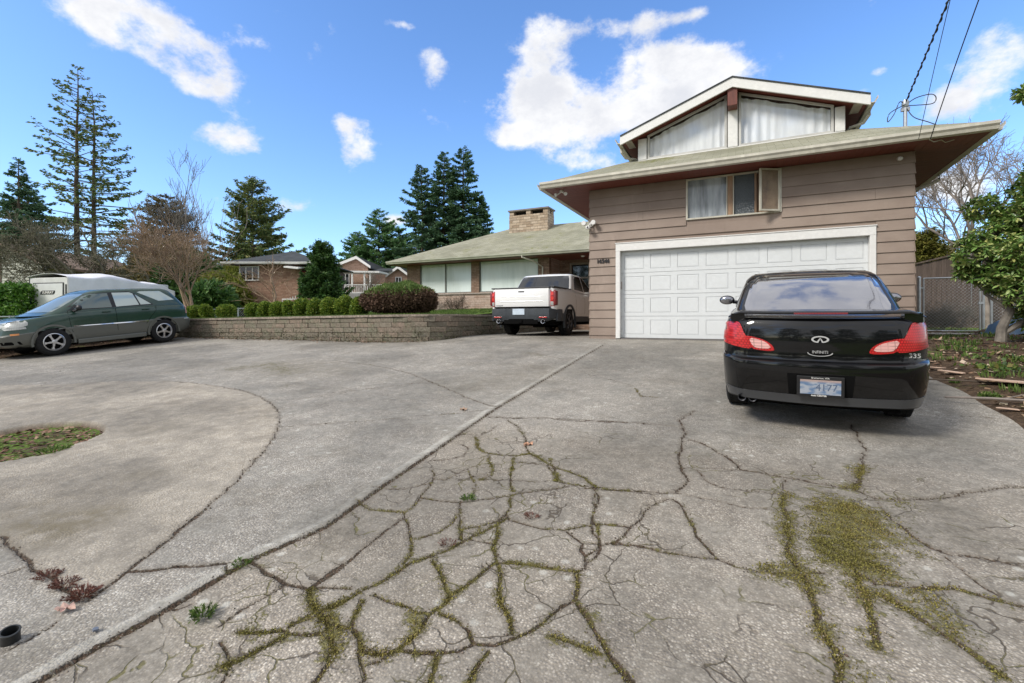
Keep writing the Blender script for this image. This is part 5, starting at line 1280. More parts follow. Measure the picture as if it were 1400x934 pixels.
# tailgate with pressed lines
mb.box((-.80,.045,.80),(.80,.10,1.295)); tg = mb.build('tailgate', M_pwhite, trk, bevel=.012, smooth=True)
mb = MB(); mb.box((-.64,.037,.935),(.64,.046,.955)); mb.box((-.60,.039,1.065),(.60,.046,1.078)); mb.build('pressed_line', M_pwhite, tg, bevel=.004)
mb = MB(); mb.box((-.82,.03,1.296),(.82,.17,1.325)); mb.box((-.96,.12,1.30),(-.80,1.5,1.335)); mb.box((.80,.12,1.30),(.93,1.5,1.345)); mb.build('bed_rail', M_black, trk, bevel=.008)
mb = MB(); mb.box((-.085,.035,1.195),(.085,.046,1.225)); mb.build('tailgate_handle', M_black, trk, bevel=.005)
text_mesh('RIDGELINE', .042, mat('badge_grey', (.2,.2,.21), .3, metal=.5), 'model_badge', trk, face_M((-.66,.043,.835),(1,0,0),(0,0,1)), .002)
mb = MB(); mb.box((-.83,.06,.765),(.83,.12,.799)); mb.build('tailgate_gap', M_under, trk)
# bumper
mb = MB(); pts_o = []
for k in range(25):
    u = k/24*2-1; a = abs(u); x = u*1.005; y = -.06+.42*max(0,(a-.80)/.20)**2.2+.03*a*a; pts_o.append((x,y,a))
vs = []; fs = []
for x, y, a in pts_o:
    zb_ = .40+.10*max(0,(a-.7)/.3) ; zt_ = .76-.03*max(0,(a-.85)/.15); step = .035 if abs(x) < .34 else 0
    vs += [(x,y+.16,zt_),(x,y+.0+step,zt_-.015),(x,y+.0+step,.60),(x,y+.02+step,.50),(x,y+.08,zb_),(x,y+.2,zb_)]
for i in range(24):
    for k in range(6): fs.append((i*6+k, i*6+(k+1)%6, (i+1)*6+(k+1)%6, (i+1)*6+k))
fs += [tuple(range(5,-1,-1)), tuple(24*6+k for k in range(6))]
mb.add(vs, fs); bp = mb.build('rear_bumper', M_plast, trk, smooth=True, angle=25)
mb = MB(); mb.box((-.5,.0,.34),(.5,.3,.47)); mb.box((-.05,-.03,.37),(.05,.05,.45)); mb.build('tow_hitch', M_under, trk)
for sg in (-1,1):
    mb = MB(); mb.box((min(sg*.56,sg*.78),-.052,.50),(max(sg*.56,sg*.78),-.02,.53)); mb.build('reflector', M_lred, trk, bevel=.003)
    mb = MB(); mb.lathe([(-.03,.048),(-.035,.056),(.3,.05),(.3,.04),(-.02,.042)], 18, 'y', (sg*.66,0,.405), closed=True); mb.build('exhaust_tip', M_chrome, trk, smooth=True)
    mb = MB(); mb.lathe([(.0,.04),(.01,.04)], 16, 'y', (sg*.66,0,.405)); mb.build('exhaust_bore', M_under, trk)
mb = MB(); mb.box((-.22,-.035,.585),(.13,-.026,.745)); mb.build('number_plate', mat('pale_blue_plate', (.50,.58,.66), .4, var=.12, scale=5), trk)
mb = MB(); mb.prism([(-.02,2.5,1.775),(.02,2.5,1.775),(.015,2.68,1.775),(-.015,2.68,1.775)], (0,-.03,.07)); mb.build('roof_fin', M_pwhite, trk, bevel=.006)
mb = MB(); mb.box((-.85,.3,.30),(.85,4.9,.40)); mb.tube([(-.85,1.22,TWR-.05),(.85,1.22,TWR-.05)], .06, 8); mb.box((-.5,2.0,.22),(.3,2.8,.32)); mb.build('undertray', M_under, trk)
for sg in (-1,1):
    for yy in (1.22, 4.40): make_wheel(trk, sg*.855, yy, TWR, .245, .235, M_rimd, sg, 6)
    mb = MB(); mb.sphere((sg*1.09, 3.5, 1.32), .12, 8, (.9,.5,.75)); mb.tube([(sg*.9,3.55,1.28),(sg*1.0,3.52,1.30)], .03, 8); mb.build('mirror', M_pwhite, trk, smooth=True)

# ---------------- dark green SUV ----------------
suv = vehicle('parked_car', 'dark green estate car with grey lower cladding parked at the left edge of the driveway', 'car', -16.98, 9.43, R(180), True, .02)
L_ = 4.58
zt = interp([0,.2,.7,2.2,3.1,3.5,4.0,4.35,4.58],[1.03,1.10,1.13,1.12,1.09,1.05,.98,.90,.80])
def sl(v, dr, df, W, rr=.20, br=.10, tr=.05): return (v, half_outline(dr, L_-df, W, rr, .40, br, .24, tr, .09))
lev = [sl(0,.26,.2,.82),sl(.06,.14,.10,.86),sl(.12,.07,.04,.885),sl(.30,.02,.0,.905),sl(.48,.0,.0,.910),sl(.50,.01,.0,.912),sl(.53,.06,.01,.903),sl(.56,.08,.02,.900),sl(.70,.08,.04,.905),sl(.84,.09,.09,.90),sl(.94,.11,.14,.88),sl(.98,.13,.18,.86),sl(1,.17,.24,.83)]
gb = loft(lev, .27, zt, .015, 14).build('body', [M_pgreen, M_under, M_clad], suv, smooth=True, angle=30)
SWR = .352
bool_cut(gb, [mkcyl(sg*.55, sg*1.3, yy, SWR, SWR+.06) for sg in (-1,1) for yy in (.96, 3.57)])
for p in gb.data.polygons:
    c = p.center; u = (c.z-.27)/(zt(c.y)-.27)
    if u < .525 or c.z < .62: p.material_index = 2
mark_wells(gb, [(.96,SWR),(3.57,SWR)], SWR+.06)
GV = [(0,.10,3.92,.84),(.10,.14,3.75,.835),(.40,.27,3.40,.785),(.70,.40,3.08,.73),(.88,.50,2.86,.69),(.95,.58,2.76,.665),(1,.70,2.62,.62)]
gc = loft([(v, half_outline(a,b_,W,.14,.22,.10,.25,.05,.07)) for v,a,b_,W in GV], 1.04, interp([0,.6,1.5,2.4,3,4],[1.62,1.645,1.665,1.665,1.64,1.60]), .02, 14).build('cabin', M_pgreen, suv, smooth=True, angle=40)
bs = body_bvh(gb); bsc = body_bvh(gc)
for sg, ax in ((1,'+x'),(-1,'-x')):
    patch(bsc, [(1.13,1.17),(1.62,1.56),(1.75,1.60),(2.70,1.57),(3.20,1.22),(3.20,1.135)], ax, 'window_surround', M_black, suv, .002, .07, .004)
    patch(bsc, [(2.20,1.165),(2.24,1.565),(2.62,1.555),(2.80,1.49),(3.05,1.30),(3.05,1.165)], ax, 'front_window', M_gsuvd, suv, .005, .08, .003)
    patch(bsc, [(1.52,1.19),(1.62,1.53),(1.70,1.565),(2.13,1.57),(2.10,1.17)], ax, 'rear_side_window', M_gsuv, suv, .005, .08, .003)
    patch(bsc, [(1.20,1.195),(1.57,1.50),(1.48,1.19)], ax, 'quarter_window', M_gsuv, suv, .005, .08, .003)
    patch(bsc, [(.52,1.29),(.98,1.275),(1.50,1.56),(1.42,1.585),(.88,1.575)], ax, 'cargo_window', M_gsuv, suv, .005, .08, .003)
    for pts in ([(2.15,.50),(2.15,1.15)], [(3.16,.52),(3.20,.80),(3.22,1.13)], [(1.42,.62),(1.25,.85),(1.12,1.0),(1.10,1.16)]):
        patch(bs, strip_poly(pts, .009), ax, 'door_shut_line', M_under, suv, .002, .08, .002)
    patch(bs, strip_poly([(1.36,.695),(3.14,.715)], .022), ax, 'trim_strip', M_chrome, suv, .010, .1, .01)
    for yy in (2.28, 1.30):
        mb = MB(); x_ = sg*.895; mb.box((min(x_,x_+sg*.03),yy,1.035),(max(x_,x_+sg*.03),yy+.19,1.065)); mb.build('door_handle', M_pgreen, suv, bevel=.008, smooth=True)
    mb = MB(); mb.sphere((sg*1.02,3.03,1.20), .1, 10, (.85,.62,.78)); mb.tube([(sg*.83,3.08,1.12),(sg*.97,3.05,1.14)], [.03,.028], 8); mb.build('mirror', M_black, suv, smooth=True)
    patch(bs, [(4.02,.80),(4.34,.77),(4.46,.80),(4.36,.90),(4.12,.97),(4.0,.93)], ax, 'headlamp', M_lclear, suv, .008, .05, .03, 1)
    patch(bs, [(4.05,.745),(4.38,.72),(4.40,.765),(4.06,.79)], ax, 'fog_lamp', M_lclear, suv, .008, .05, .02)
    patch(bs, [(4.18,.60),(4.32,.59),(4.32,.635),(4.18,.64)], ax, 'indicator', M_lamber, suv, .008, .05, .01)
    patch(bs, [(.08,.84),(.26,.84),(.24,1.06),(.10,1.09)], ax, 'tail_lamp', M_lpink, suv, .008, .05, .03)
    patch(bs, [(.20,.66),(.34,.66),(.34,.69),(.20,.69)], ax, 'reflector', M_lclear, suv, .008, .05, .01)
    for yy in (.96, 3.57):
        mb = MB(); r0, r1 = SWR+.055, SWR+.10
        for k in range(18):
            a0 = R(-10+200*k/18); a1 = R(-10+200*(k+1)/18)
            q = [(sg*.885, yy+r*math.cos(a), SWR+r*math.sin(a)) for r, a in ((r0,a0),(r1,a0),(r1,a1),(r0,a1))]; mb.prism(q, (sg*.037,0,0))
        mb.build('wheel_arch_trim', M_clad, suv, smooth=True, angle=30)
    mb = MB(); mb.box((min(sg*.84,sg*.925),1.45,.24),(max(sg*.84,sg*.925),3.08,.36)); mb.build('sill_trim', M_clad, suv, bevel=.02)
    if 0: mb = MB(); mb.tube([(sg*.60,.75,1.66),(sg*.60,1.0,1.70),(sg*.59,2.3,1.70),(sg*.58,2.6,1.655)], .014, 8); mb.build('roof_rail', M_black, suv, smooth=True)
patch(bsc, [(-.72,1.12),(.72,1.12),(.68,1.25),(.56,1.56),(-.56,1.56),(-.68,1.25)], '+y', 'windscreen', cglass('windscreen_glass', (.16,.20,.19), .05, .4, .25), suv, .005, .1, .006)
patch(bsc, [(-.62,1.18),(.62,1.18),(.54,1.52),(-.54,1.52)], '-y', 'rear_window', M_gsuvd, suv, .005, .1, .006)
patch(bs, [(-.48,.76),(.48,.76),(.52,.90),(-.52,.90)], '+y', 'grille', M_black, suv, .006, .08, .02)
patch(bs, [(-.80,.36),(.80,.36),(.80,.44),(-.80,.44)], '+y', 'lower_intake', M_under, suv, .004, .1, .01)
mb = MB(); mb.box((-.7,.4,.22),(.7,4.2,.29)); mb.build('undertray', M_under, suv)
for sg in (-1,1):
    for yy in (.96, 3.57): make_wheel(suv, sg*.815, yy, SWR, .225, .215, M_rim, sg, 5, letters=(sg > 0))
# ================= vegetation =================
def terr(s, t_):
    if s < -18.5: return float(lawn_z(np.array([s]), np.array([t_]))[0])
    if t_ > 27: return EYE+.2
    if s < -7 and t_ > 9.7: return float(lawn_z(np.array([s]), np.array([t_]))[0])
    if s > 2.9 and t_ > 13.2: return 1.1+max(0,min(1,(s-3.6)/3))*.08
    return float(G(np.array([t_]))[0])
def kites(C, D, N, L, W, cup=0):
    """leaf quads: centre-base C, direction D, normal-ish N"""
    D = D/(np.linalg.norm(D,axis=1)[:,None]+1e-9); S = np.cross(D, N); S /= np.linalg.norm(S,axis=1)[:,None]+1e-9
    L = L[:,None]; W = W[:,None]
    V = np.stack([C, C+D*L*.45+S*W*.5, C+D*L, C+D*L*.45-S*W*.5], 1)
    F = np.arange(len(C)*4).reshape(-1,4); return V.reshape(-1,3), F
def rvec(r, n): v = r.normal(size=(n,3)); return v/np.linalg.norm(v,axis=1)[:,None]
M_bark = mat('bark', (.10,.075,.055), .9, var=.35, scale=6, bump=.6, bscale=14, stretch=(1,1,.3))
M_bark_grey = mat('grey_bark', (.17,.15,.125), .9, var=.3, scale=8, bump=.4, bscale=20)
M_bark_lich = mat('lichen_bark', (.155,.14,.095), .9, var=.4, scale=5)
M_bark_tan = mat('tan_twigs', (.30,.21,.14), .8, var=.3, scale=3)
M_bark_pale = mat('pale_twigs', (.27,.23,.20), .85, var=.3, scale=3)
F_fir = leafmat('fir_needles', [(0.087,0.138,0.062),(0.176,0.250,0.087),(0.276,0.350,0.124),(0.400,0.350,0.151)], .6, .15)
F_fir2 = leafmat('blue_fir_needles', [(0.067,0.135,0.085),(0.124,0.225,0.124),(0.204,0.315,0.159)], .6, .15)
F_ced = leafmat('cedar_sprays', [(0.078,0.177,0.069),(0.138,0.293,0.097),(0.216,0.392,0.147),(0.293,0.371,0.216)], .6, .2)
F_yew = leafmat('yew_leaves', [(0.035,0.086,0.028),(0.078,0.166,0.043),(0.139,0.227,0.061)], .5, .15)
F_box = leafmat('boxwood_leaves', [(0.044,0.100,0.015),(0.100,0.188,0.025),(0.237,0.325,0.037),(0.375,0.413,0.075)], .5, .25)
F_hedge = leafmat('laurel_leaves', [(0.036,0.102,0.017),(0.087,0.203,0.029),(0.174,0.319,0.051)], .45, .2)
F_bam = leafmat('yellow_green_leaves', [(.12,.15,.02),(.22,.25,.04),(.32,.30,.07)], .6, .3)
F_rust = leafmat('rusty_cedar', [(0.094,0.113,0.038),(0.208,0.170,0.056),(0.339,0.226,0.094)], .7, .15)
F_jun_b = leafmat('dead_juniper', [(.06,.035,.025),(.13,.075,.05),(.20,.12,.085),(.10,.06,.04)], .85, .05)
F_jun_g = leafmat('juniper_green', [(0.065,0.116,0.029),(0.131,0.203,0.043),(0.217,0.275,0.087)], .7, .15)
F_rho = leafmat('rhododendron_leaves', [(0.066,0.133,0.030),(0.133,0.236,0.052),(0.221,0.355,0.088),(0.355,0.425,0.163),(0.425,0.414,0.133)], .35, .15, .55)
F_arb = leafmat('arborvitae', [(0.131,0.145,0.029),(0.232,0.232,0.043),(0.348,0.290,0.072)], .7, .2)
def conifer(name, label, s, t_, ztop, r0, seed, mat_, fat=1.0, zc=.15, sparse=1., dens=1., clump=.42, droop=.25, trunk_r=None, bark=None, shape=.85, lean=0, group=None, cat='tree', up=0.0, sub_=True, spread=1.0):
    r = np.random.RandomState(seed); zb = terr(s, t_); H = ztop-zb; root = thing(name, label, cat, (s, t_, zb), group=group)
    z0 = H*zc; tr = trunk_r or H*.014
    zs = np.linspace(0, H*.99, 14); wob = np.cumsum(r.normal(size=(14,2))*H*.0018, 0)
    mb = MB(); mb.tube([(wob[i,0], wob[i,1], zs[i]-(.3 if i == 0 else 0)) for i in range(14)], [tr*(1-zs[i]/H)**.8+.012 for i in range(14)], 8); mb.build('trunk', bark or M_bark, root, smooth=True)
    P0=[];P1=[];R0=[];R1=[]; C=[];D=[];Lc=[]
    z = z0; step = H*.022/dens**.5
    while z < H*.985:
        u = (z-z0)/(H-z0); Lb = r0*((1-u)**shape)*(.55+.45*min(1, (u+.06)*7))
        nb = max(3, int(r.randint(4,7)*(1 if u < .85 else .8)))
        for k in range(nb):
            if r.rand() < .18*sparse*(1-u*.6): continue
            a = r.uniform(0, 2*math.pi); L = Lb*r.uniform(.55, 1.12) + .12
            if r.rand() < .1: L *= 1.22
            bx = np.interp(z, zs, wob[:,0]); by = np.interp(z, zs, wob[:,1]); zz = z+r.uniform(-step, step)*.5
            n = 6; el = (.35*u+up+r.uniform(-.1,.15)); pts = []
            for j in range(n+1):
                f = j/n; h = zz + L*(math.sin(el)*f - droop*f*f*(1-u*.7) + .10*f**4)
                pts.append((bx+math.cos(a)*L*f, by+math.sin(a)*L*f, h))
            pts = np.array(pts); rb = .012+.011*L
            for j in range(n): P0.append(pts[j]); P1.append(pts[j+1]); R0.append(rb*(1-j/n)+.006); R1.append(rb*(1-(j+1)/n)+.005)
            nc = int((L/ (clump*.30))*dens*(2.4 if sparse < 1.5 else 1.15))+3
            f = r.uniform(.16 if sparse < 1.5 else .34, 1.03, nc)**(.75); 
            idx = np.clip((f*n).astype(int), 0, n-1); fr = f*n-idx; base = pts[idx]*(1-fr[:,None])+pts[idx+1]*fr[:,None]
            side = np.array([-math.sin(a), math.cos(a), 0]); out = np.array([math.cos(a), math.sin(a), 0])
            wd = (.10+.30*np.sin(np.clip(f,0,1)*math.pi*.9))*L*.55*spread
            off = r.uniform(-1,1,nc)[:,None]*wd[:,None]*side
            base = base+off*.75+r.normal(size=(nc,3))*clump*.10; base[:,2] -= np.abs(off).sum(1)*.18
            dd = out*r.uniform(.5,1,nc)[:,None] + np.sign((off@side))[:,None]*side*r.uniform(.2,.9,nc)[:,None] + np.array([0,0,1])*r.uniform(-.55,.22,nc)[:,None]
            C.append(base); D.append(dd); Lc.append(clump*r.uniform(.6,1.25,nc)*(.65+.35*(1-u)))
        z += step*r.uniform(.75,1.25)
    V, F = tubes_np(P0, P1, R0, R1, 4); (tag(npmesh('branches', V, F, bark or M_bark, root), None, None, kind='stuff'))
    C = np.concatenate(C); D = np.concatenate(D); Lc = np.concatenate(Lc)
    N = rvec(r, len(C))*.55+np.array([0,0,1]); V, F = kites(C, D, N, Lc, Lc*r.uniform(.32,.55,len(C))*fat)
    N2 = np.cross(D, N); V2, F2 = kites(C+r.normal(size=C.shape)*.04, D+r.normal(size=C.shape)*.35, N2, Lc*.8, Lc*.30*fat)
    cr = npmesh('crown', np.concatenate([V,V2]), np.concatenate([F,F2+len(V)]), mat_, root)
    return root
def bare(name, label, s, t_, H, seed, mat_, spread=.5, r0=.09, levels=5, kids=(3,5), trunk=.3, up=.35, twig=.010, group=None, lean=(0,0), cat='tree', ratio=.66, stems=1, zb=None, droop=0, leaf=None, nleaf=0, leafsize=.1, minr=.004):
    r = np.random.RandomState(seed); zb = terr(s, t_) if zb is None else zb; root = thing(name, label, cat, (s, t_, zb), group=group)
    T = ([],[],[],[]); B = ([],[],[],[]); tips = []
    def grow(p, d, L, rad, lv):
        n = 4 if lv < 2 else 3; pts = [p]; dd = d.copy()
        for j in range(n):
            dd = dd + r.normal(size=3)*(.10+.04*lv) + np.array([0,0,up*.22 - droop*.2*lv/levels]); dd /= np.linalg.norm(dd)
            q = pts[-1]+dd*L/n; a = rad*(1-.42*j/n); b_ = rad*(1-.42*(j+1)/n); S_ = T if lv == 0 else B
            S_[0].append(pts[-1]); S_[1].append(q); S_[2].append(max(a,minr)); S_[3].append(max(b_,minr*.8)); pts.append(q)
        if lv >= levels: tips.append(pts[-1]); return
        k = r.randint(kids[0], kids[1]+1)
        for i in range(k):
            f = r.uniform(.45 if lv else .6, 1.0) if i else 1.0
            j = min(n-1, int(f*n)); pp = pts[j]+(pts[j+1]-pts[j])*(f*n-j) if f < 1 else pts[-1]
            ax = rvec(r,1)[0]; ax -= dd*(ax@dd); ax /= np.linalg.norm(ax)+1e-9
            an = spread*r.uniform(.55,1.35)*(.35 if i == 0 else 1); nd = dd*math.cos(an)+ax*math.sin(an)
            grow(pp, nd, L*ratio*r.uniform(.75,1.2), rad*(.66 if i == 0 else .5), lv+1)
    for k in range(stems):
        d = np.array([lean[0]+r.normal()*.25*(stems > 1), lean[1]+r.normal()*.25*(stems > 1), 1.]); d /= np.linalg.norm(d)
        p = np.array([r.normal()*.12*(stems > 1), r.normal()*.12*(stems > 1), -.15]); 
        grow(p, d, H*trunk, r0/(1 if stems == 1 else 1.5), 0)
    allP = np.array(B[1]); sc_ = H/ max(.1, np.percentile(allP[:,2], 99.6))
    for A in (T, B):
        V, F = tubes_np(np.array(A[0])*sc_, np.array(A[1])*sc_, np.array(A[2]), np.array(A[3]), 5 if A is T else 3)
        npmesh('trunk' if A is T else 'crown', V, F, mat_, root, smooth=True)
    if leaf is not None:
        P = allP[r.randint(len(allP)//3, len(allP), nleaf)]*sc_ + r.normal(size=(nleaf,3))*.08
        V, F = kites(P, rvec(r,nleaf), rvec(r,nleaf), np.full(nleaf,leafsize)*r.uniform(.5,1.3,nleaf), np.full(nleaf,leafsize*.6)); npmesh('foliage', V, F, leaf, root)
    return root
def shrub(name, label, s, t_, rad, seed, mats_, n=4000, leaf=.05, group=None, cat='shrub', zb=None, lumps=9, base=.0, stem=True, top_mat=None, aspect=.5, shell=.55, flat=0, rz=0, boxy=2.0, lump=.16):
    """clipped or loose shrub: leaves through the outer shell of a lumpy ellipsoid (rad = rx, ry, rz)"""
    r = np.random.RandomState(seed); zb = terr(s, t_) if zb is None else zb; root = thing(name, label, cat, (s, t_, zb), group=group, rz=rz)
    rx, ry, rz_ = rad; d = rvec(r, n); lc = rvec(r, lumps)
    bump_ = 1-lump + lump*1.6*np.max(np.clip((d@lc.T-.55)/.45, 0, 1), 1)
    dn = d/ (np.sum(np.abs(d)**boxy, 1)**(1/boxy))[:,None]
    rr = (shell+(1-shell)*r.rand(n)**.6)*bump_
    P = dn*rr[:,None]*np.array([rx,ry,rz_]); P[:,2] += rz_+base
    P = P[P[:,2] > .02]; n = len(P); dd = P-np.array([0,0,rz_+base]); dd /= np.linalg.norm(dd,axis=1)[:,None]+1e-9
    D = dd*.7+rvec(r,n)*.9+np.array([0,0,.25]); N = rvec(r,n)+dd*.6
    V, F = kites(P, D, N, leaf*r.uniform(.6,1.4,n), leaf*aspect*r.uniform(.7,1.3,n))
    if len(mats_) == 1: npmesh('foliage', V, F, mats_[0], root)
    else:
        zz = (P[:,2]-base)/(2*rz_) + r.normal(size=n)*.07 + .12*np.sin(P[:,0]*3+1)*np.cos(P[:,1]*2); top = zz > top_mat
        for nm, mk, mm in (('foliage', top, mats_[0]), ('dead_foliage', ~top, mats_[1])):
            V_, F_ = kites(P[mk], D[mk], N[mk], leaf*r.uniform(.6,1.4,mk.sum()), leaf*aspect*r.uniform(.7,1.3,mk.sum())); npmesh(nm, V_, F_, mm, root)
    if stem:
        mb = MB()
        for k in range(9):
            a = r.uniform(0,6.28); e = np.array([math.cos(a)*rx*.7, math.sin(a)*ry*.7, rz_*r.uniform(.8,1.7)+base])
            p0 = Vector((e[0]*.12,e[1]*.12,-.08)); mb.tube([p0, p0.lerp(Vector(e),.5)+Vector((0,0,.03)), Vector(e)], [.02+rx*.02,.012+rx*.01,.006], 5)
        mb.build('stem', M_bark, root, smooth=True)
        # twiggy inner mass keeps the shrub from being see-through
        m_ = 260; P0 = np.zeros((m_,3))+np.array([0,0,rz_*.5+base]); E_ = rvec(r,m_)*np.array([rx,ry,rz_])*.82; E_[:,2] += rz_+base; E_[:,2] = np.maximum(E_[:,2],.03)
        V, F = tubes_np(P0, E_, np.full(m_,.006+rx*.006), np.full(m_,.003), 3); npmesh('twigs', V, F, M_bark, root)
    return root
# --- far left conifers
def PT(px, d): return PW(px, d)
s_, t_ = PT(108, 45); conifer('fir_tree', 'tallest thin fir with sparse open branches at the far left', s_, t_, ZW(92,45), 4.6, 11, F_fir, zc=.30, sparse=2.3, dens=1.0, fat=1.25, clump=.42, droop=.10, trunk_r=.30, shape=.62, group='pair of tall thin firs', spread=.8)
s_, t_ = PT(129, 46); conifer('fir_tree', 'shorter right hand fir of the tall thin pair', s_, t_, ZW(124,46), 4.3, 12, F_fir, zc=.28, sparse=2.1, dens=1.05, fat=1.25, clump=.42, droop=.12, trunk_r=.27, shape=.62, group='pair of tall thin firs', spread=.8)
s_, t_ = PT(23, 40); conifer('fir_tree', 'small dark fir at the left edge of the photo', s_, t_, ZW(214,40), 2.3, 13, F_fir2, zc=.3, clump=.36, droop=.3, dens=1.6)
s_, t_ = PT(40, 43); conifer('fir_tree', 'broad dark fir low behind the small left fir', s_, t_, ZW(262,43), 3.2, 43, F_fir2, zc=.2, clump=.4, droop=.25, shape=.5, dens=1.5)
s_, t_ = PT(345, 42); conifer('pine_tree', 'broad rounded conifer behind the brown house', s_, t_, ZW(246,42), 4.0, 14, F_fir, zc=.28, clump=.36, droop=.1, shape=.55, sparse=1.2, dens=1.9, up=.15)
s_, t_ = PT(228, 38); conifer('pine_tree', 'small rusty green conifer right of the bare birch', s_, t_, ZW(266,38), 2.6, 15, F_rust, zc=.3, clump=.32, shape=.5, droop=.1, dens=1.6)
for px, y, rr, sd, lb in ((577,225,3.3,21,'leftmost fir of the dark group behind the long roof'),(606,208,3.2,22,'middle fir of the dark group behind the long roof'),(634,201,3.9,23,'tallest fir at the right of the dark group behind the roof'),(654,262,2.4,24,'low fir at the right foot of the dark group')):
    s_, t_ = PT(px, 50); conifer('fir_tree', lb, s_, t_, ZW(y,50), rr, sd, F_fir2, zc=.22, clump=.36, droop=.24, shape=.66, dens=2.3, group='dark firs behind the long roof', trunk_r=.25)
for px, y, rr, sd, lb in ((519,288,3.4,31,'tallest light green cedar left of the dark firs'),(487,318,2.8,32,'left hand light green cedar near the pale houses'),(548,312,2.9,33,'right hand light green cedar against the dark firs')):
    s_, t_ = PT(px, 53); conifer('cedar_tree', lb, s_, t_, ZW(y,53), rr*1.25, sd, F_ced, zc=.08, clump=.36, droop=.28, shape=.55, dens=1.9, group='light green cedars')
s_, t_ = PT(441, 26); conifer('yew_tree', 'dense dark green cone shaped yew beside the brown house', s_, t_, ZW(333,26), 1.12, 35, F_yew, zc=.02, clump=.20, droop=-.1, shape=.6, dens=3.0, up=.5)
# --- bare trees on the left
s_, t_ = PT(214, 36); bare('birch_tree', 'bare upright tree with fine grey twigs against the sky', s_, t_, ZW(212,36)-terr(s_,t_), 8, M_bark_grey, spread=.34, r0=.14, levels=5, kids=(3,4), trunk=.30, up=.95, stems=3, minr=.012)
s_, t_ = PT(283, 33); bare('poplar_tree', 'tall thin bare whips rising behind the tan maple', s_, t_, ZW(246,33)-terr(s_,t_), 6, M_bark_pale, spread=.12, r0=.05, levels=2, kids=(2,3), trunk=.4, up=.8, stems=6, minr=.010)
for px, d, y, sd, lb in ((-12,27,290,41,'leftmost lichen covered apple tree over the white sided house'),(78,27,300,42,'lichen covered apple tree right of the white sided house'),(122,26,296,44,'lichen covered apple tree above the camper'),(166,27,305,45,'lichen covered apple tree in line with the two tall firs'),(206,28,312,46,'lichen covered apple tree right of the camper')):
    s_, t_ = PT(px, d); bare('apple_tree', lb, s_, t_, ZW(y,d)-terr(s_,t_), sd, M_bark_lich, spread=.85, r0=.13, levels=5, kids=(3,5), trunk=.30, up=.10, group='lichen covered apple trees', minr=.009, leaf=leafmat('lichen', [(.10,.10,.06),(.17,.16,.10)], .9, 0) if sd == 41 else bpy.data.materials['lichen'], nleaf=2200, leafsize=.09)
s_, t_ = PT(268, 18.5); bare('maple_tree', 'pollarded maple with many tan shoots behind the clipped hedge', s_, t_, ZW(303,18.5)-terr(s_,t_), 51, M_bark_tan, spread=.62, r0=.11, levels=4, kids=(4,6), trunk=.30, up=.42, stems=3, ratio=.72, minr=.0055)
s_, t_ = PT(373, 21.5); bare('maple_tree', 'small spreading bare maple in front of the brown house', s_, t_, ZW(352,21.5)-terr(s_,t_), 52, M_bark_tan, spread=.75, r0=.08, levels=4, kids=(3,5), trunk=.28, up=.12, ratio=.78, minr=.0055)
s_, t_ = PT(497, 21); bare('plum_tree', 'small dark bare tree in front of the white railing', s_, t_, ZW(370,21)-terr(s_,t_), 53, M_bark_grey, spread=.6, r0=.07, levels=4, kids=(3,4), trunk=.3, up=.2, minr=.006)
# --- evergreen masses behind
for px, d, w, h, sd, mt, nm, lb in ((8,36,4.2,4.0,61,F_fir2,'evergreen_shrub','dark evergreen mass at the far left edge'),(232,33,2.6,4.6,62,F_rust,'evergreen_shrub','tall rusty evergreen behind the pollarded maple'),(262,31,2.2,3.9,63,F_yew,'evergreen_shrub','dark evergreen shrub behind the pollarded maple'),
                              (305,29,1.7,2.5,64,F_bam,'bamboo_clump','yellow green bamboo clump left of the brown house'),(336,33,2.0,3.6,65,F_bam,'bamboo_clump','yellow green bamboo rising above the brown house roof'),(195,34,3.0,3.2,66,F_rust,'evergreen_shrub','low rusty shrub behind the camper'),(150,38,3.6,3.0,68,F_yew,'evergreen_shrub','low dark shrub below the two tall firs'),(90,38,3.6,3.2,69,F_rust,'evergreen_shrub','low brown shrub behind the apple trees'),(288,26,1.3,1.7,67,F_yew,'evergreen_shrub','low dark shrub at the foot of the bamboo')):
    s_, t_ = PT(px, d); shrub(nm, lb, s_, t_, (w, w*.8, h/2*1.05), sd, [mt], n=7000, leaf=.34 if mt is not F_bam else .26, lumps=14, lump=.3, shell=.45, aspect=.42)
# hedge at the left edge
hz = thing('hedge', 'clipped green laurel hedge at the left edge behind the wire fence', 'hedge', (0,0,0))
a = PT(-90, 20.5); b_ = PT(41, 20); r = np.random.RandomState(7); n = 14000; u = r.rand(n); hgt = r.rand(n)
P = np.stack([a[0]+(b_[0]-a[0])*u, a[1]+(b_[1]-a[1])*u, np.zeros(n)],1); dn = np.array([b_[1]-a[1], -(b_[0]-a[0]),0]); dn /= np.linalg.norm(dn)
P += dn*r.uniform(-.45,.45,n)[:,None]; z0_ = terr(*a); P[:,2] = z0_+(ZW(389,20)-z0_)*(hgt**.7)+.06*np.sin(u*30)
D = rvec(r,n)+np.array([0,0,.2])-dn*.2; V, F = kites(P, D, rvec(r,n), np.full(n,.15)*r.uniform(.6,1.4,n), np.full(n,.07)); npmesh('foliage', V, F, F_hedge, hz)
hz.location = (0,0,0)
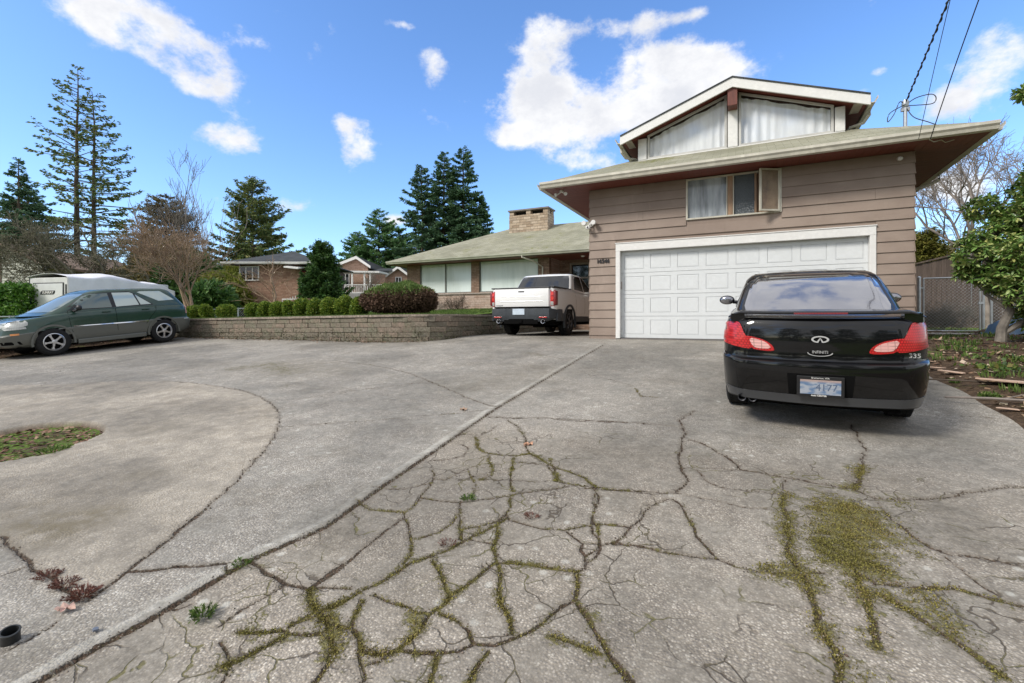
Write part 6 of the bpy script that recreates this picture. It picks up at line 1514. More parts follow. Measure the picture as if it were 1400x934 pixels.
# --- boxwood row on the wall
bx = [(264,.60,10.25),(282,.50,10.35),(308,.66,10.3),(346,.50,10.5),(362,.50,10.5),(379,.50,10.5),(396,.50,10.5),(413,.52,10.5),(431,.54,10.5),(451,.54,10.5),(471,.56,10.55),(491,.54,10.6)]
ordn = ['first','second','third','fourth','fifth','sixth','seventh','eighth','ninth','tenth','eleventh','twelfth']
for i, (px, wd, tt) in enumerate(bx):
    s_, t2, _ = ont(px, 430, tt); d = (s_*UY+t2*VY)
    h = .52 if px < 340 else .52+.10*(px-340)/150
    shrub('boxwood', f'{ordn[i]} clipped boxwood from the left in the row on the wall', s_, t2, (wd*.47, wd*.47, h/2*1.05), 100+i, [F_box], n=5200, leaf=.05, group='clipped boxwoods on the retaining wall', lumps=6, lump=.16, shell=.62, boxy=2.3, aspect=.6, zb=terr(s_,t2)-.02)
s_, t2, _ = ont(547, 430, 11.0); shrub('juniper', 'large mounded juniper, brown below and green on top', s_, t2, (1.16, .85, .44), 120, [F_jun_g, F_jun_b], n=26000, leaf=.085, lumps=16, lump=.16, shell=.55, top_mat=.66, base=.06, aspect=.35, boxy=2.4)
s_, t2, _ = ont(548, 430, 11.25); 
shrub('juniper', 'small green juniper tuft on top behind the mounded juniper', s_, t2+.35, (.42,.35,.20), 121, [F_jun_g], n=3500, leaf=.07, base=.66, lumps=5, aspect=.4)
s_, t_ = PT(418, 20.5); shrub('heather_shrub', 'low dusty pink heather in front of the dark yew', s_, t_, (1.1,.5,.22), 122, [leafmat('heather', [(.20,.12,.09),(.33,.22,.16),(.42,.30,.22)], .8, .1)], n=5000, leaf=.06, base=.30)
s_, t_ = PT(450, 21); shrub('heather_shrub', 'low brown heather under the right side of the yew', s_, t_, (.6,.5,.18), 123, [bpy.data.materials['heather']], n=2500, leaf=.06, base=.28)
s_, t2, _ = ont(632, 422, 18.0); bare('dead_shrub', 'dead leafless shrub against the stone wall under the long window', s_, t2, .75, 54, M_bark, spread=.9, r0=.03, levels=3, kids=(4,6), trunk=.2, up=.1, stems=5, cat='shrub', ratio=.8)
s_, t2, _ = ont(607, 422, 18.2); bare('dead_shrub', 'smaller pale dead shrub left of the dark one by the stone wall', s_, t2, .55, 55, M_bark_pale, spread=.9, r0=.015, levels=3, kids=(4,5), trunk=.2, up=.1, stems=6, cat='shrub', ratio=.8)
# --- right hand side
s_, t_ = PT(1352, 17); bare('bare_tree', 'bare grey tree with fine twigs behind the rhododendron', s_, t_, ZW(158,17)-terr(s_,t_), 71, M_bark_pale, spread=.55, r0=.14, levels=6, kids=(3,4), trunk=.26, up=.25, minr=.006, ratio=.68)
s_, t_ = PT(1300, 21); bare('bare_tree', 'bare grey tree with arching branches near the house corner', s_, t_, ZW(225,21)-terr(s_,t_), 72, M_bark_pale, spread=.6, r0=.13, levels=6, kids=(3,4), trunk=.26, up=.12, minr=.007, ratio=.7)
s_, t_ = PT(1440, 15); bare('bare_tree', 'bare grey tree partly beyond the right edge', s_, t_, ZW(180,15)-terr(s_,t_), 74, M_bark_pale, spread=.6, r0=.12, levels=5, kids=(3,5), trunk=.26, up=.2, minr=.006, ratio=.7)
s_, t_ = PT(1264, 22); conifer('arborvitae', 'narrow yellow green arborvitae behind the side gate', s_, t_, ZW(320,22), .78, 75, F_arb, zc=.03, clump=.20, shape=.35, dens=2.6, up=.9, droop=-.1)
s_, t_ = PT(1290, 24); conifer('arborvitae', 'lower arborvitae right of the narrow one', s_, t_, ZW(338,24), .75, 76, F_arb, zc=.03, clump=.20, shape=.35, dens=2.2, up=.9, droop=-.1)
s_, t_ = PT(1263, 18.8); bare('vine', 'tangle of bare tan canes in front of the arborvitae', s_, t_, 1.9, 77, M_bark_tan, spread=1.0, r0=.02, levels=4, kids=(3,4), trunk=.3, up=.0, stems=4, cat='shrub', ratio=.85, minr=.004)
# bare bush behind the gate
s_, t_ = PT(1283, 15.2); bare('dead_shrub', 'grey leafless bush seen through the wire gate', s_, t_, .95, 78, M_bark_grey, spread=.7, r0=.02, levels=4, kids=(4,5), trunk=.2, up=.2, stems=5, cat='shrub', ratio=.8)
# rhododendron: whorls of long glossy leaves on crooked limbs
rs_, rt_ = 4.02, 11.1; rz0 = 1.045+.15
rho = thing('rhododendron', 'large rhododendron with crooked trunk and glossy green leaves', 'shrub', (rs_, rt_, rz0))
r = np.random.RandomState(9)
cents = []
def W2(px, py, d): x, y = PW(px, d); return np.array([x-rs_, y-rt_, ZW(py, d)-rz0])
blobs = [(1452,232,8.2,.5),(1425,385,8.0,.35),(1440,290,8.2,.60),(1405,300,8.2,.45),(1358,325,8.4,.34),(1335,352,8.3,.30),(1375,375,8.1,.38),(1420,360,8.2,.55),(1440,430,8.0,.45),(1345,285,8.6,.26),(1400,400,7.9,.30),(1460,300,8.3,.6),(1412,262,8.4,.30),(1318,372,8.5,.16),(1403,128,7.9,.13),(1395,345,7.8,.3),(1345,378,8.25,.17),(1368,392,8.2,.16),(1330,330,8.4,.2)]
P=[]; 
for px, py, d, rad in blobs:
    c = W2(px, py, d); k = int(150*(rad/.4)**2)+12; v = rvec(r,k)*rad*(.55+.45*r.rand(k)[:,None]**.5)*np.array([1,1,.85]); P.append(c+v)
P = np.concatenate(P); n = len(P)
limbs = MB(); mains = []
tp = [Vector((-.02,0,-.2)),Vector((0,0,.15)),Vector((.10,-.02,.45)),Vector((.02,0,.75)),Vector((.18,.0,1.05)),Vector((.3,.1,1.6))]
limbs.tube(tp, [.085,.07,.062,.055,.05,.03], 9); limbs.tube([Vector((.0,0,.05)),Vector((.3,.1,.25)),Vector((.75,.1,.45)),Vector((1.0,.2,1.0))], [.06,.05,.04,.025], 8)
limbs.tube([tp[2],Vector((-.2,.05,.75)),Vector((-.30,-.1,1.0))], [.035,.025,.015], 7)
limbs.build('trunk', M_bark_grey, rho, smooth=True)
C0 = [W2(px,py,d) for px,py,d,_ in blobs]; P0=[];P1=[];R0=[];R1=[]
for c in C0:
    st = np.array(tp[3]) if c[2] < 1.2 else np.array(tp[5]); mid = (st+c)/2+r.normal(size=3)*.08+np.array([0,0,-.08])
    for a_, b2, ra, rb in ((st,mid,.022,.016),(mid,c,.016,.010)): P0.append(a_);P1.append(b2);R0.append(ra);R1.append(rb)
for p in P[::2]:
    c = C0[int(np.argmin([np.linalg.norm(p-c) for c in C0]))]; P0.append(c);P1.append(p);R0.append(.006);R1.append(.0035)
V, F = tubes_np(P0,P1,R0,R1,4); npmesh('limbs', V, F, M_bark_grey, rho)
VV=[];k=9
ax = rvec(r,n)*.6+np.array([0,0,.55])+ (P/np.linalg.norm(P,axis=1)[:,None])*.3; ax /= np.linalg.norm(ax,axis=1)[:,None]
ref = rvec(r,n); e1 = np.cross(ax,ref); e1 /= np.linalg.norm(e1,axis=1)[:,None]; e2 = np.cross(ax,e1)
base_i = 0; FF=[]
for j in range(k):
    a_ = 2*math.pi*j/k + r.uniform(-.25,.25,n); tilt = r.uniform(-.35,.75,n)
    d = (e1*np.cos(a_)[:,None]+e2*np.sin(a_)[:,None])*np.cos(tilt)[:,None]+ax*np.sin(tilt)[:,None]; d[:,2] -= .18; d /= np.linalg.norm(d,axis=1)[:,None]
    nn = ax-d*(ax*d).sum(1)[:,None]; nn /= np.linalg.norm(nn,axis=1)[:,None]; sd = np.cross(d,nn); L = r.uniform(.075,.125,n)[:,None]; Wd = L*.17
    st = P+d*.008; m1 = st+d*L*.35-nn*.004; m2 = st+d*L*.72-nn*L*.06; tip = st+d*L-nn*L*.16
    V = np.stack([st, m1+sd*Wd+nn*.006, m1, m1-sd*Wd+nn*.006, m2+sd*Wd*.85+nn*.005, m2, m2-sd*Wd*.85+nn*.005, tip],1)
    b0 = base_i+np.arange(n)*8
    for q in ((0,1,2,2),(0,2,3,3),(1,4,5,2),(2,5,6,3),(4,7,5,5),(5,7,6,6)): FF.append(np.stack([b0+x for x in q],1))
    VV.append(V.reshape(-1,3)); base_i += n*8
VV = np.concatenate(VV); FF = np.concatenate(FF)
tri = FF[FF[:,2]==FF[:,3]][:,:3]; qd = FF[FF[:,2]!=FF[:,3]]; T_ = np.concatenate([tri, qd[:,[0,1,2]], qd[:,[0,2,3]]])
npmesh('foliage', VV, T_, F_rho, rho, smooth=True)
# ================= loose ground cover =================
def scatter_mesh(name, pts, r, size, cols, label, aspect=.6, kind='stuff', lift=.006, curl=.3, cat='leaves'):
    n = len(pts); a = r.uniform(0,6.28,n); D = np.stack([np.cos(a),np.sin(a),r.normal(size=n)*curl],1); N = np.stack([r.normal(size=n)*curl,r.normal(size=n)*curl,np.ones(n)],1)
    C = np.array(pts); C[:,2] += lift; L = size*r.uniform(.5,1.4,n); V, F = kites(C, D, N, L, L*aspect)
    o = npmesh(name, V, F, leafmat(name+'_colour', cols, .85, .05)); return tag(o, label, cat, kind=kind)
r = np.random.RandomState(21)
def bz(s,t_): return float(bed_z(np.array([s]),np.array([t_]))[0])
pts = []
while len(pts) < 5200:
    s = 2.35+abs(r.normal())*2.2; t0 = r.uniform(3, 15.5)
    if s < 2.9 and t0 > 11.2: continue
    if s > 8: continue
    if math.sin(s*3.1+t0)*math.sin(t0*2.3) < -.35 and r.rand() < .6: continue
    pts.append((s, t0, float(bed_z(s, t0))))
scatter_mesh('fallen_leaves', pts, r, .085, [(.05,.03,.02),(.14,.08,.05),(.26,.16,.10),(.40,.27,.18),(.50,.40,.30)], 'dead brown leaves scattered over the right soil bed')
pts = [(r.uniform(-19.9,-17.3), r.uniform(1,9.7)) for _ in range(1500)]; pts = [(a,b_,float(G(np.array([b_]))[0])+.035) for a,b_ in pts]
pts += [(a, wall_line(a)-abs(r.normal())*.10-.03, 0) for a in r.uniform(-17,-7.3,500)]; pts = [(a,b_,z if z else float(G(np.array([b_]))[0])+.01) for a,b_,z in pts]
hp = np.array(HOLE); c0_, c1_ = hp.min(0), hp.max(0); hq = r.uniform(size=(5000,2))*(c1_-c0_)+c0_; hq = hq[inpoly(hq, HOLE)&(minpoly(hq, HOLE, .3, True) > .02)][:1100]
pts += [(float(a),float(b_),float(G(np.array([b_]))[0])-.062) for a,b_ in hq]
scatter_mesh('leaf_litter', pts, r, .055, [(.05,.03,.02),(.15,.08,.05),(.26,.15,.10),(.36,.25,.17)], 'brown leaf litter under the green car and along the wall')
def tufts(name, centers, r, h, cols, label, blades=40, rad=.06, lean=.5, cat='grass', kind='stuff'):
    C=[];D=[];L=[]
    for (s,t0,z,sc2) in centers:
        n = int(blades*sc2); a = r.uniform(0,6.28,n); q = rad*sc2**.5*np.sqrt(r.rand(n)); C.append(np.stack([s+q*np.cos(a),t0+q*np.sin(a),np.full(n,z)],1))
        D.append(np.stack([np.cos(a)*lean*r.rand(n),np.sin(a)*lean*r.rand(n),np.ones(n)],1)); L.append(h*sc2**.5*r.uniform(.4,1.2,n))
    C=np.concatenate(C);D=np.concatenate(D);L=np.concatenate(L); V,F = kites(C,D,rvec(r,len(C)),L,np.maximum(L*.16,.003)); o = npmesh(name,V,F,leafmat(name+'_colour',cols,.6,.25)); return tag(o,label,cat,kind=kind)
GRN = [(.04,.075,.015),(.08,.14,.025),(.14,.22,.045),(.22,.27,.09)]
cs = []
for _ in range(5200):
    s = r.uniform(-17.5,-7.2); t0 = r.uniform(wall_line(s)+.25, 18.6) if r.rand() < .65 else wall_line(s)+.2+abs(r.normal())*.5
    cs.append((s,t0,float(lawn_z(s,t0))-.005,r.uniform(.5,1.3)))
tufts('lawn_grass', cs, r, .07, GRN, 'short green grass blades on the lawn above the wall', blades=16, rad=.09)
cs = []
for _ in range(900):
    s = r.uniform(3.0,7.5); t0 = r.uniform(13.3,20); 
    if 14.55 < t0 < 15.55: continue
    cs.append((s,t0,1.10,r.uniform(.5,1.2)))
for _ in range(110):
    s = 2.6+abs(r.normal())*1.6; t0 = r.uniform(4.5,13); cs.append((s,t0,float(bed_z(s,t0)),r.uniform(.4,2.2)))
tufts('bed_grass', cs, r, .075, GRN, 'grass and weeds in the right hand bed and side yard', blades=22, rad=.09)
# broad weeds in the bed
wp = [(1345,512),(1372,520),(1387,514),(1340,497),(1322,486),(1395,500)]
pl = []
for i,(px,py) in enumerate(wp):
    s,t0 = ground_pt(px,py); n = 55; q = r.normal(size=(n,3))*np.array([.12,.12,.035]); q[:,2] = np.abs(q[:,2])
    pl.append(q+np.array([s,t0,float(bed_z(s,t0))+.03]))
pl = np.concatenate(pl); V,F = kites(pl, rvec(r,len(pl))+np.array([0,0,.3]), rvec(r,len(pl))+np.array([0,0,1]), r.uniform(.04,.09,len(pl)), r.uniform(.025,.05,len(pl)))
tag(npmesh('weeds', V, F, leafmat('weed_leaves', [(.03,.07,.015),(.08,.15,.03),(.16,.22,.05),(.22,.17,.06)], .5, .2)), 'low leafy weeds among the dead leaves of the right bed', 'weeds', kind='stuff')
# small plants in the cracks
def crack_plant(name, label, px, py, h, rad, cols, blades, lean=1.2, dz=0):
    s,t0 = ground_pt(px,py); root = thing(name, label, 'plant', (s,t0,float(G(np.array([t0]))[0])+dz)); n = blades
    a = r.uniform(0,6.28,n); q = rad*np.sqrt(r.rand(n))*.6; C = np.stack([q*np.cos(a),q*np.sin(a),np.zeros(n)],1); D = np.stack([np.cos(a)*lean*r.rand(n),np.sin(a)*lean*r.rand(n),r.uniform(.2,1,n)],1)
    L = h*r.uniform(.4,1.2,n); V,F = kites(C,D,rvec(r,n),L,L*.15)
    # side leaflets
    C2 = np.repeat(C+D/np.linalg.norm(D,axis=1)[:,None]*L[:,None]*.6,3,0); V2,F2 = kites(C2, np.repeat(D,3,0)+rvec(r,3*n)*.9, rvec(r,3*n), np.repeat(L,3)*.4, np.repeat(L,3)*.12)
    npmesh('leaves', np.concatenate([V,V2]), np.concatenate([F,F2+len(V)]), leafmat(name+str(px), cols, .6, .25), root)
crack_plant('weed', 'bright green weed growing by the kerb strip at the lower left', 276, 843, .052, .045, GRN, 80)
crack_plant('weed', 'small green weed in the middle of the cracked slab', 640, 683, .042, .05, GRN, 60)
crack_plant('weed', 'green weed in the crack near the end of the kerb strip', 332, 772, .035, .06, GRN, 50)
crack_plant('weed', 'low green weed at the near edge of the planting hole', 72, 617, .06, .16, GRN, 120)
crack_plant('weed', 'green grass tuft at the edge of the right bed', 1352, 545, .09, .07, GRN, 110)
crack_plant('weed', 'smaller grass tuft on the bed edge nearer the car', 1306, 524, .07, .05, GRN, 70)
RED = [(.08,.03,.02),(.18,.075,.055),(.28,.13,.10)]
for px,py,hh,lb in ((66,788,.035,'reddish dry weed left on the lower left crack'),(88,800,.04,'reddish dry weed at the bend of the lower left crack'),(112,815,.05,'largest reddish dry weed at the slab corner'),(727,706,.025,'reddish moss tuft at a crack junction'),(612,743,.022,'reddish moss tuft along the diagonal crack')): crack_plant('dry_weed', lb, px, py, hh, .07, RED, 110, 2.0)
def dead_leaf(px, py, L, rz, label, col, s3=1):
    s,t0 = ground_pt(px,py); root = MB(); n = 18
    prof = []
    for k in range(n):
        a = 2*math.pi*k/n; rr = L*.5*(1+.28*math.cos(5*a)+.10*math.sin(3*a+rz)); prof.append((rr*math.cos(a), rr*.75*math.sin(a)))
    vs = [(0,0,.012)]+[(x,y,.010+.018*math.sin(3*math.atan2(y,x)+rz)**2) for x,y in prof]; fs = [(0,1+k,1+(k+1)%n) for k in range(n)]
    vs2 = [(x,y,z-.0015) for x,y,z in vs]; m0 = len(vs)
    root.add(vs+vs2, fs+[tuple(m0+i for i in reversed(f)) for f in fs]+[(1+k,m0+1+k,m0+1+(k+1)%n,1+(k+1)%n) for k in range(n)])
    root.tube([(0,0,.012),(-L*.5,-.01,.012),(-L*.8,.0,.004)], .0018, 4)
    o = root.build('dead_leaf', mat('leaf_'+str(px), col, .75, var=.3, scale=30), normals=False); o.location = (s,t0,float(G(np.array([t0]))[0])); o.rotation_euler = (0,0,rz); tag(o, label, 'leaf')
dead_leaf(90, 835, .075, .4, 'curled pinkish dead leaf by the lower left crack', (.50,.33,.27))
dead_leaf(723, 609, .085, 1.2, 'tan dead leaf on the crack in the middle of the driveway', (.48,.27,.17))
dead_leaf(634, 561, .10, 2.2, 'tan dead leaf left of the kerb strip', (.36,.24,.16))
s,t0 = ground_pt(130,862); mb = MB(); mb.prism([(-.014,-.006,0),(.008,-.012,0),(.018,.004,0),(-.002,.012,0),(-.013,.006,0)], (.002,.001,.009)); o = mb.build('stone_chip', mat('slate_chip', (.12,.14,.18), .7), bevel=.001); o.location = (s,t0,float(G(np.array([t0]))[0])+.001); tag(o, 'small blue grey stone chip near the lower left', 'stone')

# raised moss cushions and grit in the cracks
pm, zm, pg, zg_ = LOOSE; r = np.random.RandomState(31); n = len(pm); jit = r.normal(size=(n,2))*.008
C = np.stack([pm[:,0]+jit[:,0], pm[:,1]+jit[:,1], zm+r.uniform(0,.006,n)],1); D = rvec(r,n)+np.array([0,0,.8]); L = r.uniform(.004,.011,n); V,F = kites(C, D, rvec(r,n), L, L*.7)
tag(npmesh('crack_moss', V, F, leafmat('crack_moss_colour', [(.07,.055,.025),(.15,.125,.035),(.23,.195,.05),(.32,.28,.08),(.20,.14,.08)], .9, .1)), 'yellow green moss cushions growing in the driveway cracks', 'moss', kind='stuff')
n = len(pg); jit = r.normal(size=(n,2))*.014; C = np.stack([pg[:,0]+jit[:,0], pg[:,1]+jit[:,1], zg_+.001],1); S = r.uniform(.0016,.0048,n)*(1+.8*(r.rand(n) > .93))
O = np.array([[1,0,0],[0,1,0],[-1,0,0],[0,-1,0],[0,0,.8],[0,0,-.5]]); a = r.uniform(0,6.28,n); ca, sa = np.cos(a), np.sin(a)
V = np.zeros((n,6,3)); el_ = r.uniform(.6,1.3,(n,1))
for k in range(6):
    x_, y_, z_ = O[k]; x2 = x_*el_[:,0]; V[:,k,0] = C[:,0]+S*(x2*ca-y_*sa); V[:,k,1] = C[:,1]+S*(x2*sa+y_*ca); V[:,k,2] = C[:,2]+S*z_+S*.3
T8 = np.array([[0,1,4],[1,2,4],[2,3,4],[3,0,4],[1,0,5],[2,1,5],[3,2,5],[0,3,5]]); F = (np.arange(n)*6)[:,None,None]+T8[None]
tag(npmesh('crack_grit', V.reshape(-1,3), F.reshape(-1,3), leafmat('grit_colour', [(.05,.035,.025),(.12,.08,.06),(.24,.19,.15),(.36,.32,.27),(.10,.09,.085)], .9, 0)), 'loose grit and crumbs lying in the driveway cracks', 'grit', kind='stuff')
# ================= retaining wall, fences, neighbours, small things =================
mw, t, b = mat0('weathered_block'); rd = t.node('ShaderNodeNewGeometry').outputs['Random Per Island']
t.put(b, 'Base Color', t.mix(t.smooth(t.noise(t.pos(), 18, 5, .75), .3, .7), t.ramp(rd, [(0,(.20,.18,.145)),(.35,(.27,.245,.20)),(.65,(.33,.265,.21)),(.85,(.31,.235,.19)),(1,(.24,.22,.18))]), (.16,.135,.10)))
b.inputs['Roughness'].default_value = .9; b.inputs['Specular IOR Level'].default_value = .15; t.put(b, 'Normal', t.bump(t.noise(t.pos(), 25, 6, .75), .9, .02))
# lichen and moss on the face
nm_ = b.inputs['Base Color'].links[0].from_socket; p = t.pos(); px_ = t.smooth(t.noise(p, 3.2, 6, .78), .46, .62); pz = t.noise(p, 16, 5, .75)
t.put(b, 'Base Color', t.mix(t.math('MULTIPLY', px_, .8), nm_, t.mix(t.smooth(pz, .35, .65), (.09,.09,.055), (.25,.245,.18))))
M_block = mw
rw = thing('retaining_wall', 'low mossy brick and block retaining wall along the left side of the driveway', 'wall', (-12, 9.7, .9))
path_ = [(s, float(wall_line(s))) for s in np.linspace(-18.4, -7.35, 60)] + [(-7.13,10.35),(-7.02,10.6),(-6.97,10.9)] + [(-6.97, y) for y in np.linspace(11.2, 18.7, 24)]
seglen = [0]
for a, b_ in zip(path_[:-1], path_[1:]): seglen.append(seglen[-1]+math.hypot(b_[0]-a[0], b_[1]-a[1]))
def wp_(d):
    i = min(max(int(np.searchsorted(seglen, d))-1, 0), len(path_)-2); u = (d-seglen[i])/(seglen[i+1]-seglen[i]); a = path_[i]; b_ = path_[i+1]
    x = a[0]+(b_[0]-a[0])*u; y = a[1]+(b_[1]-a[1])*u; tx, ty = b_[0]-a[0], b_[1]-a[1]; L = math.hypot(tx, ty); return x, y, tx/L, ty/L
TOT = seglen[-1]; rr = random.Random(4); mb = MB(); cap = MB()
def topz(x, y): return float(lawn_z(np.array([max(x,-18.5)]), np.array([min(y, 11.4)]))[0])+.02
for course in range(6):
    d = rr.uniform(0,.3) if course%2 else .0
    while d < TOT-.05:
        L = min(rr.choice([.30,.40,.42,.55]), TOT-d); x0,y0,tx,ty = wp_(d+.003); x1,y1,_,_ = wp_(min(TOT-.001, d+L-.003)); nx, ny = ty, -tx
        zt_ = topz(x0,y0)-.06-.134*course; 
        if zt_ < float(G(np.array([y0]))[0])-.05: d += L; continue
        zb_ = zt_-.128; o_ = rr.uniform(-.012,.014)
        A = (x0+nx*o_, y0+ny*o_); B = (x1+nx*(o_+rr.uniform(-.006,.006)), y1+ny*o_)
        vs = [(A[0],A[1],zb_),(B[0],B[1],zb_),(B[0],B[1],zt_),(A[0],A[1],zt_),(A[0]-nx*.22,A[1]-ny*.22,zb_),(B[0]-nx*.22,B[1]-ny*.22,zb_),(B[0]-nx*.22,B[1]-ny*.22,zt_),(A[0]-nx*.22,A[1]-ny*.22,zt_)]
        mb.add(vs, [(0,1,2,3),(7,6,5,4),(0,4,5,1),(3,2,6,7),(0,3,7,4),(1,5,6,2)]); d += L
mb.build('block', M_block, rw, world=True, bevel=.008, seg=1)
d = 0
while d < TOT-.05:
    L = min(rr.uniform(.7,.95), TOT-d); x0,y0,tx,ty = wp_(d+.002); x1,y1,tx1,ty1 = wp_(min(TOT-.001,d+L-.002)); nx,ny = ty,-tx; mx,my = ty1,-tx1; zt0 = topz(x0,y0)+.005; zt1 = topz(x1,y1)+.005
    f0, bk = .035, -.26
    vs = [(x0+nx*f0,y0+ny*f0,zt0-.062),(x1+mx*f0,y1+my*f0,zt1-.062),(x1+mx*f0,y1+my*f0,zt1),(x0+nx*f0,y0+ny*f0,zt0),(x0+nx*bk,y0+ny*bk,zt0-.062),(x1+mx*bk,y1+my*bk,zt1-.062),(x1+mx*bk,y1+my*bk,zt1),(x0+nx*bk,y0+ny*bk,zt0)]
    cap.add(vs, [(0,1,2,3),(7,6,5,4),(0,4,5,1),(3,2,6,7),(0,3,7,4),(1,5,6,2)]); d += L
cap.build('coping', mat('coping_stone', (.30,.25,.20), .9, var=.3, scale=4, bump=.5, fine=.35, fscale=18), rw, world=True, bevel=.006, seg=1)
mb = MB()
for i in range(len(path_)-1):
    a, b_ = path_[i], path_[i+1]; tx, ty = b_[0]-a[0], b_[1]-a[1]; L = math.hypot(tx,ty); nx, ny = ty/L, -tx/L
    mb.prism([(a[0]-nx*.075,a[1]-ny*.075,.2),(b_[0]-nx*.075,b_[1]-ny*.075,.2),(b_[0]-nx*.2,b_[1]-ny*.2,.2),(a[0]-nx*.2,a[1]-ny*.2,.2)], (0,0,topz(a[0],a[1])-.07-.2))
mb.build('mortar_core', mat('dark_mortar', (.05,.045,.035), .95), rw, world=True)
# moss spilling along the foot of the wall
r = np.random.RandomState(5); pts = []
for _ in range(2600):
    d = r.uniform(0,TOT*.72); x,y,tx,ty = wp_(d); q = r.rand()**2*.30; pts.append((x+ty*.03, y-tx*.03, float(G(np.array([y]))[0])+q))
P = np.array(pts)+r.normal(size=(len(pts),3))*.012; V,F = kites(P, rvec(r,len(P))+np.array([0,-.6,-.5]), rvec(r,len(P)), r.uniform(.02,.055,len(P)), r.uniform(.012,.03,len(P)))
tag(npmesh('moss_growth', V, F, leafmat('wall_moss', [(.05,.045,.025),(.10,.10,.05),(.17,.17,.10),(.14,.10,.07)], .9, .0)), 'dry moss and roots hanging on the foot of the retaining wall', 'moss', kind='stuff')

# wire fences
def chainlink(mb, a, b_, z0, z1, r_=.0022, step=.085):
    a = Vector(a); b_ = Vector(b_); L = (b_-a).length; u = (b_-a)/L; H = z1-z0; n = int((L+H)/step)
    for sgn in (1,-1):
        for k in range(n):
            x0 = k*step - (H if sgn > 0 else 0); 
            # line from (x0, z0) rising to (x0+sgn*H, z1)
            if sgn > 0: p0, p1 = (x0,0), (x0+H,H)
            else: p0, p1 = (x0,0), (x0-H,H)
            (xa,za),(xb,zb_) = p0, p1
            def clip(xa,za,xb,zb_):
                if xa == xb: return None
                t0_, t1_ = 0., 1.; dx = xb-xa
                for lim, sg in ((0,1),(L,-1)):
                    va = (xa-lim)*sg; vb = (xb-lim)*sg
                    if va < 0 and vb < 0: return None
                    if va < 0: t0_ = max(t0_, va/(va-vb))
                    if vb < 0: t1_ = min(t1_, va/(va-vb))
                return None if t0_ >= t1_ else (xa+dx*t0_, za+(zb_-za)*t0_, xa+dx*t1_, za+(zb_-za)*t1_)
            c = clip(xa,za,xb,zb_)
            if c is None: continue
            P_ = a+u*c[0]; Q = a+u*c[2]; off = u.cross(Vector((0,0,1)))*(.002*sgn)
            mb[0].append(tuple(Vector((P_.x,P_.y,z0+c[1]))+off)); mb[1].append(tuple(Vector((Q.x,Q.y,z0+c[3]))+off)); mb[2].append(r_); mb[3].append(r_)
lf = thing('wire_fence', 'long low chain link fence behind the green car and the clipped hedge', 'fence', (-19.9, 8, .9))
Q = ([],[],[],[]); fy = list(np.arange(-1, 19.5, 2.4))
for y0, y1 in zip(fy[:-1], fy[1:]):
    zt0 = EYE+.02+max(0,(y0-5)*.055); zt1 = EYE+.02+max(0,(y1-5)*.055); zb_ = terr(-19.9, y0)+.03
    chainlink(Q, (-19.9,y0,0), (-19.9,y1,0), min(zb_,zt0-.6), min(zt0,zt1)-.02, .003, .11)
V,F = tubes_np(*Q, 3); npmesh('wire_mesh', V, F, M_metal, lf, world=True)
for y0 in fy:
    mb = MB(); zt0 = EYE+.02+max(0,(y0-5)*.055); mb.tube([(-19.9,y0,terr(-19.9,y0)-.2),(-19.9,y0,zt0+.03)], .024, 8); mb.build('post', M_metal, lf, smooth=True, world=True)
mb = MB(); mb.tube([(-19.9,y0,EYE+.02+max(0,(y0-5)*.055)) for y0 in fy], .019, 8); mb.build('top_rail', mat('pale_rail', (.50,.52,.50), .45, metal=.4), lf, smooth=True, world=True)
# side gate
GT = 18.0; gb0 = 1.08; gt1 = EYE+ (437-381)/FP*14.1
gate = thing('side_gate', 'galvanised chain link gate beside the right house wall', 'gate', (5.3, GT, gb0))
for x, r_ in ((4.70,.045),(6.13,.036),(6.30,.032)):
    mb = MB(); mb.tube([(x,GT,gb0-.3),(x,GT,gt1+.03)], r_, 12); mb.lathe([(gt1+.03,r_+.006),(gt1+.06,r_*.7),(gt1+.075,.005)], 12, 'z', (x,GT,0)); mb.build('post', M_metal, gate, smooth=True, world=True)
mb = MB(); x0,x1 = 4.80,6.06
mb.tube([(x0,GT,gb0+.08),(x0,GT,gt1)], .021, 8); mb.tube([(x1,GT,gb0+.08),(x1,GT,gt1)], .021, 8); mb.tube([(x0,GT,gt1),(x1,GT,gt1)], .021, 8); mb.tube([(x0,GT,gb0+.08),(x1,GT,gb0+.08)], .021, 8)
for z in (gb0+.35, gt1-.3): mb.box((4.72,GT-.03,z),(4.82,GT+.03,z+.04))
mb.box((6.02,GT-.035,gb0+.85),(6.14,GT+.035,gb0+.92)); mb.build('gate_frame', M_metal, gate, smooth=True, world=True)
Q = ([],[],[],[]); chainlink(Q, (x0,GT+.02,0), (x1,GT+.02,0), gb0+.09, gt1-.01, .0026, .09); V,F = tubes_np(*Q,3); npmesh('wire_mesh', V, F, M_metal, gate, world=True)
sf = thing('wire_fence', 'chain link fence panel right of the side gate behind the rhododendron', 'fence', (7.5, GT, gb0))
Q = ([],[],[],[]); chainlink(Q, (6.34,GT+.01,0), (9.8,GT+.01,0), gb0+.05, gt1-.02, .0026, .09); V,F = tubes_np(*Q,3); npmesh('wire_mesh', V, F, M_metal, sf, world=True)
mb = MB(); mb.tube([(6.33,GT,gt1),(9.8,GT,gt1)], .02, 8); mb.build('top_rail', M_metal, sf, smooth=True, world=True)
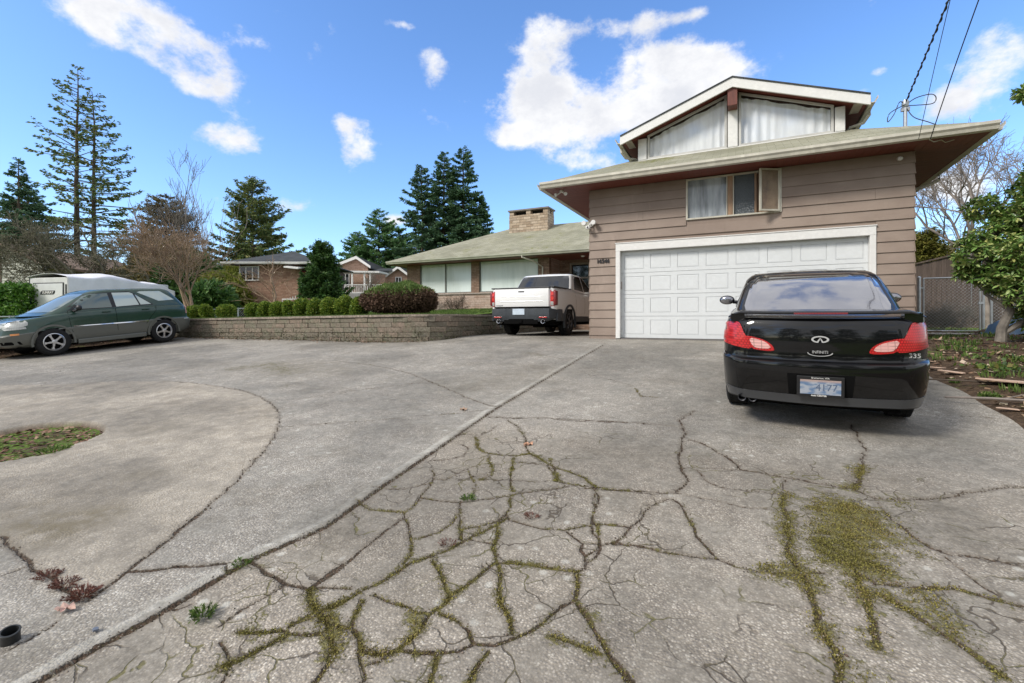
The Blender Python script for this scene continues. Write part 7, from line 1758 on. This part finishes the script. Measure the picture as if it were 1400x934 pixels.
# weathered board fence behind
wf = thing('board_fence', 'weathered brown board fence with a raked top behind the side gate', 'fence', (8, 23.5, 1.1))
M_bd = mat('weathered_board', (.115,.085,.07), .85, var=.4, scale=2.2, stretch=(3,3,.25), bump=.4, bscale=30, fine=.3, fscale=20)
mb = MB(); x = 4.2; rr = random.Random(8); i = 0
while x < 15:
    w_ = .145; zt_ = 1.1+ (2.35+min(1, max(0,(x-5.2)/2.6))*.62 if x < 8.4 else 2.3) + rr.uniform(-.02,.02)
    mb.box((x, 23.5+(i%2)*.012, 1.05), (x+w_-.006, 23.525+(i%2)*.012, zt_)); x += w_; i += 1
mb.build('boards', M_bd, wf, world=True)
mb = MB(); mb.box((4.2,23.54,1.9),(15,23.58,1.99)); mb.box((4.2,23.54,3.0),(15,23.58,3.09)); mb.build('rail', M_bd, wf, world=True)
mb = MB(); mb.prism([(5.2,23.44,3.43),(7.8,23.44,4.08),(7.8,23.44,4.14),(5.2,23.44,3.49)], (0,.14,0)); mb.build('cap_rail', M_bd, wf, world=True)
# blue tarp heap behind the rhododendron
s,t0 = ground_pt(1388, 466); tp_ = MB(); nn = 16; vs=[];fs=[]; rr = random.Random(2)
for i in range(nn+1):
    for j in range(nn+1):
        u,v = i/nn*2-1, j/nn*2-1; h = .34*max(0,1-(u*u+v*v))**.5; vs.append((u*.55, v*.4, h*(1+.25*math.sin(5*u+3*v))+.03*math.sin(11*u)*math.cos(9*v)))
for i in range(nn):
    for j in range(nn): fs.append((i*(nn+1)+j,(i+1)*(nn+1)+j,(i+1)*(nn+1)+j+1,i*(nn+1)+j+1))
tp_.add(vs,fs); o = tp_.build('tarp', mat('blue_tarp', (.06,.12,.22), .5, var=.3, scale=6), smooth=True, angle=60, normals=False); o.location = (s+.25,t0+.5,float(bed_z(s,t0))+.02); tag(o,'crumpled dark blue tarp behind the rhododendron trunk','tarp')
# flat cut board and chips in the bed
def slab(name, label, cat, px, py, poly, th_, m_, tilt=(0,0), dz=.05):
    s,t0 = ground_pt(px,py); mb = MB(); mb.prism([(x,y,0) for x,y in poly], (0,0,th_)); o = mb.build(name, m_, bevel=.003); z = float(bed_z(s,t0)) if s > 2.3 else float(G(np.array([t0]))[0]); o.location = (s,t0,z+dz); o.rotation_euler = (tilt[0],tilt[1],0); tag(o,label,cat)
M_cb = mat('pale_tan_board', (.50,.36,.27), .8, var=.12, scale=7)
slab('scrap_board', 'flat pointed tan board lying on the soil at the right edge', 'board', 1388, 538, [(-.30,.12),(-.02,-.15),(.40,-.02),(.75,.35),(.3,.40)], .02, M_cb, (-.05,.06), .05)
slab('wood_scrap', 'small pale wood scrap near the bed edge', 'wood scrap', 1300, 514, [(-.14,0),(.1,-.06),(.18,0),(-.02,.07)], .015, M_cb, (.05,.1), .04)
slab('wood_scrap', 'pale wood scrap left of the first scrap by the bed edge', 'wood scrap', 1282, 508, [(-.16,0),(.02,-.03),(.1,.03),(-.05,.05)], .012, M_cb, (0,.05), .04)
slab('wood_scrap', 'thin pale chip below the tan board', 'wood scrap', 1378, 564, [(-.09,0),(.09,-.03),(.1,.03),(-.05,.04)], .01, M_cb, (0,.05), .03)
s,t0 = ground_pt(1372,556); mb = MB(); mb.tube([(-.45,.05,.04),(-.1,-.02,.06),(.3,.03,.05),(.8,-.1,.08)], [.012,.014,.012,.007], 6); mb.tube([(.0,.0,.06),(.2,.12,.10),(.35,.16,.12)], [.007,.005,.003], 5)
o = mb.build('fallen_stick', M_bark_pale, smooth=True); o.location = (s,t0,float(bed_z(s,t0))); tag(o,'long bare stick lying in front of the tan board','stick')
s,t0 = ground_pt(1330,531); mb = MB(); mb.tube([(-.5,.1,.05),(-.1,.02,.06),(.3,-.03,.05),(.6,-.12,.06)], [.01,.012,.01,.006], 6); o = mb.build('fallen_stick', M_bark, smooth=True); o.location = (s,t0,float(bed_z(s,t0))); tag(o,'dark fallen stick along the bed edge','stick')
# black pipe stub in the lower left
s,t0 = ground_pt(14, 876); mb = MB(); mb.lathe([(-.05,.033),(.045,.033),(.05,.036),(.052,.034),(.052,.028),(.0,.027)], 24, 'z'); pp = mb.build('pipe_stub', mat('black_pipe', (.02,.022,.022), .5, var=.1), smooth=True); pp.location = (s,t0,float(G(np.array([t0]))[0])+.0); pp.rotation_euler = (.1,.25,0); tag(pp,'short black plastic pipe stub standing in the lower left corner','pipe')
mb = MB(); mb.lathe([(.002,.0265),(.006,.0265)], 20, 'z'); par(mb.build('pipe_inside', M_under), pp)

# --- camper trailer under a white tarp
D0 = 20.0; C = Vector((*PW(92,D0), 0)); e_l = Vector((*cam2w(.2,.98),0)).normalized(); e_w = Vector((*cam2w(-.98,.2),0)).normalized()
zg = terr(C.x, C.y); rzc = math.atan2(e_l.y, e_l.x)-math.pi/2
cmp_ = thing('camper_trailer', 'small white camper trailer under a loose white tarp behind the green car', 'trailer', (C.x, C.y, zg), rzc)
# local: x = right side towards the camera's right is negative width; y = along the body
wd, ln = 2.05, 4.7; zt_ = ZW(379, D0)-zg; z0_ = .45
M_cw = mat('camper_white', (.62,.62,.60), .45, var=.08, scale=3); M_tarp = mat('white_tarp', (.78,.77,.80), .55, var=.06, scale=2, bump=.35, bscale=7)
sgw = -1
mb = MB(); mb.box((-wd, 0, z0_), (0, ln, zt_)); mb.build('body', M_cw, cmp_, bevel=.02)
M_cblk = mat('black_edging', (.02,.022,.025), .5, var=0)
mb = MB(); mb.box((-wd+.28,-.03,z0_+.05),(-.22,-.012,zt_-.26)); dr = mb.build('door', mat('camper_door', (.66,.67,.66), .4, var=.05), cmp_, bevel=.01)
mb = MB(); a, b_, c, d = -wd+.24, -.18, z0_+.02, zt_-.22
mb.box((a,-.02,c),(a+.05,-.002,d)); mb.box((b_-.05,-.02,c),(b_,-.002,d)); mb.box((a+.05,-.02,d-.05),(b_-.05,-.002,d)); mb.build('door_trim', M_cblk, cmp_)
mb = MB(); mb.box((-.10,-.012,z0_),(-.03,-.002,zt_-.3)); mb.box((-wd-.004,-.012,z0_),(-wd+.03,-.002,zt_)); mb.build('corner_trim', M_cblk, cmp_)
mb = MB(); mb.prism([(-wd+.04,-.014,z0_),(-wd+.62,-.014,z0_),(-wd+.30,-.014,z0_+.62),(-wd+.04,-.014,z0_+.62)], (0,.010,0)); mb.build('blue_panel', mat('navy_panel', (.02,.05,.14), .4), cmp_)
# badge: dark slanted lozenge with pale letters
cxb, czb = -wd/2+.02, z0_+.62+.35
mb = MB(); mb.prism([(cxb-.40,-.038,czb-.085),(cxb+.30,-.038,czb-.085),(cxb+.38,-.038,czb-.03),(cxb+.40,-.038,czb+.085),(cxb-.30,-.038,czb+.085),(cxb-.38,-.038,czb+.03)], (0,.010,0)); mb.build('badge', M_cblk, dr, bevel=.004)
text_mesh('SUNRAY', .15, M_white, 'badge_lettering', dr, face_M((cxb,-.040,czb),(1,0,0),(0,0,1)), .002, (1.05,1), shear=.25, bold=.004)
# tarp: arched sheet with folds over roof and side
vs=[];fs=[]; na, nl = 34, 60
r = random.Random(5)
for i in range(na+1):
    u = i/na
    for j in range(nl+1):
        v = j/nl; y = -.06+ (ln+.35)*v
        # cross-section: from the left roof edge over the crown down the right side
        if u < .6:
            q = u/.6; x = -wd-.05+(wd+.12)*q; z = zt_+.03+.14*math.sin(math.pi*q)*(1-.35*v)+ .05*math.sin(9*v+3*q)*q*(.3+v)*1.0
        else:
            q = (u-.6)/.4; x = .07+.03*math.sin(7*v)+.05*q*(1+.5*math.sin(11*v)); z = zt_+.03-q*(.75+.1*math.sin(5*v))-.0
        z += .085*math.sin(14*v+5*u)*math.sin(3.2*u)*max(0,v-.08) + .05*math.sin(23*v-9*u)*max(0,v-.08) + .03*abs(math.sin(31*v+14*u))*max(0,v-.08)
        z -= .22*max(0,(v-.55)/.45)**1.4*(1 if u<.6 else (1-.9*(u-.6)/.4)) ; z += .20*math.exp(-((v-.36)/.16)**2)*(math.sin(math.pi*min(1,u/.75)))
        vs.append((x,y,z))
for i in range(na):
    for j in range(nl): fs.append((i*(nl+1)+j,(i+1)*(nl+1)+j,(i+1)*(nl+1)+j+1,i*(nl+1)+j+1))
tb_ = MB(); tb_.add(vs,fs); to = tb_.build('tarp_cover', M_tarp, smooth=True, angle=70, normals=False)
to.location = cmp_.location; to.rotation_euler = cmp_.rotation_euler; tag(to, 'loose wrinkled white tarp draped over the camper trailer', 'tarp')
mdf = to.modifiers.new('thickness','SOLIDIFY'); mdf.thickness = .01
for y in (1.9,): 
    for x in (-.12,-wd+.12): mb = MB(); mb.lathe([(x-.1,.3),(x+.1,.3)], 24, 'x', (0,y,.3)); mb.build('wheel', M_tyre, cmp_, smooth=True)

# --- neighbouring houses (each in its own axes facing the photographer)
M_nbr = stone_mat('pink_brown_brick', [(.27,.155,.105),(.36,.22,.155),(.42,.28,.20)], .4, .1, .4)[0]
M_nbr2 = stone_mat('peach_brick', [(.40,.25,.18),(.50,.33,.25),(.55,.38,.29)], .4, .12, .3)[0]
M_lap = siding_mat('cream_lap', (.50,.50,.42), (.60,.60,.52))
def nhouse(name, label, px, d, cat='house', rz=YAW): x, y = PW(px, d); return thing(name, label, cat, (x, y, terr(x,y)), rz)
def lx(px, px0, d): return (px-px0)/FP*d
def nwin(root, x0, x1, z0, z1, y, mull=1, par_=None, side=None):
    mb = MB(); f = .07
    mb.box((x0,y-.05,z0),(x1,y-.002,z0+f)); mb.box((x0,y-.05,z1-f),(x1,y-.002,z1)); mb.box((x0,y-.05,z0+f),(x0+f,y-.002,z1-f)); mb.box((x1-f,y-.05,z0+f),(x1,y-.002,z1-f))
    for k in range(mull): xm = x0+(x1-x0)*(k+1)/(mull+1); mb.box((xm-f/2,y-.045,z0+f),(xm+f/2,y-.004,z1-f))
    w_ = mb.build('window', M_white, root); mb = MB(); mb.box((x0+f,y-.02,z0+f),(x1-f,y-.001,z1-f)); mb.build('pane', M_gdark, w_)
d0 = 30; h1 = nhouse('neighbour_house', 'brown brick house with rounded corner and dark shingle roof behind the bare maple', 370, d0); zb = h1.location.z
f_ = lambda py, d=d0: ZW(py,d)-zb
xa, xb, xc = lx(318,370,d0), lx(408,370,d0), lx(432,370,d0)
ze_ = f_(361); mb = MB()
pr = [(xa, 5), (xa, 1.2)]+[(xa+1.2-1.2*math.cos(a), 1.2-1.2*math.sin(a)) for a in np.linspace(0, math.pi/2, 8)]+[(xb,0),(xb,5)]
mb.prism([(x,y,-.3) for x,y in pr], (0,0,ze_+.3)); mb.build('wall', M_nbr, h1)
mb = MB(); mb.box((xb+.002,.5,-.3),(xc,5,ze_-.1)); mb.build('porch_wall', mat('dark_porch', (.10,.06,.05), .8), h1)
mb = MB(); hip(mb, xa-.4, xc+.5, -.5, 5.6, ze_+.06, .36, .06, .0); o = mb.build('roof', M_shin_dark, h1); slope_uv(o)
mb = MB(); gutter(mb, (xa-.4,-.5,ze_-.06), (xc+.5,-.5,ze_-.06), (0,-1,0)); mb.build('gutter', M_white, h1)
nwin(h1, xa+.45, xa+1.7, f_(384), f_(363)-.05, -.012, 2)
mb = MB(); mb.box((xa-.02,1.25,f_(384)),(xa-.001,2.3,f_(363))); mb.build('side_pane', M_gdark, h1)
mb = MB(); mb.box((lx(404,370,d0),.3,.3),(lx(413,370,d0),.48,f_(370))); mb.build('front_door', mat('dark_red_door', (.16,.02,.02), .5), h1)
mb = MB(); mb.prism([(lx(397,370,d0),-.9,f_(368)),(lx(416,370,d0),-.9,f_(370)),(lx(416,370,d0),-.9,f_(370)+.08),(lx(397,370,d0),-.9,f_(368)+.08)], (0,1.4,.25)); mb.build('porch_roof', M_white, h1)
mb = MB()
for k in range(7):
    x = lx(398,370,d0)+k*.16; mb.box((x,-1.2,.2+.02*k),(x+.03,-1.17,1.05+.05*k))
mb.box((lx(398,370,d0),-1.2,1.05),(lx(398,370,d0)+1.1,-1.16,1.12)); mb.build('porch_railing', M_white, h1)
mb = MB(); mb.box((lx(383,370,d0),-.15,.0),(lx(390,370,d0),.0,.45)); mb.build('vent_box', M_white, h1)
d0 = 42; h2 = nhouse('neighbour_house', 'peach brick house with two white trimmed gables and a railed deck', 500, d0); zb = h2.location.z
f_ = lambda py, d=d0: ZW(py,d)-zb
def gable(root, pl, pr_, pyp, pye, pxp, y0, dep, m_, d=d0, px0=500):
    x0, x1, xp = lx(pl,px0,d), lx(pr_,px0,d), lx(pxp,px0,d); ze, zp = f_(pye), f_(pyp)
    mb = MB(); mb.prism([(x0,y0,-.3),(x1,y0,-.3),(x1,y0,ze),(xp,y0,zp),(x0,y0,ze)], (0,dep,0)); mb.build('wall', m_, root)
    mb = MB(); o1 = .35
    for xe in (x0-o1, x1+o1):
        sl_ = (zp-ze)/abs(xp-x0); zz = ze-sl_*o1*(1 if xe < xp else (zp-ze)/abs(x1-xp)/max(sl_,.01)); mb.prism([(xp,y0-.4,zp+.02),(xe,y0-.4,zz+.02),(xe,y0-.4,zz+.12),(xp,y0-.4,zp+.14)], (0,dep+.6,0))
    o = mb.build('roof', M_shin_dark, root); slope_uv(o)
    mb = MB()
    for xe in (x0-o1, x1+o1):
        zz = ze-(zp-ze)/abs(xp-x0)*o1; mb.prism([(xp,y0-.47,zp-.12),(xe,y0-.47,zz-.10),(xe,y0-.47,zz+.12),(xp,y0-.47,zp+.14)], (0,.06,0))
    mb.build('barge_board', M_white, root)
gable(h2, 461, 503, 353, 364, 489, 0, 8, M_nbr2); gable(h2, 524, 558, 364, 377, 541, 1.2, 7, M_nbr2)
mb = MB(); mb.box((lx(503,500,d0)+.002,.6,-.3),(lx(524,500,d0)-.002,6,f_(371))); mb.build('link_wall', M_nbr2, h2)
mb = MB(); mb.prism([(lx(500,500,d0),.2,f_(371)),(lx(534,500,d0),.2,f_(371)),(lx(530,500,d0),4,f_(362)),(lx(500,500,d0),4,f_(362))], (0,0,.1)); o = mb.build('roof', M_shin_dark, h2); slope_uv(o)
mb = MB(); d1 = 38.8; g_ = lambda py: ZW(py,d1)-zb; mb.prism([(lx(462,500,d1),-3.2,g_(372)),(lx(535,500,d1),-3.2,g_(373)),(lx(533,500,d0),-.5,g_(373)+.1),(lx(462,500,d0),-.5,g_(372)+.1)], (0,0,.14)); mb.build('patio_cover', M_white, h2)
nwin(h2, lx(467,500,d0), lx(478,500,d0), f_(392), f_(373), -.02, 1); nwin(h2, lx(536,500,d0), lx(545,500,d0), f_(388), f_(377), 1.18, 1)
mb = MB()
for px in (477, 496, 513, 521): x = lx(px,500,d1); mb.box((x,-3.1,-.2),(x+.12,-2.98,g_(373)))
mb.build('patio_post', M_white, h2)
mb = MB(); zr0, zr1 = g_(401), g_(389)
mb.box((lx(462,500,d0),-3.3,zr1-.06),(lx(556,500,d0),-3.2,zr1)); mb.box((lx(462,500,d0),-3.3,zr0),(lx(556,500,d0),-3.2,zr0+.08))
x = lx(462,500,d0)
while x < lx(556,500,d0): mb.box((x,-3.27,zr0+.08),(x+.05,-3.23,zr1-.06)); x += .17
mb.build('deck_railing', M_white, h2)
mb = MB(); mb.box((lx(462,500,d0),-3.35,-.3),(lx(556,500,d0),0,zr0)); mb.build('deck', mat('grey_deck', (.30,.30,.29), .8), h2)
d0 = 31; h3 = nhouse('neighbour_house', 'cream lap sided house half hidden by apple trees at the left edge', 0, d0); zb = h3.location.z; f_ = lambda py, d=d0: ZW(py,d)-zb
x0, x1 = lx(-60,0,d0), lx(66,0,d0); xp = lx(10,0,d0)
mb = MB(); mb.prism([(x0,.0,-.3),(x1,.0,-.3),(x1,.0,f_(362)),(xp,.0,f_(338)),(x0,.0,f_(362))], (0,8,0)); mb.build('wall', M_lap, h3)
mb = MB(); z = -.2
while z < f_(345): 
    hw = 1 if z < f_(362) else max(.1, 1-(z-f_(362))/(f_(338)-f_(362)))
    a = xp+(x0-xp)*hw+.02; b_ = xp+(x1-xp)*hw-.02; mb.prism([(a,-.001,z),(a,-.035,z),(a,-.006,z+.2),(a,-.001,z+.2)], (b_-a,0,0)); z += .2
mb.build('lap_boards', M_lap, h3)
mb = MB()
for xe, pe in ((x0-.5, 369),(x1+.5, 368)): mb.prism([(xp,-.5,f_(337)),(xe,-.5,f_(pe)-.0),(xe,-.5,f_(pe)+.16),(xp,-.5,f_(337)+.16)], (0,9,0))
o = mb.build('roof', mat('brown_fascia_board', (.20,.14,.10), .8, var=.2), h3)
mb = MB(); mb.box((lx(0,0,d0)-.35,-.06,-.3),(lx(0,0,d0)+.12,-.002,f_(350))); mb.build('corner_board', mat('brown_post', (.13,.09,.07), .8), h3)
# --- tall trees across the street, behind the photographer (seen only as reflections in the car)
for i, (bx_, by_, hh, rr_, sd) in enumerate(((-14,-26,9,3.4,91),(-6,-30,12,3.6,92),(1,-27,8.5,3.6,93),(7,-29,11,3.4,94),(14,-26,8,3.8,95),(21,-28,12,3.6,96),(-22,-28,11,3.6,97))):
    conifer('fir_tree', 'fir tree across the street behind the camera', bx_, by_, float(G(np.array([by_]))[0])+hh, rr_, sd, F_fir2, zc=.05, clump=.9, dens=.55, shape=.6, group='firs across the street')
